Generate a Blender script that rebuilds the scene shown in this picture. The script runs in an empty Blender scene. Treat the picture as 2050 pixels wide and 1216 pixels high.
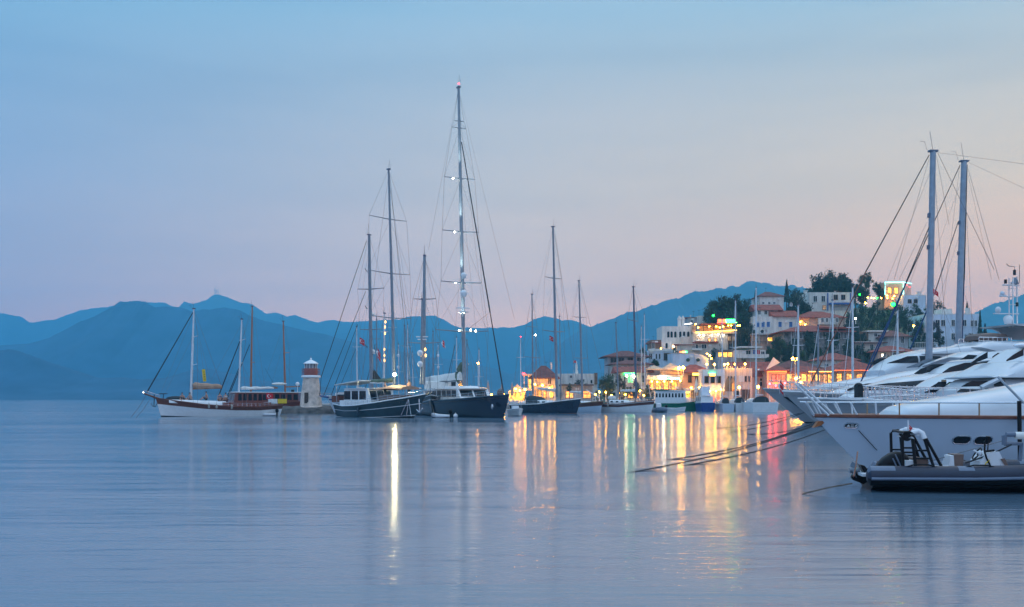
import bpy, bmesh, math, random
from mathutils import Vector, Matrix, noise as mnoise
R = math.radians
SC = bpy.context.scene
COL = SC.collection
rnd = random.Random(7)

# ---------------------------------------------------------------- camera, sky, sun, exposure
EYE = 2.2                       # camera height over the water
FPX, CXP, HYP = 1993.06, 1025.0, 797.0   # photo focal length in its pixels, centre column, horizon row
cam_d = bpy.data.cameras.new('camera'); cam = bpy.data.objects.new('camera', cam_d); COL.objects.link(cam)
cam.location = (0, 0, EYE); cam.rotation_euler = (R(90), 0, 0)
cam_d.sensor_width = 36; cam_d.lens = 35; cam_d.shift_y = 189 / 2050
cam_d.clip_start = .2; cam_d.clip_end = 60000
SC.camera = cam
SC.view_settings.view_transform = 'Standard'; SC.view_settings.look = 'None'
SC.view_settings.exposure = 0; SC.view_settings.gamma = 1
SC.cycles.max_bounces = 6; SC.cycles.diffuse_bounces = 2; SC.cycles.glossy_bounces = 3
SC.cycles.transparent_max_bounces = 6; SC.cycles.volume_bounces = 1
SC.cycles.use_denoising = True
SC.cycles.sample_clamp_indirect = 6

def lin(r, g, b):
    f = lambda c: (c / 255 / 12.92) if c <= 10 else ((c / 255 + .055) / 1.055) ** 2.4
    return (f(r), f(g), f(b), 1)

SUN_EL, SUN_AZ = 3.0, 62.0     # the glow sits low, right of the view
w = bpy.data.worlds.new('World'); SC.world = w; w.use_nodes = True
nt = w.node_tree; nt.nodes.clear()
def N(t, **k):
    n = nt.nodes.new(t)
    for a, v in k.items(): setattr(n, a, v)
    return n
def math_node(op, a, b=None, clamp=False):
    n = N('ShaderNodeMath', operation=op); n.use_clamp = clamp
    for i, v in ((0, a), (1, b)):
        if v is None: continue
        if isinstance(v, (int, float)): n.inputs[i].default_value = v
        else: nt.links.new(v, n.inputs[i])
    return n.outputs[0]
def ramp(fac, stops):
    n = N('ShaderNodeValToRGB'); e = n.color_ramp.elements
    while len(e) > 1: e.remove(e[-1])
    e[0].position = stops[0][0]; e[0].color = stops[0][1]
    for p, c in stops[1:]:
        q = e.new(p); q.color = c
    nt.links.new(fac, n.inputs[0]); return n.outputs[0]
def mixc(fac, a, b, blend='MIX'):
    n = N('ShaderNodeMix', data_type='RGBA', blend_type=blend)
    if isinstance(fac, (int, float)): n.inputs[0].default_value = fac
    else: nt.links.new(fac, n.inputs[0])
    nt.links.new(a, n.inputs[6]); nt.links.new(b, n.inputs[7]); return n.outputs[2]
tc = N('ShaderNodeTexCoord'); sep = N('ShaderNodeSeparateXYZ'); nt.links.new(tc.outputs['Generated'], sep.inputs[0])
el = math_node('MAXIMUM', sep.outputs[2], 0.0)
def lx(c, m): return tuple(u * v for u, v in zip(lin(*c)[:3], m)) + (1,)
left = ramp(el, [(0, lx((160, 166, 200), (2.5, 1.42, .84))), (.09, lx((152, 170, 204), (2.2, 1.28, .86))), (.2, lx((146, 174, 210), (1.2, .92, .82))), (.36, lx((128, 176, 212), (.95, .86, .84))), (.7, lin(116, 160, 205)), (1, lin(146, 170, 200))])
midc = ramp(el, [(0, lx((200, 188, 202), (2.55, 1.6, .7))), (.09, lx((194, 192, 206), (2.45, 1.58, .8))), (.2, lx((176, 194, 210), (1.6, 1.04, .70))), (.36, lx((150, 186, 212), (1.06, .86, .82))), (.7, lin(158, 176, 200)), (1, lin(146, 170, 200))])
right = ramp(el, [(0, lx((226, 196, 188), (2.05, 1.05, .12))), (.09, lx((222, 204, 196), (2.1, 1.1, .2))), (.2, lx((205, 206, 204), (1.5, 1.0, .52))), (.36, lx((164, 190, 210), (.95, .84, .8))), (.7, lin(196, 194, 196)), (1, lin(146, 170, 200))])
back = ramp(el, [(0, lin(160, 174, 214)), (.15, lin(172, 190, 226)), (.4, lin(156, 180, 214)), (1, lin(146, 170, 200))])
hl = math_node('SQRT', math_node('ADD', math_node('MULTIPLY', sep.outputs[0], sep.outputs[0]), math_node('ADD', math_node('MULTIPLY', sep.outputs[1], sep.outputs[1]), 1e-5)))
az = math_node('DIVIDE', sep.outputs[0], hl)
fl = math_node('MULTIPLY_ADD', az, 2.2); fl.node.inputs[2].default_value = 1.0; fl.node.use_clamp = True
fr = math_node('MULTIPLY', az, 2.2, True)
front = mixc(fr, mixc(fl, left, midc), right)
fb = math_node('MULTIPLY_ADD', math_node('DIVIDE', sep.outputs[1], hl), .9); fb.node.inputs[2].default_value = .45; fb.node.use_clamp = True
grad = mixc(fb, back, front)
# thin streaks of high cloud
mp = N('ShaderNodeMapping'); mp.inputs['Scale'].default_value = (1.6, 1.6, 14); mp.inputs['Rotation'].default_value = (R(4), R(-7), 0)
nt.links.new(tc.outputs['Generated'], mp.inputs[0])
nz = N('ShaderNodeTexNoise'); nz.inputs['Scale'].default_value = 1.7; nz.inputs['Detail'].default_value = 5; nz.inputs['Roughness'].default_value = .5
nt.links.new(mp.outputs[0], nz.inputs['Vector'])
cl = ramp(nz.outputs['Fac'], [(.36, (.93, .94, .96, 1)), (.5, (1, 1, 1, 1)), (.68, (1.05, 1.03, 1.02, 1))])
grad = mixc(1.0, grad, cl, 'MULTIPLY')
# sky gain: horizon boost, plus light added overhead, out of view, to brighten hulls
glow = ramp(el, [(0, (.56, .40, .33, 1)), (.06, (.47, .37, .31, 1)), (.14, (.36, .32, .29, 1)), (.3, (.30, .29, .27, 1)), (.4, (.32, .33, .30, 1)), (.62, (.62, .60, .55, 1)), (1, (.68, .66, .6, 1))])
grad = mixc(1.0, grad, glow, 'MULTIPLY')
sky = N('ShaderNodeTexSky', sky_type='NISHITA'); sky.sun_disc = False
sky.sun_elevation = R(SUN_EL); sky.sun_rotation = R(SUN_AZ); sky.air_density = 1.0; sky.dust_density = 2.0; sky.ozone_density = 3.0
b1 = N('ShaderNodeBackground'); b1.inputs[1].default_value = .05; nt.links.new(sky.outputs[0], b1.inputs[0])
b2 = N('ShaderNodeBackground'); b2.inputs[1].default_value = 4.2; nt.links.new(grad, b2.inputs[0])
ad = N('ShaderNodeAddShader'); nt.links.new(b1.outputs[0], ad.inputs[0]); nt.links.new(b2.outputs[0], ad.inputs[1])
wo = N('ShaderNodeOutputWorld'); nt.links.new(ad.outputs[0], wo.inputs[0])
w.cycles.sampling_method = 'AUTOMATIC'

sun_d = bpy.data.lights.new('sun', 'SUN'); sun = bpy.data.objects.new('sun', sun_d); COL.objects.link(sun)
sun_d.energy = .5; sun_d.angle = R(14); sun_d.color = (1, .8, .66)
sun.rotation_euler = (R(90 - SUN_EL), 0, R(180 - SUN_AZ))

# ---------------------------------------------------------------- helpers
def P(x, y, d):                 # a place d metres ahead that shows at photo pixel (x, y)
    return Vector(((x - CXP) / FPX * d, d, EYE + (HYP - y) / FPX * d))
def lerp(a, b, t): return a + (b - a) * t
def interp(pts, x):
    if x <= pts[0][0]: return pts[0][1]
    for (a, va), (b, vb) in zip(pts, pts[1:]):
        if x <= b: return va + (vb - va) * (x - a) / max(b - a, 1e-9)
    return pts[-1][1]
def sstep(a, b, x):
    t = min(1, max(0, (x - a) / (b - a))); return t * t * (3 - 2 * t)

MATS = {}
def mat(name, col, rough=.55, metal=0., var=.15, scale=2.5, bump=0., bscale=12., emit=None, estr=0., coat=0., stretch=None):
    m = bpy.data.materials.new(name); m.use_nodes = True; t = m.node_tree; L = t.links.new
    b = t.nodes['Principled BSDF']; b.inputs['Roughness'].default_value = rough; b.inputs['Metallic'].default_value = metal
    if coat: b.inputs['Coat Weight'].default_value = coat; b.inputs['Coat Roughness'].default_value = .08
    c = t.nodes.new('ShaderNodeTexCoord'); src = c.outputs['Object']
    if stretch:
        mp = t.nodes.new('ShaderNodeMapping'); mp.inputs['Scale'].default_value = stretch; L(src, mp.inputs[0]); src = mp.outputs[0]
    n = t.nodes.new('ShaderNodeTexNoise'); n.inputs['Scale'].default_value = scale; n.inputs['Detail'].default_value = 6; L(src, n.inputs['Vector'])
    r = t.nodes.new('ShaderNodeValToRGB'); e = r.color_ramp.elements
    e[0].position = .3; e[1].position = .7
    e[0].color = tuple(max(0, v * (1 - var)) for v in col[:3]) + (1,); e[1].color = tuple(min(1, v * (1 + var)) for v in col[:3]) + (1,)
    L(n.outputs['Fac'], r.inputs[0]); L(r.outputs[0], b.inputs['Base Color'])
    if bump:
        n2 = t.nodes.new('ShaderNodeTexNoise'); n2.inputs['Scale'].default_value = bscale; n2.inputs['Detail'].default_value = 5; L(src, n2.inputs['Vector'])
        bp = t.nodes.new('ShaderNodeBump'); bp.inputs['Strength'].default_value = bump; bp.inputs['Distance'].default_value = .1
        L(n2.outputs['Fac'], bp.inputs['Height']); L(bp.outputs[0], b.inputs['Normal'])
    if emit:
        b.inputs['Emission Color'].default_value = tuple(emit) + (1,); b.inputs['Emission Strength'].default_value = estr
    MATS[name] = m; return m
def lit(name, col, s):          # a glowing surface: bulbs, tubes, lit panes
    return mat(name, (.25, .22, .18), .4, 0, .05, emit=col, estr=s)

class MB:                       # collects shapes for ONE mesh object
    def __init__(s): s.v = []; s.f = []; s.mi = []
    def add(s, vs, fs, mi=0):
        o = len(s.v); s.v += [tuple(v) for v in vs]; s.f += [tuple(i + o for i in f) for f in fs]; s.mi += [mi] * len(fs)
    def box(s, c, size, mi=0, rz=0., m=None):
        x, y, z = (k / 2 for k in size)
        vs = [Vector((a * x, b * y, d * z)) for a in (-1, 1) for b in (-1, 1) for d in (-1, 1)]
        mm = m if m else Matrix.Rotation(rz, 3, 'Z')
        vs = [mm @ v + Vector(c) for v in vs]
        s.add(vs, [(0, 1, 3, 2), (4, 6, 7, 5), (0, 4, 5, 1), (2, 3, 7, 6), (0, 2, 6, 4), (1, 5, 7, 3)], mi)
    def tube(s, pts, r, n=6, mi=0, cap=True):
        pts = [Vector(p) for p in pts]; k = len(pts); rs = r if isinstance(r, (list, tuple)) else [r] * k
        vs, fs = [], []
        for i, p in enumerate(pts):
            t = (pts[min(i + 1, k - 1)] - pts[max(i - 1, 0)]).normalized()
            u = t.cross(Vector((0, 0, 1)) if abs(t.z) < .9 else Vector((1, 0, 0))).normalized(); q = t.cross(u)
            for j in range(n):
                a = 2 * math.pi * j / n; vs.append(p + (u * math.cos(a) + q * math.sin(a)) * rs[i])
        for i in range(k - 1):
            for j in range(n):
                a, b = i * n + j, i * n + (j + 1) % n; fs.append((a, b, b + n, a + n))
        if cap: fs += [tuple(range(n))[::-1], tuple(range((k - 1) * n, k * n))]
        s.add(vs, fs, mi)
    def lathe(s, prof, n=20, mi=0, c=(0, 0, 0)):
        vs, fs = [], []; k = len(prof)
        for r, z in prof:
            for j in range(n):
                a = 2 * math.pi * j / n; vs.append((c[0] + r * math.cos(a), c[1] + r * math.sin(a), c[2] + z))
        for i in range(k - 1):
            for j in range(n):
                a, b = i * n + j, i * n + (j + 1) % n; fs.append((a, b, b + n, a + n))
        fs += [tuple(range(n))[::-1], tuple(range((k - 1) * n, k * n))]
        s.add(vs, fs, mi)
    def ball(s, c, r, mi=0, n=12, sq=(1, 1, 1)):
        pr = [(max(.001, math.sin(math.pi * i / 8)) * r, -math.cos(math.pi * i / 8) * r) for i in range(9)]
        o = len(s.v); s.lathe(pr, n, mi)
        for i in range(o, len(s.v)):
            v = s.v[i]; s.v[i] = (c[0] + v[0] * sq[0], c[1] + v[1] * sq[1], c[2] + v[2] * sq[2])
    def prism(s, poly, y0, y1, mi=0):        # polygon in x,z pushed from y0 to y1
        n = len(poly); vs = [(x, y0, z) for x, z in poly] + [(x, y1, z) for x, z in poly]
        fs = [tuple(range(n)), tuple(range(n, 2 * n))[::-1]] + [(i + n, (i + 1) % n + n, (i + 1) % n, i) for i in range(n)]
        s.add(vs, fs, mi)
    def build(s, name, m, parent=None, smooth=False, loc=None):
        me = bpy.data.meshes.new(name); me.from_pydata(s.v, [], s.f)
        for k in (m if isinstance(m, (list, tuple)) else [m]): me.materials.append(MATS[k] if isinstance(k, str) else k)
        if any(s.mi): me.polygons.foreach_set('material_index', s.mi)
        bm = bmesh.new(); bm.from_mesh(me); bmesh.ops.recalc_face_normals(bm, faces=bm.faces); bm.to_mesh(me); bm.free()
        if smooth:
            me.polygons.foreach_set('use_smooth', [True] * len(me.polygons))
            try: me.set_sharp_from_angle(angle=R(40))
            except Exception: pass
        o = bpy.data.objects.new(name, me); COL.objects.link(o)
        if parent: o.parent = parent
        if loc is not None: o.location = loc
        return o
def tag(o, label, cat, group=None, kind=None):
    if label: o['label'] = label
    if cat: o['category'] = cat
    if group: o['group'] = group
    if kind: o['kind'] = kind
    return o
def thing(name, label, cat, loc=(0, 0, 0), rz=0., group=None):
    o = bpy.data.objects.new(name, None); COL.objects.link(o); o.empty_display_size = .2
    o.location = loc; o.rotation_euler = (0, 0, rz); return tag(o, label, cat, group)
def copy_tree(o, parent=None):
    c = o.copy(); COL.objects.link(c); c.parent = parent
    for ch in list(o.children): copy_tree(ch, c)
    return c
def bar(name, a, b, r, m, parent, n=6, r2=None):
    q = MB(); q.tube([a, b], [r, r if r2 is None else r2], n); return q.build(name, m, parent, smooth=True)

# ---------------------------------------------------------------- materials
mat('white_paint', (.74, .76, .78), .35, var=.05, coat=.3)
mat('gelcoat', (.58, .62, .67), .22, var=.03, scale=.6, coat=.4)
mat('grey_hull', (.36, .38, .41), .25, var=.04, scale=.5, coat=.4)
mat('pale_hull', (.52, .60, .70), .25, var=.04, scale=.5, coat=.3)
mat('navy_hull', (.012, .016, .04), .22, var=.3, scale=.8, coat=.5)
mat('dark_hull', (.016, .035, .05), .3, var=.3, scale=.8, coat=.4)
mat('blue_hull', (.02, .06, .25), .3, var=.2)
mat('green_hull', (.01, .16, .09), .35, var=.2)
mat('antifoul', (.015, .014, .02), .6)
mat('brown_wood', (.15, .045, .025), .4, var=.35, scale=3, stretch=(.4, 4, 6))
mat('red_wood', (.17, .035, .022), .35, var=.3, scale=3, coat=.3, stretch=(.4, 4, 6))
mat('mast_wood', (.34, .13, .05), .4, var=.25, scale=3, stretch=(6, 6, .6))
mat('teak', (.30, .19, .11), .6, var=.25, scale=4, stretch=(.5, 8, 1))
mat('mast_white', (.62, .65, .70), .35, var=.08)
mat('mast_grey', (.20, .24, .29), .4, .3, var=.15)
mat('mast_dark', (.10, .13, .19), .4, .3, var=.2)
mat('steel', (.60, .62, .66), .22, .9, var=.08)
mat('mast_pale', (.27, .32, .39), .4, .2, var=.12)
mat('wire', (.16, .17, .19), .4, .4, var=.1)
mat('dark_rope', (.018, .022, .03), .8, var=.2)
mat('blue_sail', (.012, .045, .13), .8, var=.2)
mat('rope', (.12, .10, .085), .9, var=.3, scale=20)
mat('glass', (.010, .013, .020), .12, var=.2); MATS['glass'].node_tree.nodes['Principled BSDF'].inputs['Specular IOR Level'].default_value = .3
mat('smoke_glass', (.16, .19, .23), .12, var=.1)
mat('canvas_white', (.68, .68, .66), .85, var=.1, bump=.3, bscale=5)
mat('canvas_tan', (.42, .27, .19), .85, var=.15, bump=.4, bscale=4)
mat('canvas_green', (.10, .15, .11), .85, var=.3, bump=.6, bscale=4)
mat('canvas_dark', (.02, .028, .035), .8, var=.2, bump=.3)
mat('rubber_black', (.007, .007, .010), .45, var=.2)
mat('rubber_blue', (.011, .020, .046), .5, var=.15)
MATS['rubber_black'].node_tree.nodes['Principled BSDF'].inputs['Specular IOR Level'].default_value = .18
mat('rubber_grey', (.12, .16, .23), .55, var=.1)
mat('vinyl_white', (.62, .65, .70), .4, var=.06)
mat('leather_brown', (.14, .09, .075), .5, var=.2)
mat('flag_red', (.55, .015, .025), .8, var=.1)
mat('flag_white', (.8, .8, .8), .8, var=.03)
mat('banner_yellow', (.72, .50, .02), .7, var=.08)
mat('banner_ink', (.35, .20, .01), .7)
mat('fender', (.35, .33, .30), .6, var=.2)
mat('fender_dark', (.02, .04, .06), .6)
mat('orange', (.30, .10, .03), .5, var=.25)
mat('skin', (.45, .25, .18), .6, var=.08)
mat('hair', (.03, .02, .015), .7)
mat('shirt_red', (.35, .05, .04), .8); mat('shirt_blue', (.06, .09, .2), .8); mat('shirt_pale', (.5, .5, .52), .8); mat('shirt_dark', (.03, .03, .035), .8)
mat('stone', (.62, .50, .43), .9, var=.3, scale=1.6, bump=.6, bscale=4)
mat('rock', (.09, .08, .075), .9, var=.6, scale=1.4, bump=1., bscale=2.5)
mat('lighthouse_red', (.30, .075, .06), .5, var=.15)
mat('concrete', (.28, .26, .24), .85, var=.2, bump=.3)
mat('plaster_white', (.66, .63, .59), .8, var=.17, scale=.9, bump=.15, bscale=6, stretch=(1.6, 1.6, .35))
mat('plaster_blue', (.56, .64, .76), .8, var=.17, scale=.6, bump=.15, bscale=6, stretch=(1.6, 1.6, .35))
mat('plaster_cream', (.62, .54, .47), .8, var=.17, scale=.7, bump=.15, stretch=(1.6, 1.6, .35))
mat('plaster_pink', (.55, .38, .31), .8, var=.17, scale=.7, bump=.15, stretch=(1.6, 1.6, .35))
mat('plaster_grey', (.42, .42, .44), .8, var=.17, scale=.7, bump=.15, stretch=(1.6, 1.6, .35))
mat('timber_dark', (.06, .035, .025), .7, var=.3)
mat('timber', (.22, .12, .07), .7, var=.3)
mat('shutter_blue', (.035, .12, .33), .6, var=.1)
mat('trim_blue', (.03, .10, .36), .6, var=.1)
mat('frame_white', (.72, .72, .72), .5, var=.05)
mat('foliage_a', (.026, .050, .032), .7, var=.5, scale=.8)
mat('foliage_b', (.045, .090, .040), .7, var=.45, scale=.8)
mat('foliage_c', (.020, .040, .034), .7, var=.5, scale=.8)
mat('foliage_wine', (.04, .022, .028), .7, var=.4, scale=.8)
mat('bark', (.07, .05, .04), .9, var=.3, bump=.6)
mat('umbrella_tan', (.50, .26, .12), .8, var=.15, bump=.3)
mat('canopy_peach', (.72, .45, .28), .8, var=.08)
mat('iron', (.03, .03, .035), .5, .5)
lit('bulb_warm', (1., .41, .022), 125); lit('bulb_mast', (1., .45, .08), 8); lit('bulb_white', (1., .88, .62), 60); lit('flood', (1., .86, .45), 430)
lit('bulb_green', (.002, 1., .035), 20); lit('neon_yellow', (1., .50, .05), 9); lit('neon_orange', (1., .15, .02), 4.5)
lit('neon_red', (1., .04, .02), 14); lit('neon_green', (.03, 1., .16), 12); lit('neon_cyan', (.25, 1., .95), 5)
lit('neon_white', (1., .95, .85), 6); lit('pane_warm', (1., .34, .04), 2.6); lit('pane_yellow', (1., .46, .05), 3.4)
lit('pane_red', (1., .07, .05), 2.4); lit('pane_dim', (1., .5, .16), .4); lit('pane_green', (.05, 1., .25), 2.); lit('lamp_red', (1., .02, .03), 16); lit('red_glow', (1., .015, .02), 60)

for n_ in ('pane_warm', 'pane_yellow', 'pane_red', 'pane_green', 'pane_dim'):   # rooms behind lit panes are uneven
    m_ = MATS[n_]; t_ = m_.node_tree; b_ = t_.nodes['Principled BSDF']; c_ = t_.nodes.new('ShaderNodeTexCoord'); q_ = t_.nodes.new('ShaderNodeTexNoise'); q_.inputs['Scale'].default_value = 1.9; q_.inputs['Detail'].default_value = 3
    g_ = t_.nodes.new('ShaderNodeMapRange'); g_.inputs[1].default_value = .36; g_.inputs[2].default_value = .62; g_.inputs[3].default_value = b_.inputs['Emission Strength'].default_value * .12; g_.inputs[4].default_value = b_.inputs['Emission Strength'].default_value * 1.4
    t_.links.new(c_.outputs['Object'], q_.inputs['Vector']); t_.links.new(q_.outputs['Fac'], g_.inputs[0]); t_.links.new(g_.outputs[0], b_.inputs['Emission Strength'])

def tile_mat(name, col):
    m = mat(name, col, .8, var=.35, scale=1.3); t = m.node_tree; b = t.nodes['Principled BSDF']
    c = t.nodes.new('ShaderNodeTexCoord'); wv = t.nodes.new('ShaderNodeTexWave'); wv.bands_direction = 'X'; wv.inputs['Scale'].default_value = 1.1
    wv.inputs['Distortion'].default_value = .6; t.links.new(c.outputs['Object'], wv.inputs['Vector'])
    bp = t.nodes.new('ShaderNodeBump'); bp.inputs['Strength'].default_value = .8; bp.inputs['Distance'].default_value = .12
    t.links.new(wv.outputs['Fac'], bp.inputs['Height']); t.links.new(bp.outputs[0], b.inputs['Normal'])
tile_mat('tiles', (.33, .075, .05)); tile_mat('tiles_dark', (.19, .06, .05)); tile_mat('tiles_grey', (.16, .13, .13))

def stone_wall():
    m = mat('stone_wall', (.22, .20, .19), .9); t = m.node_tree; b = t.nodes['Principled BSDF']
    c = t.nodes.new('ShaderNodeTexCoord'); v = t.nodes.new('ShaderNodeTexVoronoi'); v.inputs['Scale'].default_value = 1.7
    t.links.new(c.outputs['Object'], v.inputs['Vector']); r = t.nodes.new('ShaderNodeValToRGB'); e = r.color_ramp.elements
    e[0].color = (.10, .09, .09, 1); e[1].color = (.34, .30, .29, 1); t.links.new(v.outputs['Color'], r.inputs[0]); t.links.new(r.outputs[0], b.inputs['Base Color'])
    bp = t.nodes.new('ShaderNodeBump'); bp.inputs['Strength'].default_value = .6; t.links.new(v.outputs['Distance'], bp.inputs['Height']); t.links.new(bp.outputs[0], b.inputs['Normal'])
stone_wall()

# ---------------------------------------------------------------- water
def water():
    m = bpy.data.materials.new('sea_water'); m.use_nodes = True; t = m.node_tree; L = t.links.new
    b = t.nodes['Principled BSDF']; b.inputs['Base Color'].default_value = (.10, .165, .235, 1)
    b.inputs['Roughness'].default_value = .17; b.inputs['IOR'].default_value = 1.7
    c = t.nodes.new('ShaderNodeTexCoord')
    hs = []
    for sc, det, dist in (((.55, 3.6, 1), 5, .014), ((.07, .4, 1), 4, .05)):
        mp = t.nodes.new('ShaderNodeMapping'); mp.inputs['Scale'].default_value = sc; L(c.outputs['Object'], mp.inputs[0])
        n = t.nodes.new('ShaderNodeTexNoise'); n.inputs['Scale'].default_value = 1; n.inputs['Detail'].default_value = det; L(mp.outputs[0], n.inputs['Vector'])
        k = t.nodes.new('ShaderNodeMath'); k.operation = 'MULTIPLY'; k.inputs[1].default_value = dist; L(n.outputs['Fac'], k.inputs[0]); hs.append(k)
    a = t.nodes.new('ShaderNodeMath'); a.operation = 'ADD'; L(hs[0].outputs[0], a.inputs[0]); L(hs[1].outputs[0], a.inputs[1])
    bp = t.nodes.new('ShaderNodeBump'); bp.inputs['Strength'].default_value = 1; bp.inputs['Distance'].default_value = 1
    L(a.outputs[0], bp.inputs['Height']); L(bp.outputs[0], b.inputs['Normal'])
    # patches of ruffled and calm water
    mp = t.nodes.new('ShaderNodeMapping'); mp.inputs['Scale'].default_value = (.02, .09, 1); L(c.outputs['Object'], mp.inputs[0])
    n = t.nodes.new('ShaderNodeTexNoise'); n.inputs['Scale'].default_value = 1; n.inputs['Detail'].default_value = 4; L(mp.outputs[0], n.inputs['Vector'])
    mr = t.nodes.new('ShaderNodeMapRange'); mr.inputs[1].default_value = .3; mr.inputs[2].default_value = .7; mr.inputs[3].default_value = .08; mr.inputs[4].default_value = .18
    L(n.outputs['Fac'], mr.inputs[0]); L(mr.outputs[0], b.inputs['Roughness'])
    MATS['sea_water'] = m
    q = MB(); xs = [-24000, -3000, -400, -60, 60, 400, 3000, 24000]; ys = [-1500, -60, 30, 120, 400, 3000, 24000]
    for i in range(len(xs) - 1):
        for j in range(len(ys) - 1):
            q.add([(xs[i], ys[j], 0), (xs[i + 1], ys[j], 0), (xs[i + 1], ys[j + 1], 0), (xs[i], ys[j + 1], 0)], [(0, 1, 2, 3)])
    bm_o = q.build('water', 'sea_water'); tag(bm_o, 'calm blue harbour water', 'water', kind='structure')
water()

# ---------------------------------------------------------------- mountains
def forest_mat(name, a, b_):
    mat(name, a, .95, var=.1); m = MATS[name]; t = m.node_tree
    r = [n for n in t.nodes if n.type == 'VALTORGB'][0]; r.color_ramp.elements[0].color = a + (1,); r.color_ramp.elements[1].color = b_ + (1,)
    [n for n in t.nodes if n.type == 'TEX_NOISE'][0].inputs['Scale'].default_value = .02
forest_mat('hazed_forest', (.004, .045, .10), (.02, .09, .18))  # haze and dusk blue is put into the base colour of the woods
def mountain(label, d, prof, wf, wb, rough=.03, seed=0, step=2.5, extra=0):
    q = MB(); x0, x1 = prof[0][0], prof[-1][0]; n = int((x1 - x0) / step); vs = []
    rows = [(-wf, 0)] + [(-wf * (1 - k / 14), (k / 14)) for k in range(1, 15)] + [(wb * .25, .82), (wb * .6, .4), (wb, 0)]
    for i in range(n + 1):
        px = x0 + (x1 - x0) * i / n; zc = max(.5, (HYP - interp(prof, px)) / FPX * d + EYE)
        X0 = (px - CXP) / FPX
        jag = 1 + rough * (mnoise.fractal(Vector((px * .035 + seed, seed, 0)), 1, 2, 4)) * .6 + rough * .42 * max(0, mnoise.fractal(Vector((px * .42 + seed, 3, 0)), 1, 2, 3))
        for dy, s in rows:
            Y = d + dy; X = X0 * d
            rib = mnoise.fractal(Vector((X / d * 14 + seed, dy / wf * 2.2 + seed * 3, 1)), 1, 2, 5)
            f = s ** 1.15 * (1 - .30 * (1 - s) * (1 + rib)) if dy < 0 else s
            z = zc * f * (jag if s > .9 else 1) - (2 if s == 0 else 0)
            vs.append((X, Y, z))
    k = len(rows); fs = [(i * k + j, (i + 1) * k + j, (i + 1) * k + j + 1, i * k + j + 1) for i in range(n) for j in range(k - 1)]
    q.add(vs, fs); o = q.build('mountain', 'hazed_forest', smooth=True); tag(o, label, 'mountain', 'wooded mountains round the bay', 'structure'); return o
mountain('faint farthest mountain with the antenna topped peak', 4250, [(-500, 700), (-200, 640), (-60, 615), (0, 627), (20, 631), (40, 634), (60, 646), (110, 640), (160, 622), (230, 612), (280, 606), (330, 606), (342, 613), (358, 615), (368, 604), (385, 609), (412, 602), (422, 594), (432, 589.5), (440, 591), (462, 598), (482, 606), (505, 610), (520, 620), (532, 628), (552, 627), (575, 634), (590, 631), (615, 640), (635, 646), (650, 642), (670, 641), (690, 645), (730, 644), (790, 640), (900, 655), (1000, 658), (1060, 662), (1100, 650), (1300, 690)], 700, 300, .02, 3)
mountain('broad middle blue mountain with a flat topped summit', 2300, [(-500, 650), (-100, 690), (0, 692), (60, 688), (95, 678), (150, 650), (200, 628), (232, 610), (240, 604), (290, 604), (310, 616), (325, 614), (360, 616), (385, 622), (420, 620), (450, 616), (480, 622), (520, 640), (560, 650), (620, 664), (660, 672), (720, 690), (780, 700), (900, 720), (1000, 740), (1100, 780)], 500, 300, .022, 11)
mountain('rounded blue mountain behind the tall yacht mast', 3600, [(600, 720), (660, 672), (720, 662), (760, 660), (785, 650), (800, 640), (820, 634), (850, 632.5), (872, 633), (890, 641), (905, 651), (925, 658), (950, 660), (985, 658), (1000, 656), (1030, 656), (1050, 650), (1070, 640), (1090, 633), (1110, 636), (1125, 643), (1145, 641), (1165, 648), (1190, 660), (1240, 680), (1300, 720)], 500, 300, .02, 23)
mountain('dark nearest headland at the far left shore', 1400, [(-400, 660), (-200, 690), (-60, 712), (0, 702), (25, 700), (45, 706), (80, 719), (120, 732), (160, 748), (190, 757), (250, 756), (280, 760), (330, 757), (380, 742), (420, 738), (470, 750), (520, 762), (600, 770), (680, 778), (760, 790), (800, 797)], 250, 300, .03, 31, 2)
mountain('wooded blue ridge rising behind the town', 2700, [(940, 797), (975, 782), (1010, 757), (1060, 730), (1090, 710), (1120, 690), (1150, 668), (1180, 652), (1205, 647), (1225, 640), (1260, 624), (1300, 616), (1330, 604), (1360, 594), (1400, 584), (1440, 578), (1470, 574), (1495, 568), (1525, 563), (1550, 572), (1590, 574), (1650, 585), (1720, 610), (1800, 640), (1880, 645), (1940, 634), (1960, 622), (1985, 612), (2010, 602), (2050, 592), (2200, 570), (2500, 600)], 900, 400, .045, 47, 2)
for i, (px, h) in enumerate(((430, 14), (433, 9), (437, 12))):
    p = P(px, 590.5, 4250); q = MB(); q.tube([(0, 0, -20), (0, 0, h * 2.4)], [2.0, 1.1], 5); q.box((0, 0, h * 1.8), (6, 2, 2)); q.box((0, 0, h * 1.2), (5, 2, 2))
    o = q.build('radio_mast', 'mast_grey', loc=p); tag(o, ('left and tallest radio mast on the mountain peak', 'short radio mast between two others on the mountain peak', 'right radio mast on the mountain peak')[i], 'radio mast', 'radio masts on the peak')
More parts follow.
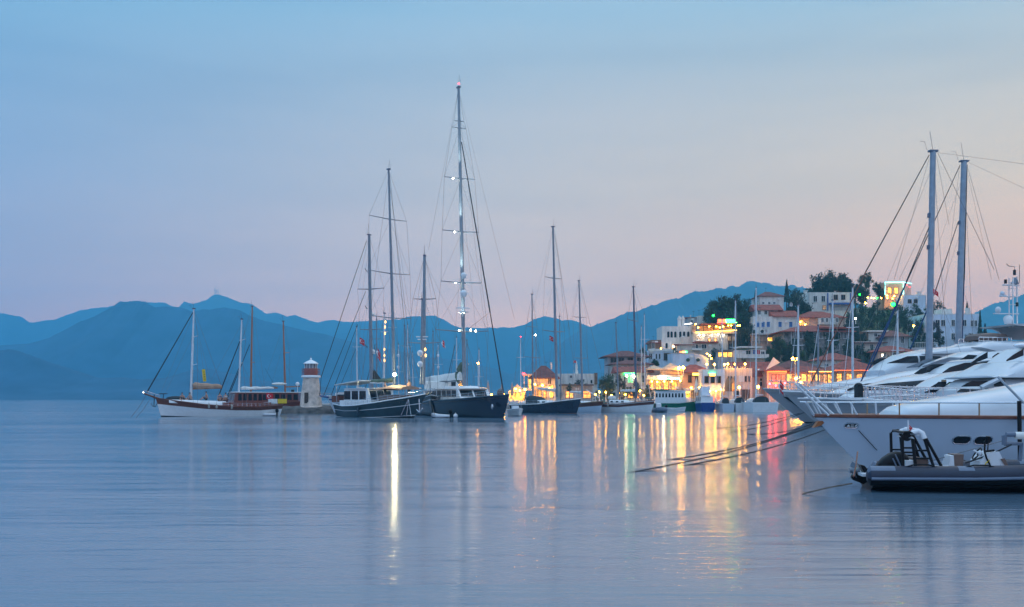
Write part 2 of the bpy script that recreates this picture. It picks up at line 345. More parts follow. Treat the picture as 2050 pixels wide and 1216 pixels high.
# ---------------------------------------------------------------- boats
def catm(pts, n=10):
    return [tuple(lerp(a[k], b[k], i / n) for k in range(len(a))) for a, b in zip(pts, pts[1:]) for i in range(n)] + [pts[-1]]
class Boat:
    """bow, stern = (photo pixel column, metres ahead); x runs to the bow, y to port."""
    def __init__(s, name, label, cat, bow, stern, group=None):
        b = Vector(((bow[0] - CXP) / FPX * bow[1], bow[1], 0)); a = Vector(((stern[0] - CXP) / FPX * stern[1], stern[1], 0))
        s.L = (b - a).length; s.mid = (a + b) / 2; s.ang = math.atan2(b.y - a.y, b.x - a.x)
        s.u = Vector((math.cos(s.ang), math.sin(s.ang), 0)); s.n = Vector((-s.u.y, s.u.x, 0))
        s.root = thing(name, label, cat, s.mid, s.ang, group); s.near = 1 if (Vector((0, 0, 0)) - s.mid).dot(s.n) > 0 else -1
    def loc(s, px, py, off=0.):     # where the sight line of a photo pixel meets the boat's lengthwise plane
        r = Vector(((px - CXP) / FPX, 1, (HYP - py) / FPX)); k = (s.mid + s.n * off * s.near).dot(s.n) / r.dot(s.n)
        p = r * k; p.z += EYE; return (p - s.mid).dot(s.u), p.z
    def hull(s, B, sheer, rake=.12, rstern=.03, bands=(), draft=.5, stern=.75, cap='teak', deck='teak', drop=.25, full=2.2, tm=.45, flare=.7):
        """sheer: [(t, z)] from stern 0 to bow 1; bands: [(upper v, material)] up the side."""
        n = 30; L = s.L; mats = []; s.B = B; s.sheer = sheer
        vl = sorted(set([0.] + [round(v, 4) for v, _ in bands] + [.12, .35, .55, .75, .9, 1.]))
        mi = []
        for a, b in zip(vl, vl[1:]):
            m = next(m for v, m in bands if v >= b - 1e-6)
            if m not in mats: mats.append(m)
            mi.append(mats.index(m))
        def half(t):
            f = 1 - max(0, (t - tm) / (1 - tm)) ** full if t > tm else 1
            return B / 2 * max(.02, f) * (stern + (1 - stern) * sstep(0, .35, t))
        s.half = half
        def pt(t, v, sg):
            zs = interp(sheer, t); z = -draft + v * (zs + draft); hb = half(t)
            nar = lerp(flare, .35, sstep(.55, 1, t)); y = hb * (nar + (1 - nar) * v ** 1.2) * min(1, v * 3 + .35)
            x = -L / 2 + t * L - rake * L * sstep(.55, 1, t) * (1 - v) ** 1.1 + rstern * L * (1 - sstep(0, .3, t)) * (1 - v)
            return (x, sg * y, z)
        q = MB(); k = len(vl)
        for sg in (1, -1):
            vs = [pt(i / n, v, sg) for i in range(n + 1) for v in vl]
            for j in range(k - 1):
                q.add(vs if j == 0 else [], [], 0)
                o = len(q.v) - len(vs)
                q.f += [(o + i * k + j, o + (i + 1) * k + j, o + (i + 1) * k + j + 1, o + i * k + j + 1) for i in range(n)]; q.mi += [mi[j]] * n
        q.add([pt(0, v, 1) for v in vl] + [pt(0, v, -1) for v in vl], [(j, j + 1, k + j + 1, k + j) for j in range(k - 1)], mi[-1])
        q.add([pt(1, v, 1) for v in vl] + [pt(1, v, -1) for v in vl], [(j, j + 1, k + j + 1, k + j) for j in range(k - 1)], mi[-1])
        s.hull_o = q.build('hull', mats, s.root, smooth=True)
        q = MB(); vs = []
        for i in range(n + 1):
            t = i / n; x, y, z = pt(t, 1, 1); vs += [(x, y * .985, z - drop), (x, -y * .985, z - drop)]
        q.add(vs, [(2 * i, 2 * i + 2, 2 * i + 3, 2 * i + 1) for i in range(n)]); q.build('deck', deck, s.root)
        q = MB(); r = .045 + B * .004
        for sg in (1, -1): q.tube([pt(i / n, 1, sg) for i in range(n + 1)], r, 5)
        q.build('cap_rail', cap, s.root, smooth=True); s.pt = pt
        return s
    def t_of(s, x): return min(1, max(0, x / s.L + .5))
    def deck(s, x): return interp(s.sheer, s.t_of(x))
    def rail(s, t0, t1, h=.6, n=10, wires=2, m='steel', r=.015, side=0):
        for sg in ((1, -1) if not side else (side,)):
            q = MB(); top = []
            for i in range(n + 1):
                t = lerp(t0, t1, i / n); x, y, z = s.pt(t, 1, sg); y *= .97; q.tube([(x, y, z - .02), (x, y, z + h)], r * 1.2, 5); top.append((x, y, z))
            for k in range(wires): q.tube([(x, y, z + h * (k + 1) / wires) for x, y, z in top], r, 5)
            q.build('guard_rail', m, s.root)
    def mast(s, top, base, r, m, spread=(), stays=(), shroud=True, y0=0., rtop=.6, head=True):
        xt, zt = s.loc(*top); xb, zb = s.loc(*base); q = MB()
        A, T = Vector((xb, y0, zb)), Vector((xt, y0, zt))
        q.tube([A, A.lerp(T, .5), T], [r, r * .93, r * rtop], 10)
        o = q.build('mast', m, s.root, smooth=True)
        if head:
            q = MB(); q.box(T + Vector((0, 0, .05)), (r * 2.6, r * 1.6, .14)); q.tube([T, T + Vector((r, 0, r * 6))], .02, 5); q.tube([T + Vector((r * 1.8, 0, .1)), T + Vector((r * 2.6, 0, r * 3)), T + Vector((r * 4, 0, r * 3))], .018, 5)
            q.build('masthead', 'mast_dark', o)
        tips = []
        nx = max(.35, abs(s.n.x))
        for py, hw in spread:
            f = (py - top[1]) / (base[1] - top[1]); c = T.lerp(A, f); h = min(hw / FPX * s.mid.y / nx, max(1.0, .62 * s.B)) if True else 0
            q = MB()
            for sg in (1, -1): q.tube([c, c + Vector((-.12 * h, sg * h, .06 * h))], [r * .38, r * .22], 5)
            q.build('spreader', m, o, smooth=True); tips.append((c, h))
        if shroud:
            xd = A.x - .03 * s.L; zd = s.deck(xd); hb = s.half(s.t_of(xd)) * .95
            for sg in (1, -1):
                pl = [T] + [c + Vector((-.12 * h, sg * h, .06 * h)) for c, h in tips] + [Vector((xd, sg * hb, zd))]
                q = MB(); q.tube(pl, .016, 4)
                if tips:
                    c, h = tips[-1]; q.tube([c + Vector((0, 0, -.1)), Vector((xd + .5, sg * hb, zd))], .014, 4)
                    for (c, h), (c2, h2) in zip(tips, tips[1:]): q.tube([c + Vector((0, 0, -.1)), c2 + Vector((-.12 * h2, sg * h2, .06 * h2))], .012, 4)
                q.build('shroud', 'wire', o)
        if r > .11:      # running rigging between mast and deck
            for f, dx in ((.3, .22), (.06, .33), (.55, -.2)):
                c = T.lerp(A, f); xx = max(-s.L * .48, min(s.L * .48, A.x + dx * s.L)); q = MB(); q.tube([c, Vector((xx, 0, s.deck(xx)))], .011, 4); q.build('running_stay', 'wire', o)
        for a, b, rr, mm in stays:
            xa, za = s.loc(*a); xb_, zb_ = s.loc(*b); q = MB(); q.tube([(xa, y0, za), (xb_, y0 * .5, zb_)], [rr * .7, rr], 6); q.build('stay', mm, o, smooth=True)
        s.last = o; return o
    def boom(s, a, b, r, m, sail=None, parent=None, fat=3., droop=0.):
        xa, za = s.loc(*a); xb, zb = s.loc(*b); par = parent or s.root
        o = bar('boom', (xa, 0, za), (xb, 0, zb), r, m, par)
        if sail:
            q = MB(); n = 12; A, B_ = Vector((xa, 0, za)), Vector((xb, 0, zb)); pts = []; rs = []
            for i in range(n + 1):
                t = i / n; p = A.lerp(B_, t) + Vector((0, 0, r * fat * .8 * (1.2 - .6 * t) + .04 * math.sin(t * 17) - droop * math.sin(math.pi * t))); pts.append(p); rs.append(r * fat * (1.15 - .55 * t) * (.55 if i in (0, n) else 1))
            q.tube(pts, rs, 8); q.build('furled_sail', sail, par, smooth=True)
        return o
    def loft(s, name, st, m, p=3., n=14, parent=None):
        """st: [(x, z low, z high, half width)] along the boat, an arched body."""
        q = MB(); vs = []
        for x, zb, zt, w in st:
            for j in range(n + 1):
                a = math.pi * j / n; c, k = math.cos(a), math.sin(a)
                vs.append((x, w * math.copysign(abs(c) ** (2 / p), c), zb + (zt - zb) * max(0, k) ** (2 / p)))
        e = n + 1; q.add(vs, [(i * e + j, (i + 1) * e + j, (i + 1) * e + j + 1, i * e + j + 1) for i in range(len(st) - 1) for j in range(n)] + [tuple(range(e)), tuple(range((len(st) - 1) * e, len(st) * e))])
        o = q.build(name, m, parent or s.root, smooth=True); s.lf = (sorted(st), p); return o
    def side_window(s, poly, m='glass', parent=None, name='window', both=True, frame=None, proud=.05):
        """dark glass lying on the body lofted last; poly: [(px, low py, high py)] along its length."""
        st, p = s.lf; near_w = sum(k[3] for k in st) / len(st); pts = []
        for px, lo, hi in poly:
            x, z0 = s.loc(px, lo, near_w * .9); _, z1 = s.loc(px, hi, near_w * .9); pts.append((x, z0, z1))
        pts = catm(sorted(pts), 5)
        def yat(x, z):
            zb, zt, w = (interp([(k[0], k[i]) for k in st], x) for i in (1, 2, 3)); f = min(.94, max(0, (z - zb) / max(.01, zt - zb)))
            return w * (1 - f ** p) ** (1 / p) + proud
        out = None
        for sg in ((s.near, -s.near) if both else (s.near,)):
            q = MB(); vs = [(x, sg * yat(x, lerp(z0, z1, k / 4)), lerp(z0, z1, k / 4)) for x, z0, z1 in pts for k in range(5)]
            q.add(vs, [(i * 5 + j, (i + 1) * 5 + j, (i + 1) * 5 + j + 1, i * 5 + j + 1) for i in range(len(pts) - 1) for j in range(4)])
            o = q.build(name, m, parent or s.root, smooth=True); out = out or o
        return out
    def house(s, x0, x1, zb, zt, w, wall, roof, nwin=4, wz=(.4, .85), over=.15, slope=.25, front=2, glass='glass', th=.08, name='deckhouse', gap=.25, round_=False):
        """a deckhouse with sides, a raked front, window panes all round and an overhanging roof."""
        q = MB(); h = zt - zb; fr = slope * h
        pts = [(x0 + fr * .25, zt), (x0, zb), (x1, zb), (x1 - fr, zt)]
        q.prism(pts, -w, w); o = q.build(name, wall, s.root)
        q = MB(); rx0, rx1 = x0 - over * .5, x1 - fr + over; k = 8
        vs = []
        for i in range(k + 1):
            x = lerp(rx0, rx1, i / k); e = 1 - .25 * (abs(2 * i / k - 1) ** 4)
            for yy in (-1, -.6, 0, .6, 1): vs.append((x, yy * (w + over * .6) * e, zt + .004 + th * .4 + .06 * (1 - yy * yy)))
        nn = len(vs); vs += [(x, y, zt + .004) for x, y, z in vs]
        fs = [(i * 5 + j, (i + 1) * 5 + j, (i + 1) * 5 + j + 1, i * 5 + j + 1) for i in range(k) for j in range(4)]
        fs += [tuple(v + nn for v in f[::-1]) for f in fs]
        rim = [i * 5 for i in range(k + 1)] + [k * 5 + j for j in range(1, 5)] + [i * 5 + 4 for i in range(k - 1, -1, -1)] + [j for j in (3, 2, 1)]
        fs += [(a, b, b + nn, a + nn) for a, b in zip(rim, rim[1:] + rim[:1])]
        q.add(vs, fs); q.build('roof', roof, o, smooth=False)
        z0, z1 = zb + h * wz[0], zb + h * wz[1]; span = x1 - fr * 1.1 - x0 - .2
        for sg in (1, -1):
            for i in range(nwin):
                a = x0 + .12 + span * i / nwin; b = a + span / nwin * (1 - gap)
                q = MB(); q.prism([(a, z0), (b, z0), (b - .04, z1), (a + .04, z1)], sg * (w - .01), sg * (w + .02)); q.build('window', glass, o)
        fx = lambda z: x1 - fr * (z - zb) / h
        for i in range(front):
            a = -w * .9 + 1.8 * w * i / front; b = a + 1.8 * w / front * .88
            q = MB(); vs = [(fx(z) + dx, y, z) for dx in (.02, -.02) for z, y in ((z0, a), (z0, b), (z1, b), (z1, a))]
            q.add(vs, [(0, 1, 2, 3), (4, 7, 6, 5), (0, 1, 5, 4), (1, 2, 6, 5), (2, 3, 7, 6), (3, 0, 4, 7)]); q.build('windscreen', glass, o)
        return o
    def fender(s, px, py, m='fender', r=.13, h=.6):
        x, z = s.loc(px, py, s.B / 2); y = s.near * (abs(s.pt(s.t_of(x), .8, 1)[1]) + r * .9); q = MB()
        q.lathe([(.02, -h / 2), (r * .7, -h / 2 + .05), (r, -h / 4), (r, h / 4), (r * .7, h / 2 - .05), (.02, h / 2)], 10, c=(x, y, z)); q.tube([(x, y, z + h / 2), (x, y, z + h / 2 + .5)], .015, 4)
        q.build('fender', m, s.root, smooth=True)
    def dome(s, px, py, r, parent, y0=0.):
        x, z = s.loc(px, py); q = MB(); q.lathe([(.02, -r * 1.0), (r * .72, -r * .95), (r * .9, -r * .3), (r, .1 * r), (r * .86, r * .55), (r * .5, r * .87), (.02, r)], 14, c=(x, y0, z))
        q.box((x - r * .8, y0, z - r * 1.0), (r * 1.9, .12, .1)); q.build('radar_dome', 'white_paint', parent, smooth=True)

def flag(label, px, py, d, wpx, hpx, kind='red', wave=.12, ang=0., hang=0., staff=None, tilt=0.):
    """red flag with white crescent and star; the cloth is wavy, the marks sit on both faces."""
    k = d / FPX; W_, H_ = wpx * k, hpx * k; t = thing('flag', label, 'flag', P(px, py, d), ang, 'red flags with a crescent and star')
    def surf(u, v): return Vector((u * W_, wave * W_ * math.sin(u * 5) * u, -v * H_ - hang * H_ * u * u + tilt * u))
    q = MB(); n, m_ = 12, 6; vs = [surf(i / n, j / m_) for i in range(n + 1) for j in range(m_ + 1)]
    q.add(vs, [(i * 7 + j, (i + 1) * 7 + j, (i + 1) * 7 + j + 1, i * 7 + j + 1) for i in range(n) for j in range(m_)])
    q.build('cloth', 'flag_red', t, smooth=True)
    asp = H_ / max(W_, .01)
    for sg in (1, -1):
        q = MB(); cu, R1, R2 = .36, .27, .215; N_ = 22; arc = []
        for i in range(N_ + 1):
            a = R(38) + (2 * math.pi - R(76)) * i / N_; arc.append((cu + R1 * asp * math.cos(a), .5 + R1 * math.sin(a)))
        inn = []
        for i in range(N_ + 1):
            a = R(50) + (2 * math.pi - R(100)) * i / N_; inn.append((cu + (.068 + R2 * math.cos(a)) * asp, .5 + R2 * math.sin(a)))
        off = Vector((0, sg * .012, 0)); q.add([surf(u, v) + off for u, v in arc + inn], [(i, i + 1, N_ + 2 + i, N_ + 1 + i) for i in range(N_)])
        st = [(cu + (.30 + (.13 if i % 2 == 0 else .05) * math.cos(math.pi + i * math.pi / 5)) * asp, .5 + (.13 if i % 2 == 0 else .05) * math.sin(math.pi + i * math.pi / 5)) for i in range(10)]
        q.add([surf(u, v) + off for u, v in st] + [surf(cu + .30 * asp, .5) + off], [(i, (i + 1) % 10, 10) for i in range(10)])
        q.build('crescent_and_star', 'flag_white', t)
    if staff: bar('staff', (0, 0, .1), (0, 0, -H_ - staff), .02, 'mast_white', t)
    return t

def person(label, px, py, d, pose='stand', shirt='shirt_red', rz=0., group='people on deck'):
    """feet (or seat) at the pixel; one skinned body, shirt and hair as clothing."""
    t = thing('person', label, 'person', P(px, py, d), rz, group)
    if pose == 'stand':
        J = [(0, 0, .93, .13), (0, 0, 1.15, .14), (0, 0, 1.38, .15), (0, 0, 1.5, .06), (0, .01, 1.6, .09), (0, 0, 1.72, .075),
             (.2, 0, 1.42, .055), (.26, .03, 1.14, .042), (.24, .14, .92, .034), (-.2, 0, 1.42, .055), (-.26, .02, 1.14, .042), (-.25, .08, .88, .034),
             (.1, 0, .88, .09), (.11, .02, .48, .06), (.11, -.02, .06, .045), (.11, .12, .03, .04), (-.1, 0, .88, .09), (-.11, .03, .48, .06), (-.12, 0, .06, .045), (-.12, .14, .03, .04)]
        legs = None
    else:
        J = [(0, 0, .12, .14), (0, .0, .35, .14), (0, .05, .58, .15), (0, .07, .7, .06), (0, .09, .8, .09), (0, .09, .92, .075),
             (.2, .05, .6, .055), (.27, .2, .38, .042), (.2, .38, .36, .034), (-.2, .05, .6, .055), (-.28, .0, .34, .042), (-.3, -.1, .1, .034),
             (.1, .1, .12, .09), (.12, .45, .34, .065), (.12, .62, .05, .045), (.12, .74, .03, .04), (-.1, .1, .12, .09), (-.12, .48, .22, .065), (-.12, .82, .06, .045), (-.12, .9, .12, .04)]
    E = [(0, 1), (1, 2), (2, 3), (3, 4), (4, 5), (2, 6), (6, 7), (7, 8), (2, 9), (9, 10), (10, 11), (0, 12), (12, 13), (13, 14), (14, 15), (0, 16), (16, 17), (17, 18), (18, 19)]
    def skin(name, idx, ed, m, grow):
        me = bpy.data.meshes.new(name); me.from_pydata([J[i][:3] for i in idx], [(idx.index(a), idx.index(b)) for a, b in ed], []); me.materials.append(MATS[m])
        o = bpy.data.objects.new(name, me); COL.objects.link(o); o.parent = t; o.modifiers.new('Skin', 'SKIN'); sv = me.skin_vertices[0].data
        for k, i in enumerate(idx): sv[k].radius = (J[i][3] * grow,) * 2; sv[k].use_root = (k == 0)
        o.modifiers.new('Subdivision', 'SUBSURF').levels = 1; return o
    skin('body', list(range(20)), E, 'skin', 1.)
    skin('shirt', [1, 2, 6, 9], [(1, 2), (2, 6), (2, 9)] if False else [(1, 2), (2, 6), (2, 9)], shirt, 1.14)
    skin('shorts', [0, 12, 13, 16, 17], [(0, 12), (12, 13), (0, 16), (16, 17)], 'shirt_dark', 1.12)
    q = MB(); h = J[5]; q.ball((h[0], h[1] - .025, h[2] + .01), .095, n=10, sq=(1, 1.1, .85)); q.build('hair', 'hair', t, smooth=True)
    return t

# ---- white gulet at the head of the mole
g = Boat('gulet', 'white hulled gulet with brown bulwark and brown furled sail, moored furthest left', 'sailing boat', (312, 116), (560, 123))
g.hull(4.6, [(0, 1.35), (.2, 1.12), (.4, 1.15), (.65, 1.42), (.85, 1.85), (1, 2.2)], rake=.05, bands=[(.24, 'antifoul'), (.28, 'white_paint'), (.74, 'white_paint'), (1, 'brown_wood')], cap='brown_wood', deck='canvas_white', stern=.7, drop=.2)
xd = lambda px, py: g.loc(px, py)
x0, z0 = g.loc(448, 803); x1, _ = g.loc(336, 800)
g.loft('coachroof', catm([(x0, z0 - .6, z0 - .02, 1.5), (lerp(x0, x1, .6), z0 - .4, z0 + .12, 1.4), (x1, z0 - .2, z0 + .22, .9)], 4), 'white_paint', p=4)
x0, _ = g.loc(520, 800); x1, _ = g.loc(460, 800)
g.house(x0, x1, 1.1, 2.85, 1.55, 'red_wood', 'white_paint', 5, (.45, .9), .35, .2, 2, 'glass')
x0, _ = g.loc(536, 812); x1, _ = g.loc(440, 806); q = MB(); q.box(((x0 + x1) / 2, 0, 1.42), (abs(x1 - x0), 3.2, .5)); q.build('after_cabin', 'red_wood', g.root)
q = MB(); xa, za = g.loc(288, 788); xb, zb = g.loc(318, 797)
q.tube([(xb, 0, zb - .1), (xa, 0, za)], [.14, .09], 8); q.build('bowsprit', 'brown_wood', g.root, smooth=True)
q = MB()
for sg in (1, -1):
    q.tube([(xb, sg * .6, zb + .3), (xa, sg * .25, za + .35)], .022, 5)
    for t in (0, .25, .5, .75, 1): q.tube([(lerp(xb, xa, t), sg * lerp(.6, .25, t), lerp(zb, za, t) - .05), (lerp(xb, xa, t), sg * lerp(.6, .25, t), lerp(zb, za, t) + .33)], .018, 5)
q.tube([(xa, -.25, za + .35), (xa, .25, za + .35)], .022, 5); q.build('pulpit_rail', 'steel', g.root)
m1 = g.mast((388, 619), (382, 800), .14, 'mast_white', [(676, 14), (732, 16)], [((386, 626), (294, 786), .075, 'dark_rope'), ((391, 626), (443, 772), .02, 'wire'), ((390, 640), (420, 760), .014, 'wire')])
g.boom((386, 779), (444, 777), .09, 'mast_wood', 'canvas_tan', m1, 4.2)
m2 = g.mast((484, 640), (478, 787), .12, 'mast_white', [(682, 13), (728, 8)], [((480, 684), (438, 792), .075, 'dark_rope'), ((478, 738), (455, 794), .06, 'dark_rope')])
g.boom((482, 780), (548, 778), .07, 'mast_white', 'canvas_white', m2, 2.4)
for px, py in ((419, 813), (434, 814), (464, 815)): g.fender(px, py)
g.rail(.05, .5, .42, 12, 2)
x, z = g.loc(352, 797); q = MB(); q.ball((x, 0, z - .1), 1, sq=(1.15, .7, .32)); q.build('deck_tarpaulin', 'canvas_dark', g.root, smooth=True)
x, z = g.loc(326, 789); q = MB(); q.ball((x, .3, z + .02), .5, sq=(1.1, .8, .12)); q.tube([(x, .3, z - .8), (x, .3, z)], .04, 6); q.build('windlass_cover', 'canvas_dark', g.root, smooth=True)
q = MB(); x, z = g.loc(309, 806); q.tube([(x, 0, z + .9), (x + .05, 0, z - .5)], .05, 6); q.tube([(x - .3, 0, z - .15), (x - .1, 0, z - .5), (x + .25, 0, z - .4), (x + .35, 0, z - .1)], .05, 6); q.build('anchor', 'iron', g.root, smooth=True)
q = MB(); x, z = g.loc(287, 786); q.ball((x, 0, z), .07, n=8); q.build('bow_light', 'neon_white', g.root)
for i, (a, b) in enumerate((((292, 792), (262, 836)), ((300, 800), (271, 838)))):
    q = MB(); q.tube([P(*a, 115.5), P(a[0] * .5 + b[0] * .5, a[1] * .5 + b[1] * .5 + 3, 112), P(b[0], b[1], 109)], .02, 5)
    tag(q.build('mooring_rope', 'rope'), ('outer mooring rope from the white gulet bowsprit down to the water', 'inner mooring rope from the white gulet stem down to the water')[i], 'rope', 'ropes from bows into the water')
for a in ((414, 801, 118, 'sit', 'shirt_red', 2.2, 'person in red sitting upright near the white gulet foremast'), (440, 803, 118.5, 'sit', 'shirt_blue', .4, 'person in blue sitting on the white gulet cabin top'), (452, 803, 119, 'sit', 'shirt_pale', .6, 'person in a pale shirt sitting on the white gulet cabin top'), (365, 803, 117.2, 'sit', 'shirt_red', 3.2, 'person in red crouching by the dark tarpaulin on the white gulet'), (381, 803, 117.8, 'sit', 'shirt_pale', 2.6, 'person in a pale shirt sitting at the foot of the white foremast')):
    person(a[6], a[0], a[1], a[2], a[3], a[4], a[5])

# ---- wooden gulet behind it
g = Boat('gulet', 'varnished red gulet with two brown wooden masts behind the white gulet', 'sailing boat', (440, 150), (612, 151))
g.hull(4.8, [(0, 1.7), (.25, 1.5), (.6, 1.6), (1, 2.2)], rake=.06, bands=[(.25, 'antifoul'), (1, 'red_wood')], cap='brown_wood', stern=.75)
x0, _ = g.loc(601, 800); x1, _ = g.loc(520, 800)
g.house(x0, x1, 1.3, 3.0, 1.6, 'red_wood', 'canvas_white', 6, (.35, .85), .45, .2, 2)
m1 = g.mast((505, 614), (502, 790), .16, 'mast_wood', [(726, 8)], [((502, 622), (482, 690), .02, 'wire'), ((500, 690), (457, 796), .07, 'dark_rope'), ((507, 622), (530, 775), .015, 'wire')])
g.boom((504, 780), (556, 777), .1, 'mast_wood', 'canvas_tan', m1, 1.8)
m2 = g.mast((567, 644), (571, 785), .15, 'mast_wood', [(707, 14)], [((569, 650), (583, 706), .012, 'wire'), ((530, 737), (546, 765), .02, 'dark_rope')])
g.boom((572, 775), (601, 774), .09, 'mast_wood', None, m2)
x, z = g.loc(559, 769); q = MB(); q.ball((x, 0, z), 1, sq=(1.15, 1.5, .22)); q.build('awning', 'canvas_white', g.root, smooth=True)
x, z = g.loc(596, 769); q = MB(); q.ball((x, .2, z), .3, n=12); q.tube([(x, .2, z - 1.3), (x, .2, z)], .04, 6); q.build('radar_dome', 'white_paint', g.root, smooth=True)
x, z = g.loc(586, 783); q = MB(); q.box((x, 0, z), (.45, .3, .38)); q.box((x, 0, z - .3), (.1, .1, .3)); q.build('searchlight', 'iron', g.root)
q = MB(); x, z = g.loc(578, 797)
for k in range(5): q.tube([(x - 1.6 + k * .8, -1.9, 1.6), (x - 1.6 + k * .8, -1.9, 2.5)], .03, 5)
q.tube([(x - 1.7, -1.9, 2.5), (x + 1.7, -1.9, 2.5)], .03, 5); q.build('stern_rail', 'brown_wood', g.root)
flag('big red flag draped at the stern of the varnished red gulet', 533, 787, 146, 14, 12, hang=.15)
q = MB(); q.add([(0, 0, 0), (.38, .05, .03), (.50, .1, -1.4), (.14, .05, -1.42)], [(0, 1, 2, 3)]); 
t = thing('banner', 'tall narrow yellow banner hanging from the white gulet rigging', 'banner', P(404, 740, 117)); q.build('cloth', 'banner_yellow', t)
for k in range(4):
    q = MB(); z = -.3 - k * .28; q.box((.24 + .035 * k, .03, z), (.12, .01, .13)); q.build('mark', 'banner_ink', t)
bar('halyard', (.2, 0, 0), (-.25, 0, 3.2), .012, 'wire', t)
for x, c, lab in ((545, 'canvas_white', 'small white cloth hung on the mole beside the red gulet stern'), (564, 'banner_yellow', 'small yellow cloth hung on the mole beside the lighthouse')):
    q = MB(); n = 8; vs = [(1.25 * i / n, .05 * math.sin(i * 1.7), z) for i in range(n + 1) for z in (0, -.62)]; q.add(vs, [(2 * i, 2 * i + 2, 2 * i + 3, 2 * i + 1) for i in range(n)])
    tag(q.build('cloth_banner', c, loc=P(x - 8, 799, 137.6)), lab, 'banner')

# ---- mole of rocks with the lighthouse
def rocks():
    q = MB(); n, m = 90, 12; vs = []
    for i in range(n + 1):
        px = lerp(532, 1000, i / n); e = sstep(0, .06, i / n)
        for j in range(m + 1):
            u = j / m; Y = 139 + 9 * u + (3 if i > 40 else 0) * 0; X = (px - CXP) / FPX * 142; prof = min(1, math.sin(math.pi * min(1, max(0, u))) * 3.2)
            f = mnoise.fractal(Vector((X * .55, Y * .55, 0)), 1, 2, 4)
            vs.append((X + .3 * f, Y - .8 * e + f * .5, -.5 + (1.42 * prof + .30 * f) * (.4 + .6 * e)))
    k = m + 1; q.add(vs, [(i * k + j, (i + 1) * k + j, (i + 1) * k + j + 1, i * k + j + 1) for i in range(n) for j in range(m)])
    tag(q.build('breakwater', 'rock'), 'low dark stone mole under the lighthouse', 'breakwater', kind='structure')
rocks()
L_ = thing('lighthouse', 'small round stone lighthouse with red railing and white lantern roof', 'lighthouse', P(622.5, 797, 141) * Vector((1, 1, 0)) if False else Vector(((622.5 - CXP) / FPX * 141, 141, .72)))
kk = 141 / FPX; zz = lambda py: EYE + (HYP - py) * kk - .72
q = MB(); q.lathe([(1.75, -.6), (1.75, .25), (1.55, .35), (1.42, zz(795)), (1.25, zz(775)), (1.10, zz(758)), (1.12, zz(756.5))], 28); q.build('tower', 'stone', L_, smooth=True)
q = MB(); q.lathe([(1.12, zz(757)), (1.36, zz(756)), (1.36, zz(753.5)), (1.30, zz(752)), (1.0, zz(751.5))], 28); q.build('gallery', 'white_paint', L_, smooth=True)
q = MB(); q.lathe([(.98, zz(752)), (.98, zz(739)), (.94, zz(738))], 24); q.build('lantern_base', 'lighthouse_red', L_, smooth=True)
q = MB()
for i in range(18):
    a = 2 * math.pi * i / 18; q.tube([(1.25 * math.cos(a), 1.25 * math.sin(a), zz(752)), (1.25 * math.cos(a), 1.25 * math.sin(a), zz(739))], .025, 5)
for z in (zz(739), zz(745)): q.tube([(1.25 * math.cos(2 * math.pi * i / 24), 1.25 * math.sin(2 * math.pi * i / 24), z) for i in range(25)], .03, 5)
q.build('railing', 'lighthouse_red', L_)
q = MB(); q.lathe([(.86, zz(738.5)), (.86, zz(729))], 12); lr = q.build('lantern_room', 'smoke_glass', L_)
q = MB()
for i in range(12):
    a = 2 * math.pi * i / 12; q.tube([(.88 * math.cos(a), .88 * math.sin(a), zz(738.5)), (.88 * math.cos(a), .88 * math.sin(a), zz(729))], .035, 5)
q.build('mullion', 'white_paint', lr)
q = MB(); q.lathe([(1.05, zz(729.2)), (1.08, zz(728.4)), (.7, zz(724.5)), (.16, zz(721)), (.12, zz(719.5)), (.14, zz(718.5)), (.02, zz(716.5))], 20); q.build('roof', 'white_paint', L_, smooth=True)
bar('finial', (0, 0, zz(717)), (0, 0, zz(713)), .025, 'steel', L_)
q = MB(); q.box((-.35, -1.42, zz(797)), (.55, .12, 1.5)); q.build('door', 'timber_dark', L_)
# tender lying at the mole
def tender(label, px, d, L, B, rz, m='rubber_grey', motor=True, group=None):
    t = thing('inflatable_tender', label, 'inflatable boat', Vector(((px - CXP) / FPX * d, d, 0)), rz, group); r = B * .17; pts = []
    for i in range(17):
        a = math.pi * i / 16; pts.append((L * .22 + L * .28 * math.sin(a) if True else 0, (B / 2 - r) * math.cos(a), r * .9 + .14 * math.sin(a)))
    pts = [(-L / 2, B / 2 - r, r * .9)] + pts + [(-L / 2, -B / 2 + r, r * .9)]
    q = MB(); q.tube(pts, [r * .6] + [r] * 17 + [r * .6], 9); q.build('tube', m, t, smooth=True)
    q = MB(); q.prism([(-L * .4, .02), (L * .3, .02), (L * .36, .14), (-L * .4, .14)], -B * .3, B * .3); q.build('floor', 'rubber_black', t)
    if motor:
        q = MB(); q.ball((-L * .52, 0, r * 2 + .25), .22, sq=(1, .75, 1.2)); q.box((-L * .52, 0, r), (.16, .12, .7)); q.build('outboard_motor', 'rubber_black', t, smooth=True)
    return t
tender('white inflatable tender tied under the white gulet quarter', 535, 121, 2.3, 1.2, R(178), 'vinyl_white')

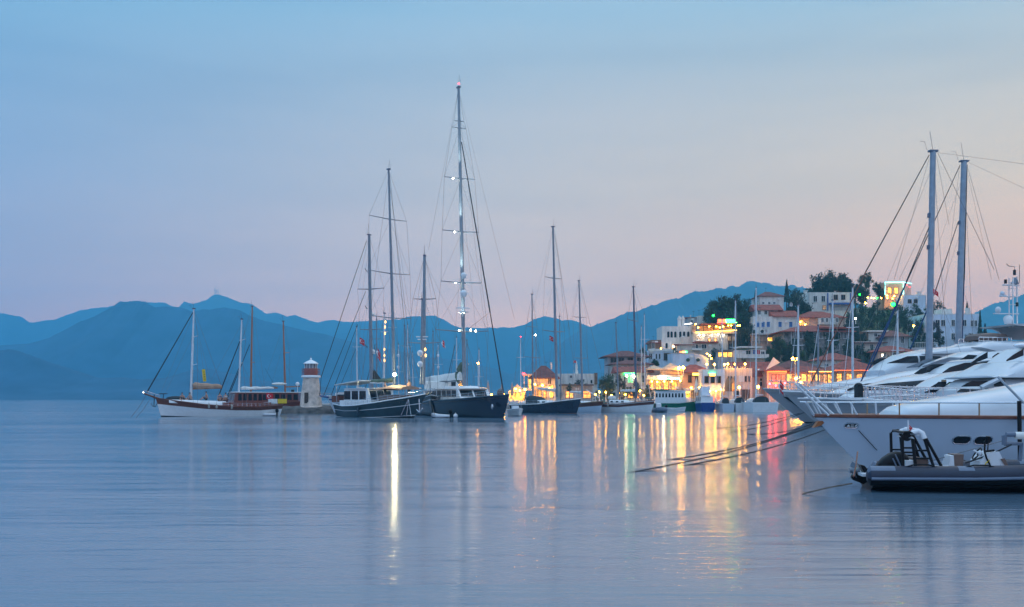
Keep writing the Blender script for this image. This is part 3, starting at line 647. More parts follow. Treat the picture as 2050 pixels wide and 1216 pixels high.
# ---- dark green-black gulet right of the lighthouse
g = Boat('gulet', 'dark hulled gulet with white line and tan awning, moored right of lighthouse', 'sailing boat', (852, 108), (690, 118))
g.hull(4.9, [(0, 1.5), (.15, 1.28), (.35, 1.35), (.6, 1.7), (.85, 2.2), (1, 2.62)], rake=.16, bands=[(.24, 'antifoul'), (.27, 'white_paint'), (.66, 'dark_hull'), (.69, 'white_paint'), (1, 'dark_hull')], cap='white_paint', stern=.7, rstern=.02)
bp = lambda px, py: g.loc(px, py)
xa, za = bp(868, 786); xb, zb = bp(835, 797); q = MB(); q.tube([(xb - 1.5, 0, zb - .55), (xb, 0, zb), (xa, 0, za)], [.16, .15, .1], 8); q.build('bowsprit', 'dark_hull', g.root, smooth=True)
q = MB()
for sg in (1, -1):
    q.tube([(xb - 2, sg * .9, zb + .5), (xb, sg * .5, zb + .6), (xa, sg * .2, za + .45)], .025, 5)
    for t in (0, .33, .66, 1): q.tube([(lerp(xb, xa, t), sg * lerp(.5, .2, t), lerp(zb, za, t)), (lerp(xb, xa, t), sg * lerp(.5, .2, t), lerp(zb + .6, za + .45, t))], .02, 5)
q.build('pulpit_rail', 'steel', g.root)
x0, _ = bp(712, 800); x1, _ = bp(768, 800); g.house(x0, x1, 1.1, 3.25, 1.75, 'white_paint', 'white_paint', 3, (.42, .88), .5, .3, 3, gap=.14)
q = MB(); xa, za = bp(693, 772); xb, zb = bp(742, 763)
q.add([(xa, -1.7, za), (xa, 1.7, za), (xb, 1.7, zb), (xb, -1.7, zb), (xa, -1.7, za + .08), (xa, 1.7, za + .08), (xb, 1.7, zb + .08), (xb, -1.7, zb + .08)], [(0, 1, 2, 3), (4, 5, 6, 7), (0, 1, 5, 4), (1, 2, 6, 5), (2, 3, 7, 6), (3, 0, 4, 7)]); q.build('bimini', 'canvas_white', g.root)
q = MB()
for x, z in ((xa + .3, za), (xb - .3, zb), ((xa + xb) / 2, (za + zb) / 2)):
    for sg in (1, -1): q.tube([(x, sg * 1.6, 1.3), (x, sg * 1.6, z)], .03, 5)
q.build('bimini_frame', 'steel', g.root)
x0, z0 = bp(776, 779); x1, z1 = bp(822, 777); g.loft('awning', catm([(x0, z0 - .15, z0 + .2, 1.7), (lerp(x0, x1, .5), z0, z0 + .45, 1.75), (x1, z0 - .1, z0 + .28, 1.3)], 4), 'canvas_tan', p=2.4)
x0, z0 = bp(776, 800); x1, z1 = bp(818, 797); q = MB(); q.box(((x0 + x1) / 2, 0, 2.1), (x1 - x0, 2.6, .9)); q.build('deck_cushions', 'leather_brown', g.root)
x0, _ = bp(707, 806); x1, _ = bp(770, 806); q = MB(); q.box(((x0 + x1) / 2, 0, 1.62), (x1 - x0, 3.9, .62))
q.build('side_screen', 'white_paint', g.root)
x, z = bp(692, 799); q = MB(); q.box((x, 0, z), (1.4, 3.0, .75)); q.build('stern_locker', 'brown_wood', g.root)
mm = g.mast((778, 340), (790, 778), .17, 'mast_grey', [(440, 33), (549, 43), (638, 42)], [((780, 348), (822, 770), .03, 'wire'), ((779, 360), (833, 790), .02, 'wire'), ((778, 350), (720, 790), .018, 'wire')])
g.boom((789, 766), (742, 766), .12, 'mast_white', 'canvas_green', mm, 2.2)
fl_ = thing('floodlight', 'dazzling white floodlight on the mast of the dark gulet', 'lamp', P(790.5, 750, 109.6)); q = MB(); q.ball((0, -.14, 0), .15); q.build('bulb', 'flood', fl_, smooth=True); q = MB(); q.box((0, .22, 0), (.22, .12, .2)); q.tube([(0, .25, 0), (0, 1.1, -.1)], .05, 6); q.build('housing', 'iron', fl_)
for px, py in ((716, 825),): g.fender(px, py, 'fender_dark', .16, .9)
g.rail(.2, .92, .55, 14, 2)
q = MB(); x, z = bp(828, 810)
for dx in (-.9, .1, .9):
    q.tube([(x + .2, .9 * g.near, z + .6), (x + dx, 1.1 * g.near, .2)], .025, 5)
q.tube([(x - .9, 1.1 * g.near, .22), (x + .2, 1.15 * g.near, .3)], .05, 5); q.build('boarding_ladder', 'steel', g.root)
q = MB(); x, z = bp(846, 812); q.tube([(x, .5 * g.near, z + .7), (x + .15, .55 * g.near, z - .6)], .06, 6); q.tube([(x - .35, .55 * g.near, z - .45), (x + .15, .55 * g.near, z - .75), (x + .6, .55 * g.near, z - .3)], .06, 6); q.build('anchor', 'steel', g.root, smooth=True)
person('person in dark clothes standing on the dark gulet foredeck', 819, 793, 110, 'stand', 'shirt_dark', 2.6)
person('person in dark clothes standing amidships on the dark gulet', 771, 796, 112, 'stand', 'shirt_dark', 2.0)
q = MB(); q.tube([P(858, 802, 108), P(866, 815, 104), P(871, 834, 100)], .02, 5); tag(q.build('mooring_rope', 'rope'), 'mooring rope slanting right from the dark gulet bow to the water', 'rope', 'ropes from bows into the water')

# ---- pale ketch with bowsprit pointing at the lighthouse
g = Boat('ketch', 'pale blue hulled ketch behind the dark gulet, bowsprit pointing at the lighthouse', 'sailing boat', (655, 131), (800, 152))
g.hull(5.2, [(0, 1.6), (.4, 1.5), (.75, 1.9), (1, 2.5)], rake=.12, bands=[(.25, 'antifoul'), (.8, 'pale_hull'), (.86, 'blue_hull'), (1, 'white_paint')], cap='white_paint', deck='teak')
xa, za = g.loc(641, 793); xb, zb = g.loc(665, 797); q = MB(); q.tube([(xb, 0, zb), (xa, 0, za)], [.14, .1], 8); q.build('bowsprit', 'blue_hull', g.root, smooth=True)
q = MB()
for sg in (1, -1):
    q.tube([(xb, sg * .8, zb + .4), (xa, sg * .3, za + .4)], .025, 5)
    for t in (0, .3, .6, 1): q.tube([(lerp(xb, xa, t), sg * lerp(.8, .3, t), zb - .1), (lerp(xb, xa, t), sg * lerp(.8, .3, t), zb + .4)], .02, 5)
q.build('pulpit_rail', 'steel', g.root)
m1 = g.mast((739, 471), (744, 800), .26, 'mast_grey', [(579, 28), (660, 24)], [((734, 482), (643, 755), .055, 'dark_rope'), ((643, 755), (640, 792), .055, 'dark_rope'), ((732, 584), (648, 792), .05, 'dark_rope'), ((716, 650), (663, 792), .05, 'dark_rope'), ((712, 700), (672, 795), .04, 'dark_rope')], rtop=.72)
g.dome(747, 630, .24, m1); g.dome(747, 704, .3, m1)
q = MB(); xx, zz_ = g.loc(735, 619); 
for py in (545, 619, 696): 
    x, z = g.loc(736, py); q.tube([(x + .1, 0, z), (x + 1.0, .1, z + .35)], .06, 6)
q.build('steaming_light_bracket', 'mast_dark', m1)
m2 = g.mast((770, 628), (768, 790), .16, 'mast_white', [(665, 8)], [((772, 634), (790, 720), .015, 'wire')])
x0, _ = g.loc(735, 790); x1, _ = g.loc(690, 790); g.house(x0, x1, 1.4, 2.9, 1.6, 'white_paint', 'white_paint', 4)
q = MB(); x, z = g.loc(758, 765); xk, zk = g.loc(744, 752); q.add([(xk, 0, zk + 1.0), (xk - 3.2, .1, z + .05), (xk, .15, z)], [(0, 1, 2)]); q.add([(xk, .3, zk + 1.0), (xk - 3.2, .25, z + .05), (xk, .35, z)], [(0, 1, 2)]); q.build('riding_sail', 'canvas_dark', g.root)
for px, py in ((770, 645), (769, 655), (769, 668), (768, 700), (768, 712), (768, 722)):
    q = MB(); x, z = g.loc(px, py); q.ball((x + .05, -g.near * 0 + .17 * g.near, z), .085, n=8, sq=(1, 1, 2.2)); q.build('mast_light', 'bulb_mast', m2)
flag('red flag at the spreader of the pale ketch, higher of two', 720, 676, 138, 10, 12, tilt=-.2, hang=.3)
flag('limp red flag right of the thick grey mast, lower of two', 756, 698, 137, 6, 18, tilt=-.5, hang=.2)

# ---- white motor sailer with tall wheelhouse between the two dark yachts
g = Boat('motor_sailer', 'white motor sailer with two storey wheelhouse behind the navy yacht', 'motor sailer', (862, 118), (905, 142))
g.hull(5.6, [(0, 1.8), (.4, 1.75), (.75, 2.0), (1, 2.55)], rake=.1, bands=[(.2, 'antifoul'), (.8, 'dark_hull'), (.85, 'white_paint'), (1, 'dark_hull')], cap='white_paint', deck='teak')
cx = .0
g.house(-8.5, 1.6, 1.6, 3.1, 2.3, 'white_paint', 'white_paint', 6, (.45, .85), .5, .15, 3)
g.house(-6.8, 0.4, 3.2, 4.9, 2.1, 'white_paint', 'white_paint', 5, (.3, .88), .7, .35, 4, gap=.12)
q = MB(); x, z = g.loc(845, 770); q.prism([(3.0, 3.3), (6.5, 3.3), (6.2, 4.2), (3.2, 4.35)], -1.5, 1.5); q.build('windbreak', 'canvas_white', g.root)
m1 = g.mast((850, 513), (848, 770), .2, 'mast_grey', [(600, 20), (688, 28)], [((850, 520), (930, 690), .016, 'wire'), ((848, 520), (812, 770), .016, 'wire'), ((852, 520), (880, 700), .012, 'wire')], rtop=.75)
g.dome(841, 707, .32, m1); g.dome(841, 729, .32, m1)
q = MB(); x, z = g.loc(845, 680); q.box((x, 0, z), (.9, .9, .1)); q.tube([(x, 0, z - .3), (x, 0, z + .5)], .05, 6); q.box((x, 0, z + .3), (.3, 1.3, .12)); q.build('radar_scanner', 'white_paint', m1)
for px, py in ((846, 700), (847, 712)):
    q = MB(); x, z = g.loc(px, py); q.ball((x, .3 * g.near, z), .09, n=8, sq=(1, 1, 2)); q.build('mast_light', 'bulb_mast', m1)
m2 = g.mast((845, 600), (843, 770), .13, 'mast_grey', [], [], False)

# ---- big navy sloop with the tallest mast
g = Boat('sailing_yacht', 'large navy hulled sailing yacht with the tallest mast and its bow to the right', 'sailing boat', (1018, 106), (856, 130))
g.hull(6.6, [(0, 1.8), (.3, 1.75), (.65, 2.05), (1, 2.55)], rake=.06, rstern=.0, bands=[(.16, 'antifoul'), (1, 'navy_hull')], cap='navy_hull', deck='teak', stern=.8, full=2.0, tm=.35)
g.house(-6.0, 4.2, 1.7, 3.25, 1.9, 'white_paint', 'white_paint', 5, (.42, .9), .5, .9, 2, gap=.12)
q = MB(); q.prism([(2.2, 3.28), (-4.5, 3.28), (-4.0, 3.6), (1.2, 3.6)], -1.2, 1.2); q.build('roof_locker', 'white_paint', g.root)
m1 = g.mast((918, 176), (930, 783), .24, 'mast_grey', [(244, 10), (258, 14), (360, 30), (467, 36), (569, 40), (666, 52)], [((924, 285), (981, 625), .085, 'dark_rope'), ((981, 625), (1008, 786), .085, 'dark_rope'), ((917, 182), (858, 500), .014, 'wire'), ((919, 182), (1030, 640), .014, 'wire'), ((981, 625), (934, 662), .02, 'wire')], rtop=.62)
q = MB(); x, z = g.loc(918.5, 168); q.ball((x, 0, z), .09, n=8); q.build('masthead_light', 'lamp_red', m1)
g.dome(934, 552, .36, m1, -.35); g.dome(934, 588, .42, m1, -.35)
q = MB(); x, z = g.loc(934, 626); q.box((x + .2, -.5, z), (1.4, 1.0, .08)); q.tube([(x, -.5, z - .5), (x, -.5, z + .5)], .05, 6); q.box((x, -.5, z + .5), (.3, 1.6, .14)); q.build('radar_scanner', 'white_paint', m1)
mx = lambda py: g.loc(lerp(918, 930, (py - 176) / 607), py)
for py in (310, 330, 350, 430, 445, 530, 552, 598, 612, 640, 650, 662):   # flood lit mast: small lamps on the spreaders
    pass
for py, off in ((360, .9), (467, .8), (569, .8), (664, -1.6), (662, -1.0), (664, .5)):
    x, z = mx(py); c = (x - .1, -g.near * 0 + off * -1.0 * (1 if True else 0), z + .1); q = MB(); q.ball(c, .085, n=8); q.build('spreader_light', 'bulb_white', m1)
def uplight(py, e):   # spreader floods that light the mast above them, as the photo shows
    x, z = mx(py); ld = bpy.data.lights.new('spreader_flood', 'SPOT'); ld.energy = e; ld.spot_size = R(34); ld.spot_blend = .8; ld.color = (.9, 1, .9); ld.shadow_soft_size = .05
    lo = bpy.data.objects.new('spreader_flood', ld); COL.objects.link(lo); lo.parent = m1; lo.location = (x + .75, -.75, z + .15)
    v = Vector((-.75, .75, 5.2)); lo.rotation_euler = v.to_track_quat('-Z', 'Y').to_euler()
for py, e in ((664, 5000), (569, 4000), (467, 4000), (360, 3000)): uplight(py, e)
q = MB(); xa, za = g.loc(922, 752); xb, zb = g.loc(843, 758); n = 14; vs = []
for i in range(n + 1):
    t = i / n; x = lerp(xa, xb, t)
    for dy, hh in ((-.28, 0), (-.2, .55), (0, .8 - .15 * t), (.2, .55), (.28, 0)): vs.append((x, dy, lerp(za, zb, t) - .55 + hh * (1.25 - .25 * t) + .03 * math.sin(t * 21)))
q.add(vs, [(i * 5 + j, (i + 1) * 5 + j, (i + 1) * 5 + j + 1, i * 5 + j + 1) for i in range(n) for j in range(4)] + [(0, 1, 2, 3, 4), tuple(n * 5 + j for j in range(5))]); q.build('sail_cover', 'canvas_white', m1, smooth=True)
bar('boom', (xa, 0, za - .6), (xb - .4, 0, zb - .6), .14, 'mast_grey', m1)
q = MB(); pts = []; rs = []
for i in range(9):
    t = i / 8; x, z = g.loc(lerp(924, 921, t) - 6 * math.sin(t * 3), lerp(728, 766, t)); pts.append((x, .2 * math.sin(t * 5), z)); rs.append(.12 + .34 * math.sin(math.pi * min(1, t * 1.1 + .05)) ** .8)
q.tube(pts, rs, 8); q.build('bunched_sail', 'canvas_green', m1, smooth=True)
g.rail(.08, .97, .55, 16, 2)
q = MB(); x = g.L / 2 - 2.1; q.ball((x, 0, 2.75), .42, sq=(1, 1, 1.15)); q.build('windlass_cover', 'leather_brown', g.root, smooth=True)
q = MB(); x = g.L / 2 - 1.7; y = g.near * .55; q.ball((x - .6, g.near * .92, 1.25), .22, sq=(1.3, .4, 1.4)); q.build('anchor_pocket', 'steel', g.root, smooth=True)
tender('round white inflatable tender alongside the navy yacht', 884, 110, 1.9, 1.3, R(175), 'vinyl_white', True)
q = MB(); q.ball((0, 0, .22), .26); q.tube([(0, 0, .4), (0, 0, .6)], .03, 5); tag(q.build('mooring_buoy', 'vinyl_white', loc=P(912, 797, 109.5) * Vector((1, 1, 0)), smooth=True), 'single round white buoy beside the navy yacht hull', 'buoy')
q = MB(); q.ball((0, 0, 0), .09, n=8, sq=(1, 1, 2.5)); q.build
flag('small orange red flag left of the tallest mast', 886, 681, 112, 4, 13, tilt=-.1, hang=.2)

# ---- small white motor boat at the navy bow
b = Boat('motor_boat', 'small white open motor boat just right of the navy bow', 'motor boat', (1040, 120), (1024, 124))
b.hull(1.7, [(0, .75), (.5, .72), (1, .95)], rake=.1, bands=[(.3, 'antifoul'), (1, 'white_paint')], draft=.3, cap='white_paint', deck='white_paint')
q = MB(); q.prism([(-.2, .6), (.4, .6), (.1, 1.25), (-.2, 1.25)], -.4, .4); q.build('console', 'vinyl_white', b.root)
q = MB()
for sg in (1, -1): q.tube([(-.9, sg * .6, .7), (-.9, sg * .6, 1.9), (.2, sg * .6, 1.9), (.5, sg * .6, .8)], .03, 5)
q.tube([(-.9, -.6, 1.9), (-.9, .6, 1.9)], .03, 5); q.build('cover_frame', 'steel', b.root)

# ---- yachts along the town quay
def yacht(label, bow, stern, B, sheer, bands, masts, cabin=None, cap='teak', spray=None, boomto=None, name='sailing_yacht', rail=True, group='sailing boats at the town quay', **kw):
    g = Boat(name, label, 'sailing boat', bow, stern, group); g.hull(B, sheer, bands=bands, cap=cap, **kw)
    if cabin:
        a, c, h, w = cabin; g.loft('coachroof', catm([(-g.L / 2 + a * g.L, g.deck(0) - .3, g.deck(0) + h, w), (-g.L / 2 + (a + c) / 2 * g.L, g.deck(0) - .3, g.deck(0) + h * .95, w), (-g.L / 2 + c * g.L, g.deck(0) - .2, g.deck(0) + h * .25, w * .6)], 5), 'white_paint', p=5)
        for sg in (1, -1):
            for i in range(3):
                x = -g.L / 2 + (a + .03 + (c - a) * .6 * i / 3) * g.L; q = MB(); q.prism([(x, g.deck(0) + h * .3), (x + g.L * .045, g.deck(0) + h * .3), (x + g.L * .04, g.deck(0) + h * .7), (x, g.deck(0) + h * .7)], sg * (w - .06), sg * (w + .03)); q.build('window', 'glass', g.root)
    if spray:
        a, h, m = spray; x = -g.L / 2 + a * g.L; g.loft('sprayhood', catm([(x - .9, g.deck(x), g.deck(x) + h, B * .33), (x + .4, g.deck(x), g.deck(x) + h * .9, B * .32), (x + 1.3, g.deck(x), g.deck(x) + h * .35, B * .28)], 4), m, p=3)
    if rail: g.rail(.05, .97, .5, 10, 2, r=.012)
    return g
g = yacht('navy hulled sloop with dark sprayhood moored left of the town quay', (1163, 139), (1033, 147), 4.2, [(0, 1.2), (.5, 1.35), (1, 2.1)], [(.2, 'antifoul'), (.23, 'lamp_red' if False else 'brown_wood'), (1, 'navy_hull')], None, (.3, .72, .55, 1.2), cap='white_paint', spray=(.33, 1.25, 'canvas_dark'), rake=.08)
m = g.mast((1107, 455), (1115, 795), .2, 'mast_grey', [(558, 17), (665, 23)], [((1109, 458), (1140, 660), .02, 'wire'), ((1106, 460), (1063, 640), .012, 'wire'), ((1112, 470), (1158, 790), .016, 'wire')], rtop=.65)
g.boom((1114, 784), (1078, 779), .11, 'mast_white', 'canvas_white', m, 1.9)
m = g.mast((1065, 590), (1067, 790), .12, 'mast_grey', [(655, 11), (716, 17)], [((1064, 595), (1046, 700), .012, 'wire')]); 
flag('small red flag left of the navy sloop main mast', 1100, 672, 144, 8, 9, tilt=-.2, hang=.2)
g = yacht('grey white sloop between the navy sloop and the white ketch', (1207, 150), (1140, 160), 3.8, [(0, 1.2), (.5, 1.25), (1, 1.7)], [(.2, 'antifoul'), (.7, 'pale_hull'), (.8, 'brown_wood'), (1, 'brown_wood')], None, (.3, .7, .5, 1.1), rake=.08)
m = g.mast((1159, 563), (1166, 795), .17, 'mast_grey', [(636, 14), (718, 14)], [((1161, 566), (1203, 740), .03, 'wire'), ((1157, 566), (1143, 640), .012, 'wire')])
g.boom((1165, 788), (1140, 786), .1, 'mast_white', 'canvas_white', m, 1.8)
q = MB(); xa, za = g.loc(1171, 781); xb, zb = g.loc(1196, 797); q.tube([(xa, .3, za), (xb, .3, zb)], .07, 6); q.build('spinnaker_pole', 'mast_white', g.root)
g.mast((1120, 634), (1123, 790), .11, 'mast_grey', [(664, 6)], [], False)
g = yacht('white ketch with black gunwale stripe moored at mid quay', (1311, 150), (1204, 154), 3.9, [(0, 1.3), (.4, 1.25), (1, 1.85)], [(.2, 'antifoul'), (.74, 'white_paint'), (.93, 'brown_wood'), (1, 'white_paint')], None, (.2, .7, .55, 1.2), cap='brown_wood', rake=.09)
m = g.mast((1268, 575), (1274, 797), .18, 'mast_dark', [(643, 14)], [((1270, 580), (1287, 622), .016, 'wire'), ((1282, 690), (1303, 796), .035, 'mast_white'), ((1266, 580), (1256, 640), .012, 'wire')])
g.boom((1273, 784), (1242, 783), .1, 'mast_white', 'canvas_white', m, 1.7)
m = g.mast((1233, 647), (1238, 797), .12, 'mast_grey', [], [((1231, 650), (1222, 700), .012, 'wire')])
g.fender(1216, 812); 
x, z = g.loc(1225, 797); q = MB(); q.ball((x, 0, z), .5, sq=(1.4, 1.1, .8)); q.build('deck_bundle', 'canvas_white', g.root, smooth=True)

# ---- green trip boat
g = Boat('trip_boat', 'green hulled passenger boat with white wheelhouse and green canopy', 'passenger boat', (1421, 166), (1312, 170))
g.hull(3.8, [(0, 1.25), (.5, 1.25), (.8, 1.6), (1, 2.1)], rake=.1, bands=[(.24, 'antifoul'), (1, 'green_hull')], cap='green_hull', deck='teak')
x0, _ = g.loc(1317, 790); x1, _ = g.loc(1380, 790); g.house(x0, x1, 1.25, 3.35, 1.6, 'white_paint', 'plaster_blue', 9, (.5, .82), .35, .12, 3, gap=.4)
xa, za = g.loc(1313, 781); xb, zb = g.loc(1345, 777); q = MB(); q.box(((xa + xb) / 2, 0, za), (xb - xa, 3.4, .22)); q.build('canopy', 'green_hull', g.root)
q = MB()
for x in (xa + .15, (xa + xb) / 2, xb - .15):
    for sg in (1, -1): q.tube([(x, sg * 1.55, 1.2), (x, sg * 1.55, za - .1)], .04, 5)
q.build('canopy_post', 'white_paint', g.root)
g.rail(.5, .95, .5, 8, 2, 'white_paint', .02)
q = MB(); x, z = g.loc(1339, 791.5); q.ball((x, g.near * 1.2, z), .1, n=8); q.build('cabin_light', 'bulb_warm', g.root)
b = Boat('motor_boat', 'low white open boat in front of the green trip boat', 'motor boat', (1373, 158), (1335, 159))
b.hull(1.5, [(0, .6), (.5, .55), (1, .75)], rake=.08, bands=[(.3, 'antifoul'), (1, 'white_paint')], draft=.25, cap='white_paint', deck='vinyl_white')
q = MB(); q.ball((-b.L / 2 - .1, 0, .8), .25, sq=(1, .8, 1.2)); q.box((-b.L / 2 - .1, 0, .4), (.15, .12, .7)); q.build('outboard_motor', 'rubber_black', b.root, smooth=True)
t = tender('grey inflatable boat seen end on between white ketch and trip boat', 1319, 152, 3.2, 2.2, R(-80), 'rubber_grey', True)
q = MB(); q.prism([(-.5, .3), (.3, .3), (.1, 1.3), (-.3, 1.4)], -.35, .35); q.build('console', 'vinyl_white', t)

# ---- stern-to boats at the foot of the white cube house
def stern_to(label, px, d, wpx, L, zt, hullm, kind='sail'):
    c = (px - CXP) / FPX * d; B = wpx / FPX * d
    g = Boat('sailing_yacht' if kind == 'sail' else 'motor_boat', label, 'sailing boat' if kind == 'sail' else 'motor boat', (px * (d / (d + L)) + CXP * (1 - d / (d + L)), d + L), (px, d), 'boats with their sterns to the water below the town')
    g.hull(B, [(0, zt * .9), (.5, zt * .85), (1, zt)], rake=.05, bands=[(.2, 'antifoul'), (.24, 'navy_hull'), (1, hullm)], cap='white_paint', deck='white_paint', full=3, tm=.35, stern=.94, flare=.9)
    if kind == 'sail':
        g.loft('coachroof', catm([(-L * .2, zt * .7, zt + .5, B * .3), (L * .1, zt * .7, zt + .45, B * .3), (L * .28, zt * .7, zt + .1, B * .2)], 4), 'white_paint', p=4)
        g.loft('sprayhood', catm([(-L * .3, zt * .7, zt + .75, B * .27), (-L * .22, zt * .7, zt + .7, B * .27), (-L * .16, zt * .7, zt + .3, B * .3)], 4), 'canvas_dark', p=3)
    g.rail(.1, .97, .5, 8, 2, r=.012); return g
def pole_mast(g, px, ptop, r, m='mast_white', spread=((.45, 1.0),), x=0., rake=0.):
    """an upright mast on a boat that points at the viewer, where the lengthwise plane cannot be seen."""
    d = g.mid.y - 0; off = ((px - CXP) / FPX * d - g.mid.x); zt = EYE + (HYP - ptop) / FPX * d; base = g.deck(0) * .8
    v = g.root.matrix_world.inverted() if False else None
    A = Vector((x, 0, base)); T = Vector((x - rake, 0, zt)); q = MB(); q.tube([A, T], [r, r * .7], 8); o = q.build('mast', m, g.root, smooth=True)
    q = MB(); q.box(T, (.3, .15, .12)); q.tube([T, T + Vector((0, 0, .7))], .02, 4); q.build('masthead', 'mast_dark', o)
    tips = []
    for f, h in spread:
        c = A.lerp(T, 1 - f); q = MB()
        for sg in (1, -1): q.tube([c, c + Vector((-.1, sg * h, .05))], .035, 5)
        q.build('spreader', m, o); tips.append((c, h))
    for sg in (1, -1):
        q = MB(); q.tube([T] + [c + Vector((-.1, sg * h, .05)) for c, h in tips] + [Vector((x - .3, sg * g.B * .45, base + .2))], .014, 4); q.build('shroud', 'wire', o)
    q = MB(); q.tube([T, Vector((g.L / 2 - .2, 0, g.deck(g.L / 2)))], .03, 5); q.build('forestay', 'mast_white', o)
    q = MB(); q.tube([T, Vector((-g.L / 2 + .2, 0, g.deck(-g.L / 2)))], .014, 4); q.build('backstay', 'wire', o)
    bar('boom', (x, 0, base + 1.5), (x - g.L * .36, 0, base + 1.5), .09, m, o)
    return o
g = stern_to('blue hulled motor boat with white flybridge beside the trip boat', 1418, 160, 30, 9, 1.6, 'blue_hull', 'motor')
g.house(-3.5, 1.5, 1.2, 2.5, 1.0, 'white_paint', 'white_paint', 3); q = MB(); q.prism([(-2.6, 2.6), (-.3, 2.6), (-.9, 4.0), (-2.2, 4.0)], -.7, .7); q.build('flybridge', 'vinyl_white', g.root)
g = stern_to('grey hulled sloop, first of three sterns below the cube house', 1459, 158, 25, 10, 1.45, 'pale_hull'); pole_mast(g, 1474, 640, .13)
g = stern_to('white sloop in the middle below the white cube house', 1488, 158, 33, 11, 1.55, 'white_paint'); pole_mast(g, 1507, 602, .14)
g = stern_to('wide white catamaran-like sloop at the grey bow, below the red neon restaurant', 1533, 152, 56, 12, 1.7, 'white_paint'); pole_mast(g, 1545, 576, .15, spread=((.3, 1.1), (.6, 1.3)))

# ---- sailing boats whose masts stand between the town and the white motor yachts
for px, top, d, m, lab in ((1598, 612, 128, 'mast_white', 'pale mast with lamp bracket, left of the stone house'), (1638, 652, 132, 'mast_grey', 'short grey mast in front of the stone house'), (1667, 602, 126, 'mast_white', 'pale mast in front of the stone house gable'), (1707, 576, 118, 'mast_white', 'tall pale mast below the blue trimmed house'), (1797, 622, 124, 'mast_white', 'pale mast under the green hillside lamp')):
    g = Boat('sailing_yacht', 'mostly hidden sloop showing its ' + lab, 'sailing boat', (px - 20, d - 4), (px + 35, d + 6), 'sloops moored behind the motor yachts')
    g.hull(3.4, [(0, 1.1), (1, 1.5)], bands=[(.2, 'antifoul'), (1, 'white_paint')], cap='white_paint', deck='white_paint', rake=.08)
    g.loft('coachroof', catm([(-3, .8, 1.8, 1), (0, .8, 1.75, 1), (2.2, .9, 1.35, .6)], 4), 'white_paint', p=4)
    g.mast((px, top), (px, 795), .15, m, [(top + 80, 10)], [((px, top + 6), (px - 20, 790), .03, 'mast_white'), ((px, top + 4), (px + 34, 793), .014, 'wire')])
    g.boom((px, 778), (px + 25, 778), .09, 'mast_white', 'blue_sail', None, 1.6)

# ---- masts of the marina beyond the mole
bk = [(714, 655, 172, .13), (753, 634, 176, .13), (785, 606, 170, .12), (797, 690, 180, .1), (810, 653, 176, .13), (815, 650, 184, .12), (826, 706, 186, .09), (866, 664, 178, .12), (877, 690, 188, .1), (913, 676, 172, .12), (935, 682, 184, .09), (958, 700, 190, .09), (1042, 676, 190, .1), (1072, 672, 194, .1), (1290, 630, 196, .12), (1283, 654, 198, .1)]
where = ['mast above the pale ketch bow carrying a red flag', 'mast just right of the thick grey mast', 'mast beside the dark gulet mast', 'short mast with radar right of the floodlight', 'left one of a close mast pair behind the sail cover', 'right one of a close mast pair behind the sail cover', 'low mast left of the motor sailer mast', 'mast right of the motor sailer mast', 'short thin mast over the white wheelhouse', 'dark stayed mast left of the tallest mast', 'thin mast right of the tallest mast', 'short thin mast under the long dark forestay', 'thin red tipped mast left of the navy sloop mizzen', 'thin lamp topped mast right of the navy sloop mizzen', 'taller of two pale masts left of the arcaded house', 'shorter of two pale masts left of the arcaded house']
for i, (px, top, d, r) in enumerate(bk):
    g = Boat('sailing_yacht', 'distant sloop, ' + where[i], 'sailing boat', (px - 18 + (i % 3) * 6, d - 3), (px + 22, d + 5), 'distant sloops beyond the mole and quay')
    g.hull(3.2, [(0, 1.0), (1, 1.4)], bands=[(.2, 'antifoul'), (1, ('white_paint', 'pale_hull', 'white_paint')[i % 3])], cap='white_paint', deck='white_paint', rake=.08)
    g.loft('coachroof', catm([(-2.4, .7, 1.7, .9), (0, .7, 1.6, .9), (1.8, .8, 1.2, .5)], 4), 'white_paint', p=4)
    g.mast((px + (i % 2), top), (px + 1, 797), r, ('mast_white', 'mast_grey', 'brown_wood' if i in (9,) else 'mast_white')[i % 3], [(top + 40 + 5 * (i % 4), 9)], [((px, top + 4), (px - 17, 792), .02, 'wire'), ((px, top + 4), (px + 20, 794), .014, 'wire')] + ([((px - 2, 690), (px - 24, 790), .06, 'dark_rope')] if i in (1, 9) else []))
    if i in (3, 8): g.dome(px, top + 22, .25, g.last); g.dome(px, top + 45, .25, g.last)
    if i in (12, 13):
        q = MB(); x, z = g.loc(px, top - 1); q.ball((x, 0, z), .12, n=8); q.build('masthead_light', 'lamp_red' if i == 12 else 'bulb_white', g.last)
    g.boom((px, 778), (px + 18, 778), .08, 'mast_white', 'canvas_white', None, 1.6)
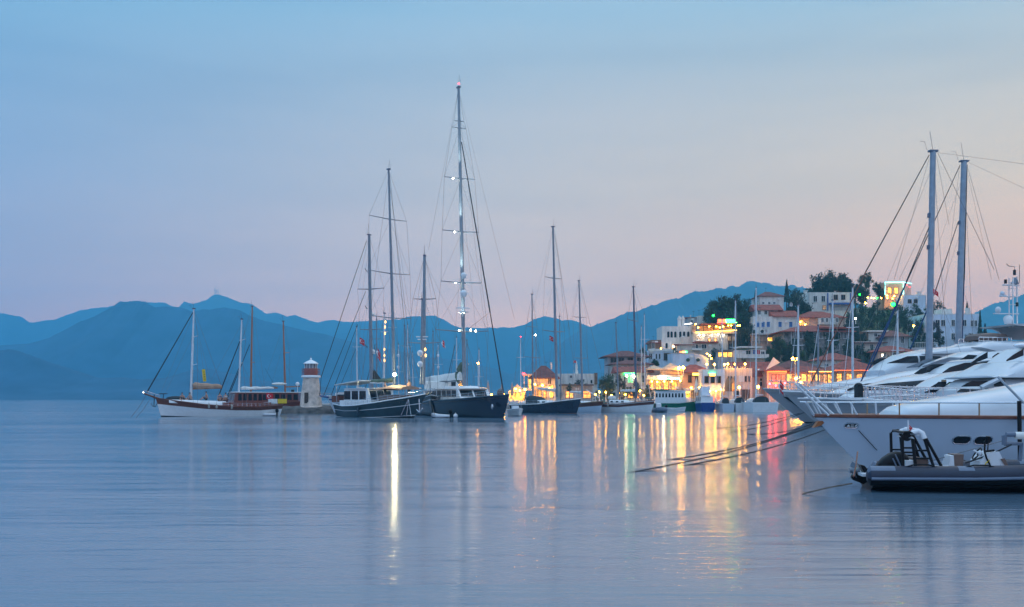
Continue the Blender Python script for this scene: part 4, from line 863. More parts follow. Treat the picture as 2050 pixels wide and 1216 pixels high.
# ---------------------------------------------------------------- the town on its hill
HB = [(150, -3), (209, .9), (214, 1.), (222, 2.5), (240, 6.3), (252, 10.5), (265, 15), (280, 20.5), (298, 27), (315, 31), (335, 33), (365, 29), (430, -3)]
HC = [(1150, -3), (1190, 1.), (1215, 5), (1290, 10), (1340, 16), (1400, 22), (1450, 26), (1520, 29), (1600, 31), (1700, 33), (1800, 33), (1880, 28), (1960, 20), (2050, 12), (2300, 1.), (2500, -3)]
def ground(X, Y): return min(interp(HB, Y), interp(HC, CXP + X / Y * FPX))
def hill():
    q = MB(); vs = []; n, m = 110, 60
    for i in range(n + 1):
        for j in range(m + 1):
            Y = lerp(206, 430, j / m); X = (lerp(1150, 2500, i / n) - CXP) / FPX * Y
            z = ground(X, Y); f = mnoise.fractal(Vector((X * .12, Y * .12, 0)), 1, 2, 4)
            vs.append((X, Y, z - .5 + .5 * f * sstep(1, 6, z)))
    k = m + 1; q.add(vs, [(i * k + j, (i + 1) * k + j, (i + 1) * k + j + 1, i * k + j + 1) for i in range(n) for j in range(m)])
    tag(q.build('hill', 'foliage_b', smooth=True), 'overgrown hill carrying the town', 'hill', kind='structure')
hill()
q = MB(); q.box((170, 205, -.2), (400, 40, 2.5)); tag(q.build('quay', 'concrete'), 'concrete town quay', 'quay', kind='structure')
q = MB(); q.box((-15, 205, -.25), (60, 34, 2.4)); tag(q.build('quay', 'concrete'), 'concrete quay west of the town', 'quay', kind='structure')

ORD = ['first', 'second', 'third', 'fourth', 'fifth', 'sixth', 'seventh', 'eighth', 'ninth', 'tenth', 'eleventh', 'twelfth']
HOUSES = []
class House:
    """wall rectangle given in photo pixels at distance d; local x right, y back, z up from the foot."""
    def __init__(s, label, x0, x1, yt, yb, d, depth, wall='plaster_white', name='house', cat='house', rz=0., group='houses of the old town'):
        s.d, s.k, s.x0, s.yb = d, d / FPX, x0, yb; s.w, s.h, s.dp = (x1 - x0) * s.k, (yb - yt) * s.k, depth
        HOUSES.append(s); s.root = thing(name, label, cat, P(x0, yb, d), rz, group); q = MB(); q.box((s.w / 2, depth / 2, (s.h - 4) / 2), (s.w, depth, s.h + 4)); s.wall = q.build('wall', wall, s.root)
    def X(s, px): return (px - s.x0) * s.k
    def Z(s, py): return (s.yb - py) * s.k
    def roof(s, kind, hpx=8, over=.4, m='tiles', x0=None, x1=None, z=None, dp=None, y0=0.):
        a = 0 if x0 is None else s.X(x0); b = s.w if x1 is None else s.X(x1); z = s.h if z is None else s.Z(z); h = hpx * s.k; D = dp or s.dp; q = MB()
        a -= over; b += over; f, e = y0 - over, y0 + D + over; th = .14
        if kind == 'flat':
            for c, sz in (((s.w / 2, .1, s.h + h / 2), (s.w, .2, h)), ((s.w / 2, s.dp - .1, s.h + h / 2), (s.w, .2, h)), ((.1, s.dp / 2, s.h + h / 2), (.2, s.dp - .4, h)), ((s.w - .1, s.dp / 2, s.h + h / 2), (.2, s.dp - .4, h))): q.box(c, sz)
            q.box((s.w / 2, s.dp / 2, s.h + .06), (s.w - .4, s.dp - .4, .1)); o = q.build('parapet', m, s.root); s.rf = o; return s
        if kind == 'hip':
            i = min((b - a) * .42, (e - f) / 2); r = [(a + i, (f + e) / 2), (b - i, (f + e) / 2)]
            vs = [(a, f, z), (b, f, z), (b, e, z), (a, e, z), (r[0][0], r[0][1], z + h), (r[1][0], r[1][1], z + h)]; fs = [(0, 1, 5, 4), (1, 2, 5), (2, 3, 4, 5), (3, 0, 4)]
        elif kind == 'gable':
            vs = [(a, f, z), (b, f, z), (b, e, z), (a, e, z), (a, (f + e) / 2, z + h), (b, (f + e) / 2, z + h)]; fs = [(0, 1, 5, 4), (1, 2, 5), (2, 3, 4, 5), (3, 0, 4)]
        elif kind == 'front':
            vs = [(a, f, z), (b, f, z), (b, e, z), (a, e, z), ((a + b) / 2, f, z + h), ((a + b) / 2, e, z + h)]; fs = [(0, 1, 4), (1, 2, 5, 4), (2, 3, 5), (3, 0, 4, 5)]
        elif kind == 'shed':
            vs = [(a, f, z), (b, f, z), (b, e, z), (a, e, z), (a, e, z + h), (b, e, z + h)]; fs = [(0, 1, 5, 4), (1, 2, 5), (2, 3, 4, 5), (3, 0, 4)]
        s.hz = z + h * .7
        n = len(vs); low = [(x, y, zz - th) for x, y, zz in vs[:4]]; q.add(vs + low, fs + [(0, 1, n + 1, n), (1, 2, n + 2, n + 1), (2, 3, n + 3, n + 2), (3, 0, n, n + 3), (n, n + 1, n + 2, n + 3)])
        s.rf = q.build('roof', m, s.root); return s
    def aerial(s, x, y, z, hgt=1.6):
        q = MB(); q.tube([(x, y, z - 1.5), (x, y, z + hgt)], .025, 5)
        for k in range(5): q.tube([(x - .45 + .05 * k, y - .3 + .12 * k, z + hgt - .1), (x + .45 - .05 * k, y - .3 + .12 * k, z + hgt - .1)], .012, 4)
        q.tube([(x, y - .35, z + hgt - .1), (x, y + .3, z + hgt - .1)], .015, 4); q.build('aerial', 'iron', s.rf)
        return s
    def clutter(s, r):
        if hasattr(s, 'rf') and r.random() < .7: s.aerial(s.w * r.uniform(.2, .8), s.dp * .5, getattr(s, 'hz', s.h + .4))
        if s.h > 2.4:
            x = r.uniform(.1, .9) * s.w; q = MB(); q.box((x, -.16, min(s.h - .5, 2.6 + r.random())), (.75, .3, .5)); q.build('air_conditioner', 'frame_white', s.root)
            x = r.choice((.12, s.w - .12)); q = MB(); q.tube([(x, -.06, -2), (x, -.06, s.h - .1)], .05, 6); q.build('drainpipe', 'plaster_grey', s.root)
    def chimney(s, px, yt, wpx=4, hpx=8, m='plaster_white', y=None, cone=False):
        q = MB(); x, z, w_, h = s.X(px), s.Z(yt), wpx * s.k, hpx * s.k; y = s.dp / 2 if y is None else y
        q.box((x, y, z - h / 2), (w_, w_, h))
        if cone: q.lathe([(w_ * .55, 0), (w_ * .6, .1), (.02, w_ * 1.3)], 8, c=(x, y, z))
        else: q.box((x, y, z + .06), (w_ * 1.3, w_ * 1.3, .12))
        q.build('chimney', m, s.rf if hasattr(s, 'rf') else s.root); return s
    def win(s, xs, y0, y1, wpx, pane='glass', frame='frame_white', name='window', arch=False, bars=True, y=0., side=None):
        z0, z1, w_ = s.Z(y1), s.Z(y0), wpx * s.k; t = .09
        for px in xs:
            x = s.X(px); q = MB(); p = MB()
            if arch:
                n = 10; r = w_ / 2; arc = [(x + r * math.cos(math.pi * i / n), z1 - r + r * math.sin(math.pi * i / n)) for i in range(n + 1)]; poly = [(x - r, z0)] + [(x + r, z0)] + arc
                R2 = r + t; arc2 = [(x + R2 * math.cos(math.pi * i / n), z1 - r + R2 * math.sin(math.pi * i / n)) for i in range(n + 1)]
                for i in range(n): q.prism([arc[i], arc2[i], arc2[i + 1], arc[i + 1]], y - .05, y + .02)
                p.prism(poly, y - .02, y + .02)
            else:
                q.box((x - w_ / 2 - t / 2, y - .04, (z0 + z1) / 2), (t, .12, z1 - z0 + 2 * t)); q.box((x + w_ / 2 + t / 2, y - .04, (z0 + z1) / 2), (t, .12, z1 - z0 + 2 * t))
                q.box((x, y - .04, z1 + t / 2), (w_, .12, t)); q.box((x, y - .08, z0 - t / 2), (w_ + .3, .22, t))
                if bars and w_ > .5: q.box((x, y - .03, (z0 + z1) / 2), (.06, .07, z1 - z0))
                p.box((x, y, (z0 + z1) / 2), (w_, .04, z1 - z0))
            o = q.build(name, frame, s.root); p.build('pane' if 'shutter' not in pane else 'shutter', pane, o)
        return s
    def door(s, xs, y0, y1, wpx, m='timber_dark', frame='timber', name='door'):
        for px in xs:
            q = MB(); x, z0, z1, w_ = s.X(px), s.Z(y1), s.Z(y0), wpx * s.k; q.box((x, -.02, (z0 + z1) / 2), (w_, .08, z1 - z0)); o = q.build(name, m, s.root)
            q = MB()
            for sg in (-1, 1): q.box((x + sg * (w_ / 2 + .06), -.05, (z0 + z1) / 2), (.12, .14, z1 - z0))
            q.box((x, -.05, z1 + .06), (w_ + .24, .14, .12)); q.build('frame', frame, o)
        return s
    def part(s, name, x0, x1, y0, y1, ya, yb, m):
        q = MB(); q.box(((s.X(x0) + s.X(x1)) / 2, (ya + yb) / 2, (s.Z(y0) + s.Z(y1)) / 2), (abs(s.X(x1) - s.X(x0)), abs(yb - ya), abs(s.Z(y0) - s.Z(y1)))); return q.build(name, m, s.root)
    def tube(s, name, pts, r, m, y=-.15):
        q = MB(); q.tube([(s.X(a), y, s.Z(b)) for a, b in pts], r, 6); return q.build(name, m, s.root)
    def rail(s, x0, x1, ytop, ybot, y, m='iron', n=10):
        q = MB(); za, zb = s.Z(ytop), s.Z(ybot)
        for i in range(n + 1):
            x = lerp(s.X(x0), s.X(x1), i / n); q.tube([(x, y, zb), (x, y, za)], .03, 4)
        q.tube([(s.X(x0), y, za), (s.X(x1), y, za)], .04, 4); q.build('railing', m, s.root); return s
    def cable(s, label, pts, d, m='bulb_warm', n=8, r=.09, name='string_lights'):
        pass

# waterfront, left to right
h = House('corner restaurant with brown hipped roof and glowing left terrace', 1066, 1113, 756, 807, 200, 9, 'plaster_cream', group=None); h.roof('hip', 26, .8, 'tiles_dark', z=757).chimney(1104, 727, 3, 12, 'plaster_white', 1.)
h.win([1100], 757, 769, 6, 'timber_dark'); h.win([1073, 1081, 1091], 772, 796, 5, 'pane_warm', 'timber'); h.win([1104], 772, 796, 7, 'pane_yellow', 'timber')
h.part('terrace_roof', 1047, 1066, 749, 752, -.6, 6, 'plaster_cream'); h.part('terrace_floor', 1046, 1066, 778, 782, -.6, 6, 'plaster_cream'); h.part('terrace_wall', 1058, 1064, 752, 778, 5, 5.3, 'pane_yellow')  # terrace wall emits: the lamplight on it is put into its material
for x in (1048.5, 1058): h.part('terrace_post', x, x + 1.6, 752, 778, -.5, -.3, 'plaster_cream')
h.rail(1047, 1065, 770, 778, -.5)
h = House('long low white house with flat roof behind the round bushes', 1113, 1196, 750, 807, 212, 10); h.roof('flat', 1.5, m='plaster_white'); h.win([1143], 752, 757, 5, 'timber_dark'); h.win([1184], 761, 768, 4, 'glass'); h.part('side_block', 1190, 1196, 747, 770, -.3, 1, 'timber')
h = House('low grey flat roofed shop in front of the long white house', 1124, 1186, 773, 807, 202, 6, 'plaster_grey'); h.part('flat_roof', 1122, 1188, 769.5, 773, -.8, 6.2, 'tiles_grey'); h.win([1140, 1175], 784, 797, 14, 'pane_warm', 'timber')
t = thing('statue', 'small white statue column with a flag above the long white house', 'statue', P(1154, 752, 214)); q = MB(); q.box((0, 0, -.6), (1.3, 1.3, 1.6)); q.build('plinth', 'plaster_white', t); q = MB(); q.lathe([(.42, .2), (.36, .8), (.2, 1.3), (.27, 1.7), (.22, 2.3), (.12, 2.5), (.16, 2.8), (.02, 3.1)], 12); q.build('figure', 'plaster_white', t, smooth=True)
flag('tiny red flag beside the white statue column', 1148, 722, 213, 5, 5, staff=4)
h = House('brown roofed pavilion on posts at the left end of the town', 1217, 1292, 714, 732, 232, 9, 'plaster_grey', name='pavilion', cat='pavilion', group=None); h.roof('hip', 13, 1.0, 'tiles_dark', x0=1214, x1=1296, z=714); h.win([1228, 1244, 1262, 1280], 717, 726, 10, 'glass', 'timber')
h = House('brown roofed house in two tiers below the pavilion', 1228, 1300, 730, 750, 222, 8, 'plaster_cream'); h.roof('hip', 9, 1.0, 'tiles_dark', z=729); h.win([1240, 1252], 733, 743, 5)
h = House('house lit green under its eaves beside the big round tree', 1240, 1300, 746, 807, 204, 8, 'plaster_cream'); h.roof('gable', 12, .9, 'tiles', z=745); h.part('green_neon_strip', 1249, 1272, 747, 749.5, -.5, -.3, 'neon_green'); h.win([1262], 752, 766, 9, 'pane_green', 'frame_white'); h.win([1252, 1287], 752, 766, 6); h.win([1262, 1280], 780, 797, 9, 'pane_warm', 'timber')
h.part('gutter_lamp', 1268, 1270, 752, 756, -.4, -.2, 'bulb_white')
# arcaded house
h = House('tall white house with a row of six arched windows', 1325, 1386, 656, 702, 256, 9); h.roof('flat', 2.5, m='plaster_white')
h.win([1338, 1344.5, 1352, 1362, 1369.5, 1378], 664, 676, 4.6, 'glass', 'plaster_white', arch=True); h.win([1334.5], 687, 698, 4.5, 'glass', 'plaster_white', arch=True)
h.part('bay', 1362, 1385, 675, 690, -1.2, -.01, 'plaster_cream'); h.win([1347, 1355], 690, 700, 3, 'bulb_white' if False else 'pane_yellow', arch=True)
h = House('small brown wing left of the arcaded house', 1303, 1325, 681, 702, 257, 7, 'timber'); h.roof('shed', 3, .4, 'tiles', z=686); h.win([1308], 685, 698, 5)
h = House('white terrace house under the arcaded house with narrow windows', 1298, 1347, 702, 724, 246, 8, 'plaster_blue'); h.part('balustrade', 1297, 1345, 699, 704, -.9, -.6, 'plaster_white'); h.win([1301, 1304, 1314, 1320.5], 709, 719, 2.6, 'glass'); h.win([1333, 1341], 708, 721, 7, 'glass', 'timber')
h = House('stone coloured house with red roof behind the arcaded house', 1377, 1398, 636, 654, 272, 7, 'plaster_grey'); h.roof('shed', 5, .3, 'tiles_dark').chimney(1387, 630, 2, 6); h.win([1385], 640, 647, 4)
h = House('white square tower with a round window above the neon terrace', 1398, 1414, 634, 666, 270, 5, 'plaster_white', 'tower', 'tower', group=None); h.roof('flat', 1.5, m='plaster_white'); q = MB(); q.tube([(h.X(1408), -.1, h.Z(643)), (h.X(1408), .05, h.Z(643))], .32, 14); q.build('round_window', 'glass', h.root)
for i, px in enumerate((1360, 1367)):
    t = thing('chimney_stack', ('left', 'right')[i] + ' one of two white chimneys with pointed caps on the arcaded house', 'chimney', P(px, 654, 260), group='pointed white chimneys'); q = MB(); q.box((0, 0, .9), (.8, .8, 1.9)); q.build('shaft', 'plaster_white', t); q = MB(); q.lathe([(.62, 1.85), (.62, 1.95), (.02, 2.9)], 4); q.build('cap', 'plaster_white', t)
# terrace restaurant with the yellow strip
h = House('hillside restaurant with glowing yellow strip and open lit terrace', 1386, 1457, 668, 703, 254, 8, 'plaster_cream', 'restaurant', 'restaurant', group='restaurants of the old town'); h.part('side_wing', 1457, 1476, 668, 703, .5, 6, 'timber'); h.part('terrace_slab', 1386, 1474, 665.5, 668.2, -.6, 8, 'plaster_cream')
h.tube('neon_strip', [(1391, 666.5), (1420, 665), (1450, 663.2), (1473, 662)], .16, 'neon_yellow', -.9); h.part('back_wall', 1408, 1474, 650, 664, 5, 5.3, 'canopy_peach'); h.part('terrace_roof', 1406, 1475, 647, 649.5, 1.0, 5.6, 'tiles_dark')
for x in (1409, 1430, 1452, 1473): h.part('terrace_post', x, x + 1.2, 649.5, 664, .8, 1.0, 'timber_dark')
h.part('corner_wall', 1386, 1392, 651, 668, -.3, 4, 'canopy_peach'); h.win([1389], 653, 659, 5, 'pane_dim', 'timber', y=-.32)
h.win([1399, 1420, 1432], 678, 684, 3.6, 'pane_warm', 'timber'); h.win([1460, 1469], 674, 682, 6, 'pane_dim', 'timber'); h.win([1463], 688, 700, 9, 'glass', 'timber')
def lamps(label, pts, d, m, r=.16, name='lamp', cat='lamp', post=0., group=None, arm=None, dy=0.):
    n = len(pts); words = {2: 'two', 3: 'three', 4: 'four', 5: 'five', 6: 'six', 7: 'seven', 8: 'eight', 9: 'nine', 10: 'ten', 11: 'eleven', 12: 'twelve'}
    for i, (px, py) in enumerate(sorted(pts)):
        lab = label if n == 1 else '%s from left of %s %s' % (ORD[i], words[n], label)
        t = thing(name, lab, cat, P(px, py, d), group=group); q = MB(); q.ball((0, 0, 0), r, n=10); q.build('globe', m, t, smooth=True); q = MB()
        if post: q.tube([(0, 0, -post), (0, 0, -r * .9)], [.09, .05], 6); q.tube([(0, 0, -post), (0, 0, -post + .3)], .14, 8); q.build('post', 'frame_white', t)
        else: q.tube([(0, .0, r * .8), (0, 0, r * 1.6), (0, .3, r * 1.9)], .03, 5); q.lathe([(r * .7, r * .75), (r * .3, r * 1.25)], 8); q.build('bracket', 'iron', t)
lamps('warm bulbs hanging over the hillside terrace', [(1393, 649), (1398, 656), (1420, 654), (1434, 654), (1441, 656), (1448, 654), (1458, 652), (1464, 652), (1473, 646), (1477, 652)], 253.5, 'bulb_warm', .15, 'pendant_lamp', group='bulbs over the hillside terrace')
lamps('white downlights on the wall under the yellow strip', [(1400, 671), (1409, 671), (1425.5, 671), (1438, 670), (1448, 671)], 253.2, 'bulb_white', .14, 'wall_lamp', group='downlights under the yellow strip')
def sign(label, x0, x1, y0, y1, d, segs, group='lit signs'):
    k = d / FPX; t = thing('lit_sign', label, 'lit sign', P(x0, y1, d), group=group); W_, H_ = (x1 - x0) * k, (y1 - y0) * k; q = MB(); q.box((W_ / 2, .1, H_ / 2), (W_ + .15, .14, H_ + .15)); q.build('backing', 'iron', t); a = 0
    for f, m in segs:
        q = MB(); q.box((W_ * (a + f) / 2, -.04, H_ / 2), (W_ * (f - a) - .06, .12, H_ - .08)); q.build('light_panel', m, t); a = f
sign('long red and green light bar above the hillside terrace', 1437, 1473, 639, 645, 252, [(.43, 'neon_orange'), (1, 'neon_green')]); 
q = MB()
for px in (1440, 1470): q.tube([P(px, 645, 252.2), P(px, 651, 252.8)], .06, 5)
for k_, (x0, x1, y0, m, nm) in enumerate(((1436, 1454, 646, 'neon_red', 'red'), (1453, 1475, 646, 'neon_green', 'green'))):
    q = MB(); q.tube([P(x0, y0, 252), P(x1, y0, 252)], .1, 6); tag(q.build('neon_tube', m), 'thin %s neon tube under the light bar' % nm, 'neon light', 'neon tubes under the light bar')
t = thing('parapet_lamp', 'slanted white tube light on the arcaded house roof edge', 'lamp', P(1378, 649, 254)); q = MB(); q.tube([(-.9, 0, -.08), (.9, 0, .16)], .12, 6); q.build('tube', 'neon_white', t); q = MB(); q.tube([(0, 0, 0), (0, .3, -.9)], .04, 5); q.build('bracket', 'iron', t)
h = House('pale house with red eaves and balcony below the hillside restaurant', 1362, 1440, 688, 708, 247, 6, 'plaster_cream'); h.roof('shed', 4, .5, 'tiles', x0=1362, x1=1385, z=690); h.part('eave', 1390, 1437, 684, 687.6, -.8, 3, 'tiles'); h.win([1395, 1407, 1412], 690, 698, 4, 'glass'); h.part('balcony', 1384, 1404, 698, 702, -1.2, -.05, 'plaster_white'); h.rail(1384, 1404, 694, 698, -1.15)
h = House('grey shop front with lit windows right of the pale balcony house', 1438, 1478, 704, 722, 240, 6, 'plaster_grey'); h.part('flat_roof', 1436, 1482, 701, 704, -.8, 6, 'tiles_grey'); h.win([1442, 1452, 1462, 1472], 706, 715, 7.5, 'pane_yellow', 'timber')
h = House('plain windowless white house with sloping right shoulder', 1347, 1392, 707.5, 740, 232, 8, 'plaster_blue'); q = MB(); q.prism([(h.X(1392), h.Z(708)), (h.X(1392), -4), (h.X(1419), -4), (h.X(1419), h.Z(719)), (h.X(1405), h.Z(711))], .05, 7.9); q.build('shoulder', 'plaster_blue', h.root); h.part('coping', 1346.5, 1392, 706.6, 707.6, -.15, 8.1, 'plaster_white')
for px in (1377, 1397): q = MB(); q.ball((h.X(px), -.3, h.Z(721)), .45, n=8, sq=(1, .5, .9)); q.build('wall_plant', 'foliage_a', h.root)
sign('small red, yellow and green light bar over the plain white house', 1360, 1376, 703, 707.5, 239, [(.35, 'neon_orange'), (.7, 'neon_yellow'), (1, 'neon_green')])
lamps('bright bulb at the shoulder of the plain white house', [(1421, 712)], 231, 'bulb_warm', .2, 'wall_lamp')
lamps('warm bulbs beside the pale balcony house', [(1416, 709), (1424, 718)], 231.5, 'bulb_warm', .15, 'wall_lamp')
lamps('small bulb on the brown wing left of the arcaded house', [(1323, 698)], 254, 'bulb_warm', .13, 'wall_lamp')
lamps('two white lamps at the terrace arch of the arcaded house' if False else 'white lamps at the terrace arch below the arcaded house', [(1348, 694), (1355, 695)], 254, 'bulb_white', .13, 'wall_lamp', group='lamps at the terrace arch')
# tent restaurant
h = House('restaurant with two peach tent canopies over its balcony', 1294, 1364, 760, 807, 203, 9, 'plaster_cream', 'restaurant', 'restaurant', group='restaurants of the old town'); h.part('balcony_front', 1293, 1364, 752, 760, -1.4, -1.2, 'plaster_white'); h.part('balcony_floor', 1293, 1364, 760, 761.2, -1.4, 8, 'plaster_cream'); h.part('upper_balcony', 1321, 1358, 742, 750, -.3, 0, 'canopy_peach'); h.part('back_wall', 1296, 1364, 738, 752, 6, 6.3, 'plaster_pink')
for x0, x1, yt in ((1293, 1328, 731), (1326, 1362, 726)):
    q = MB(); a, b, z, zt = h.X(x0), h.X(x1), h.Z(739), h.Z(yt); c = (a + b) / 2; q.add([(a, -1.3, z), (b, -1.3, z), (b, 4, z), (a, 4, z), (c, 1.3, zt)], [(0, 1, 4), (1, 2, 4), (2, 3, 4), (3, 0, 4)]); q.add([(a, -1.31, z), (b, -1.31, z), (b, -1.31, z - .25), (a, -1.31, z - .25)], [(0, 1, 2, 3)]); q.build('tent_canopy', 'canopy_peach', h.root)
    for x in (x0 + .6, x1 - .6): h.part('canopy_post', x - .5, x + .5, 739, 752, -1.25, -1.05, 'canopy_peach')
h.win([1303, 1318, 1333, 1350], 764, 780, 9, 'pane_warm', 'timber')
lamps('warm lamps under the tent restaurant balcony', [(1305, 764), (1316, 765), (1330, 764), (1345, 764), (1362, 762.5)], 200.5, 'bulb_warm', .17, 'pendant_lamp', group='lamps under the tent balcony')
lamps('bright lamps at the right edge of the tent canopies', [(1359, 737.5), (1368, 736.5)], 201, 'bulb_warm', .3, 'lamp', post=1.7, group='lamps at the tent canopies')
sign('cyan white light bar on the tent restaurant balcony', 1336, 1361, 756, 760, 201.2, [(.2, 'neon_green'), (.55, 'neon_white'), (1, 'neon_cyan')])
lamps('round white spotlight on the tent restaurant balcony', [(1328.5, 754.5)], 201, 'bulb_white', .3, 'wall_lamp')
h = House('pinkish house with red hipped roof and yellow glowing sign', 1364, 1405, 746, 807, 206, 8, 'plaster_pink'); h.roof('hip', 17, .9, 'tiles', z=746, x1=1425); h.win([1381, 1395, 1403], 752, 766, 6, 'glass', 'timber'); h.win([1371, 1384, 1397], 784, 802, 7, 'pane_dim', 'timber')
q = MB(); vs = [(h.X(1366), -.02, h.Z(777)), (h.X(1418), -.02, h.Z(777)), (h.X(1418), -2.2, h.Z(780.5)), (h.X(1366), -2.2, h.Z(780.5))]; q.add(vs + [(a, b, c - .06) for a, b, c in vs], [(0, 1, 2, 3), (4, 5, 6, 7), (0, 1, 5, 4), (1, 2, 6, 5), (2, 3, 7, 6), (3, 0, 4, 7)]); q.build('awning', 'canvas_white', h.root)
for x in (1368, 1386, 1399, 1416): h.part('awning_post', x, x + .8, 780.5, 806, -2.15, -2.05, 'frame_white')
sign('yellow green glowing sign on the pinkish house', 1386, 1398.5, 745.5, 752, 205.5, [(1, 'neon_yellow')])
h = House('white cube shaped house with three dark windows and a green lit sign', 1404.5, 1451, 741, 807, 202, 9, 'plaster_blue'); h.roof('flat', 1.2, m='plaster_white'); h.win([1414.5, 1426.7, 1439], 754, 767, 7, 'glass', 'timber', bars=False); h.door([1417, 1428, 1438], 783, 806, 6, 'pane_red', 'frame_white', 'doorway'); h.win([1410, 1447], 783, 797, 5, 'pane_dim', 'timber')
sign('white yellow sign with green glow on the cube house', 1420, 1432, 748.5, 753.5, 201.6, [(1, 'neon_yellow')]); q = MB(); q.tube([P(1420, 747, 201.7), P(1432, 747, 201.7)], .09, 6); tag(q.build('neon_tube', 'neon_green'), 'green neon tube over the cube house sign', 'neon light')
lamps('wall lanterns over the cube house doorways', [(1421, 783.5), (1433.5, 783), (1444.5, 780)], 201, 'bulb_warm', .19, 'wall_lamp', group='lanterns over the cube house doors')
lamps('lamps on the awning of the pinkish house', [(1384, 776.5), (1400, 776)], 203.5, 'bulb_warm', .16, 'wall_lamp', group='lamps on the awning')
h = House('long white wing with parapet lamps right of the cube house', 1451, 1506, 739, 807, 205, 9, 'plaster_cream'); h.roof('flat', 1.4, m='plaster_white'); h.win([1458, 1464, 1471, 1493, 1500], 754, 764, 2.7, 'glass', 'timber', bars=False); h.win([1484], 753, 764, 9, 'frame_white', 'frame_white'); h.door([1488, 1497], 781, 806, 6); h.win([1475], 783, 794, 9, 'glass', 'timber')
for px in (1455, 1462, 1466, 1476, 1483, 1487): h.part('balustrade_post', px, px + .8, 734, 739, .05, .2, 'plaster_white')
lamps('globe lamps on the parapets of the white waterfront houses', [(1415, 729.5), (1430.5, 730), (1450.5, 730), (1457, 729), (1472, 729.5), (1492, 729)], 204.5, 'bulb_warm', .2, 'globe_lamp', post=1.15, group='globe lamps on the white parapets')
lamps('bright street lamps in front of the white wing', [(1480, 776), (1518, 775)], 196, 'bulb_warm', .25, 'street_lamp', 'street lamp', post=3.0, group='street lamps on the quay')
h = House('flat roofed white balcony house with red and blue panels', 1474, 1533, 701, 722, 236, 7, 'plaster_white'); h.part('balcony', 1470, 1536, 710, 718, -1.6, -.05, 'plaster_white'); h.part('canopy_slab', 1478, 1524, 694, 697, -1.2, 5, 'plaster_white'); h.win([1498], 702, 710, 9, 'glass'); h.win([1511], 701, 710, 7, 'trim_blue'); h.win([1518.5], 701, 710, 6, 'flag_red'); h.win([1527], 704, 710, 7, 'glass')
h = House('house with broad red roof and skylight beside the red neon restaurant', 1502, 1540, 753, 807, 210, 9, 'plaster_cream'); h.roof('gable', 30, 1.0, 'tiles', x0=1478, x1=1542, z=753); h.win([1526], 758, 763, 9, 'glass'); h.win([1526], 765, 774, 9, 'glass'); q = MB(); q.box((h.X(1525), 1.2, h.Z(744) + .4), (1.1, .6, .08), m=Matrix.Rotation(R(32), 3, 'X')); q.build('skylight', 'frame_white', h.rf)
# red neon restaurant and its lit neighbours
h = House('restaurant outlined in red orange neon with red lit windows', 1535, 1575, 742, 807, 206, 8, 'plaster_pink', 'restaurant', 'restaurant', group='restaurants of the old town'); h.roof('hip', 13, .8, 'tiles', z=742); h.tube('neon_outline', [(1536.5, 778), (1536.5, 744.5), (1574, 744)], .14, 'neon_orange', -.3)
h.win([1549, 1558, 1568], 751, 763, 6, 'pane_red', 'timber'); h.win([1546, 1558], 768, 790, 9, 'pane_red', 'timber'); h.part('neon_word_panel', 1545, 1560, 766, 769, -.4, -.25, 'neon_orange'); q = MB(); q.prism([(h.X(1531), h.Z(741)), (h.X(1559), h.Z(727)), (h.X(1546), h.Z(716))], -1.05, -.85); q.build('gable_front', 'plaster_white', h.root)
h = House('restaurant with brightly lit yellow windows under a red roof', 1575, 1668, 745, 807, 207, 9, 'canopy_peach', 'restaurant', 'restaurant', group='restaurants of the old town'); h.roof('hip', 13, .9, 'tiles', z=745); h.win([1580, 1609, 1637], 750, 763, 8, 'pane_yellow', 'frame_white'); h.win([1594, 1621, 1652, 1661], 750, 768, 7, 'pane_warm', 'timber'); h.part('eave_light', 1617, 1666, 744, 745.6, -.9, -.7, 'neon_yellow')
for px in (1589, 1601, 1615, 1628, 1645): h.part('pillar', px, px + 1.5, 748, 806, -.4, -.1, 'canopy_peach')
lamps('dazzling warm lamps in front of the yellow restaurant', [(1593, 758), (1598, 756), (1603.5, 766)], 201, 'bulb_warm', .28, 'lamp', post=4., group='lamps by the yellow restaurant')
lamps('added red lamps for the water reflection before the neon restaurant', [(1541, 769), (1553, 772), (1571, 767)], 200, 'red_glow', .26, 'lamp', post=3.6, group='red lamps added for the water reflection')  # red lamps added to redden the reflection in the water
h = House('red roofed house with glowing pink wall behind the motor yacht bows', 1668, 1766, 742, 807, 208, 9, 'canopy_peach'); h.roof('hip', 22, .9, 'tiles', z=742); h.part('eave_light', 1668, 1738, 741.5, 743, -.9, -.75, 'neon_orange'); h.win([1680, 1700, 1720], 749, 764, 10, 'pane_warm', 'timber')
t = thing('street_lamp', 'tall white double lamp post before the yellow restaurant', 'street lamp', P(1592, 807, 198)); q = MB(); q.tube([(0, 0, 0), (0, 0, 8.6)], [.12, .07], 8); q.tube([(-.5, 0, 8.6), (.5, 0, 8.6)], .05, 5); q.build('post', 'frame_white', t); 
for sg in (-.5, .5):
    q = MB(); q.lathe([(.2, 8.55), (.28, 8.8), (.1, 9.1)], 10, c=(sg, 0, 0)); q.build('lantern', 'bulb_warm', t)
h = House('white house with small dark windows behind the yellow restaurant', 1643, 1715, 721, 738, 226, 8, 'plaster_white'); h.roof('hip', 15, .8, 'tiles', z=721).chimney(1716, 719, 4, 9); h.win([1655, 1673, 1695], 729, 734, 7, 'glass')
h = House('dark tiled house squeezed behind the red neon restaurant', 1560, 1640, 737, 750, 218, 6, 'plaster_grey'); h.roof('hip', 16, .8, 'tiles_dark', z=737).chimney(1583, 726, 3, 8); h.win([1600, 1620], 739, 745, 5)
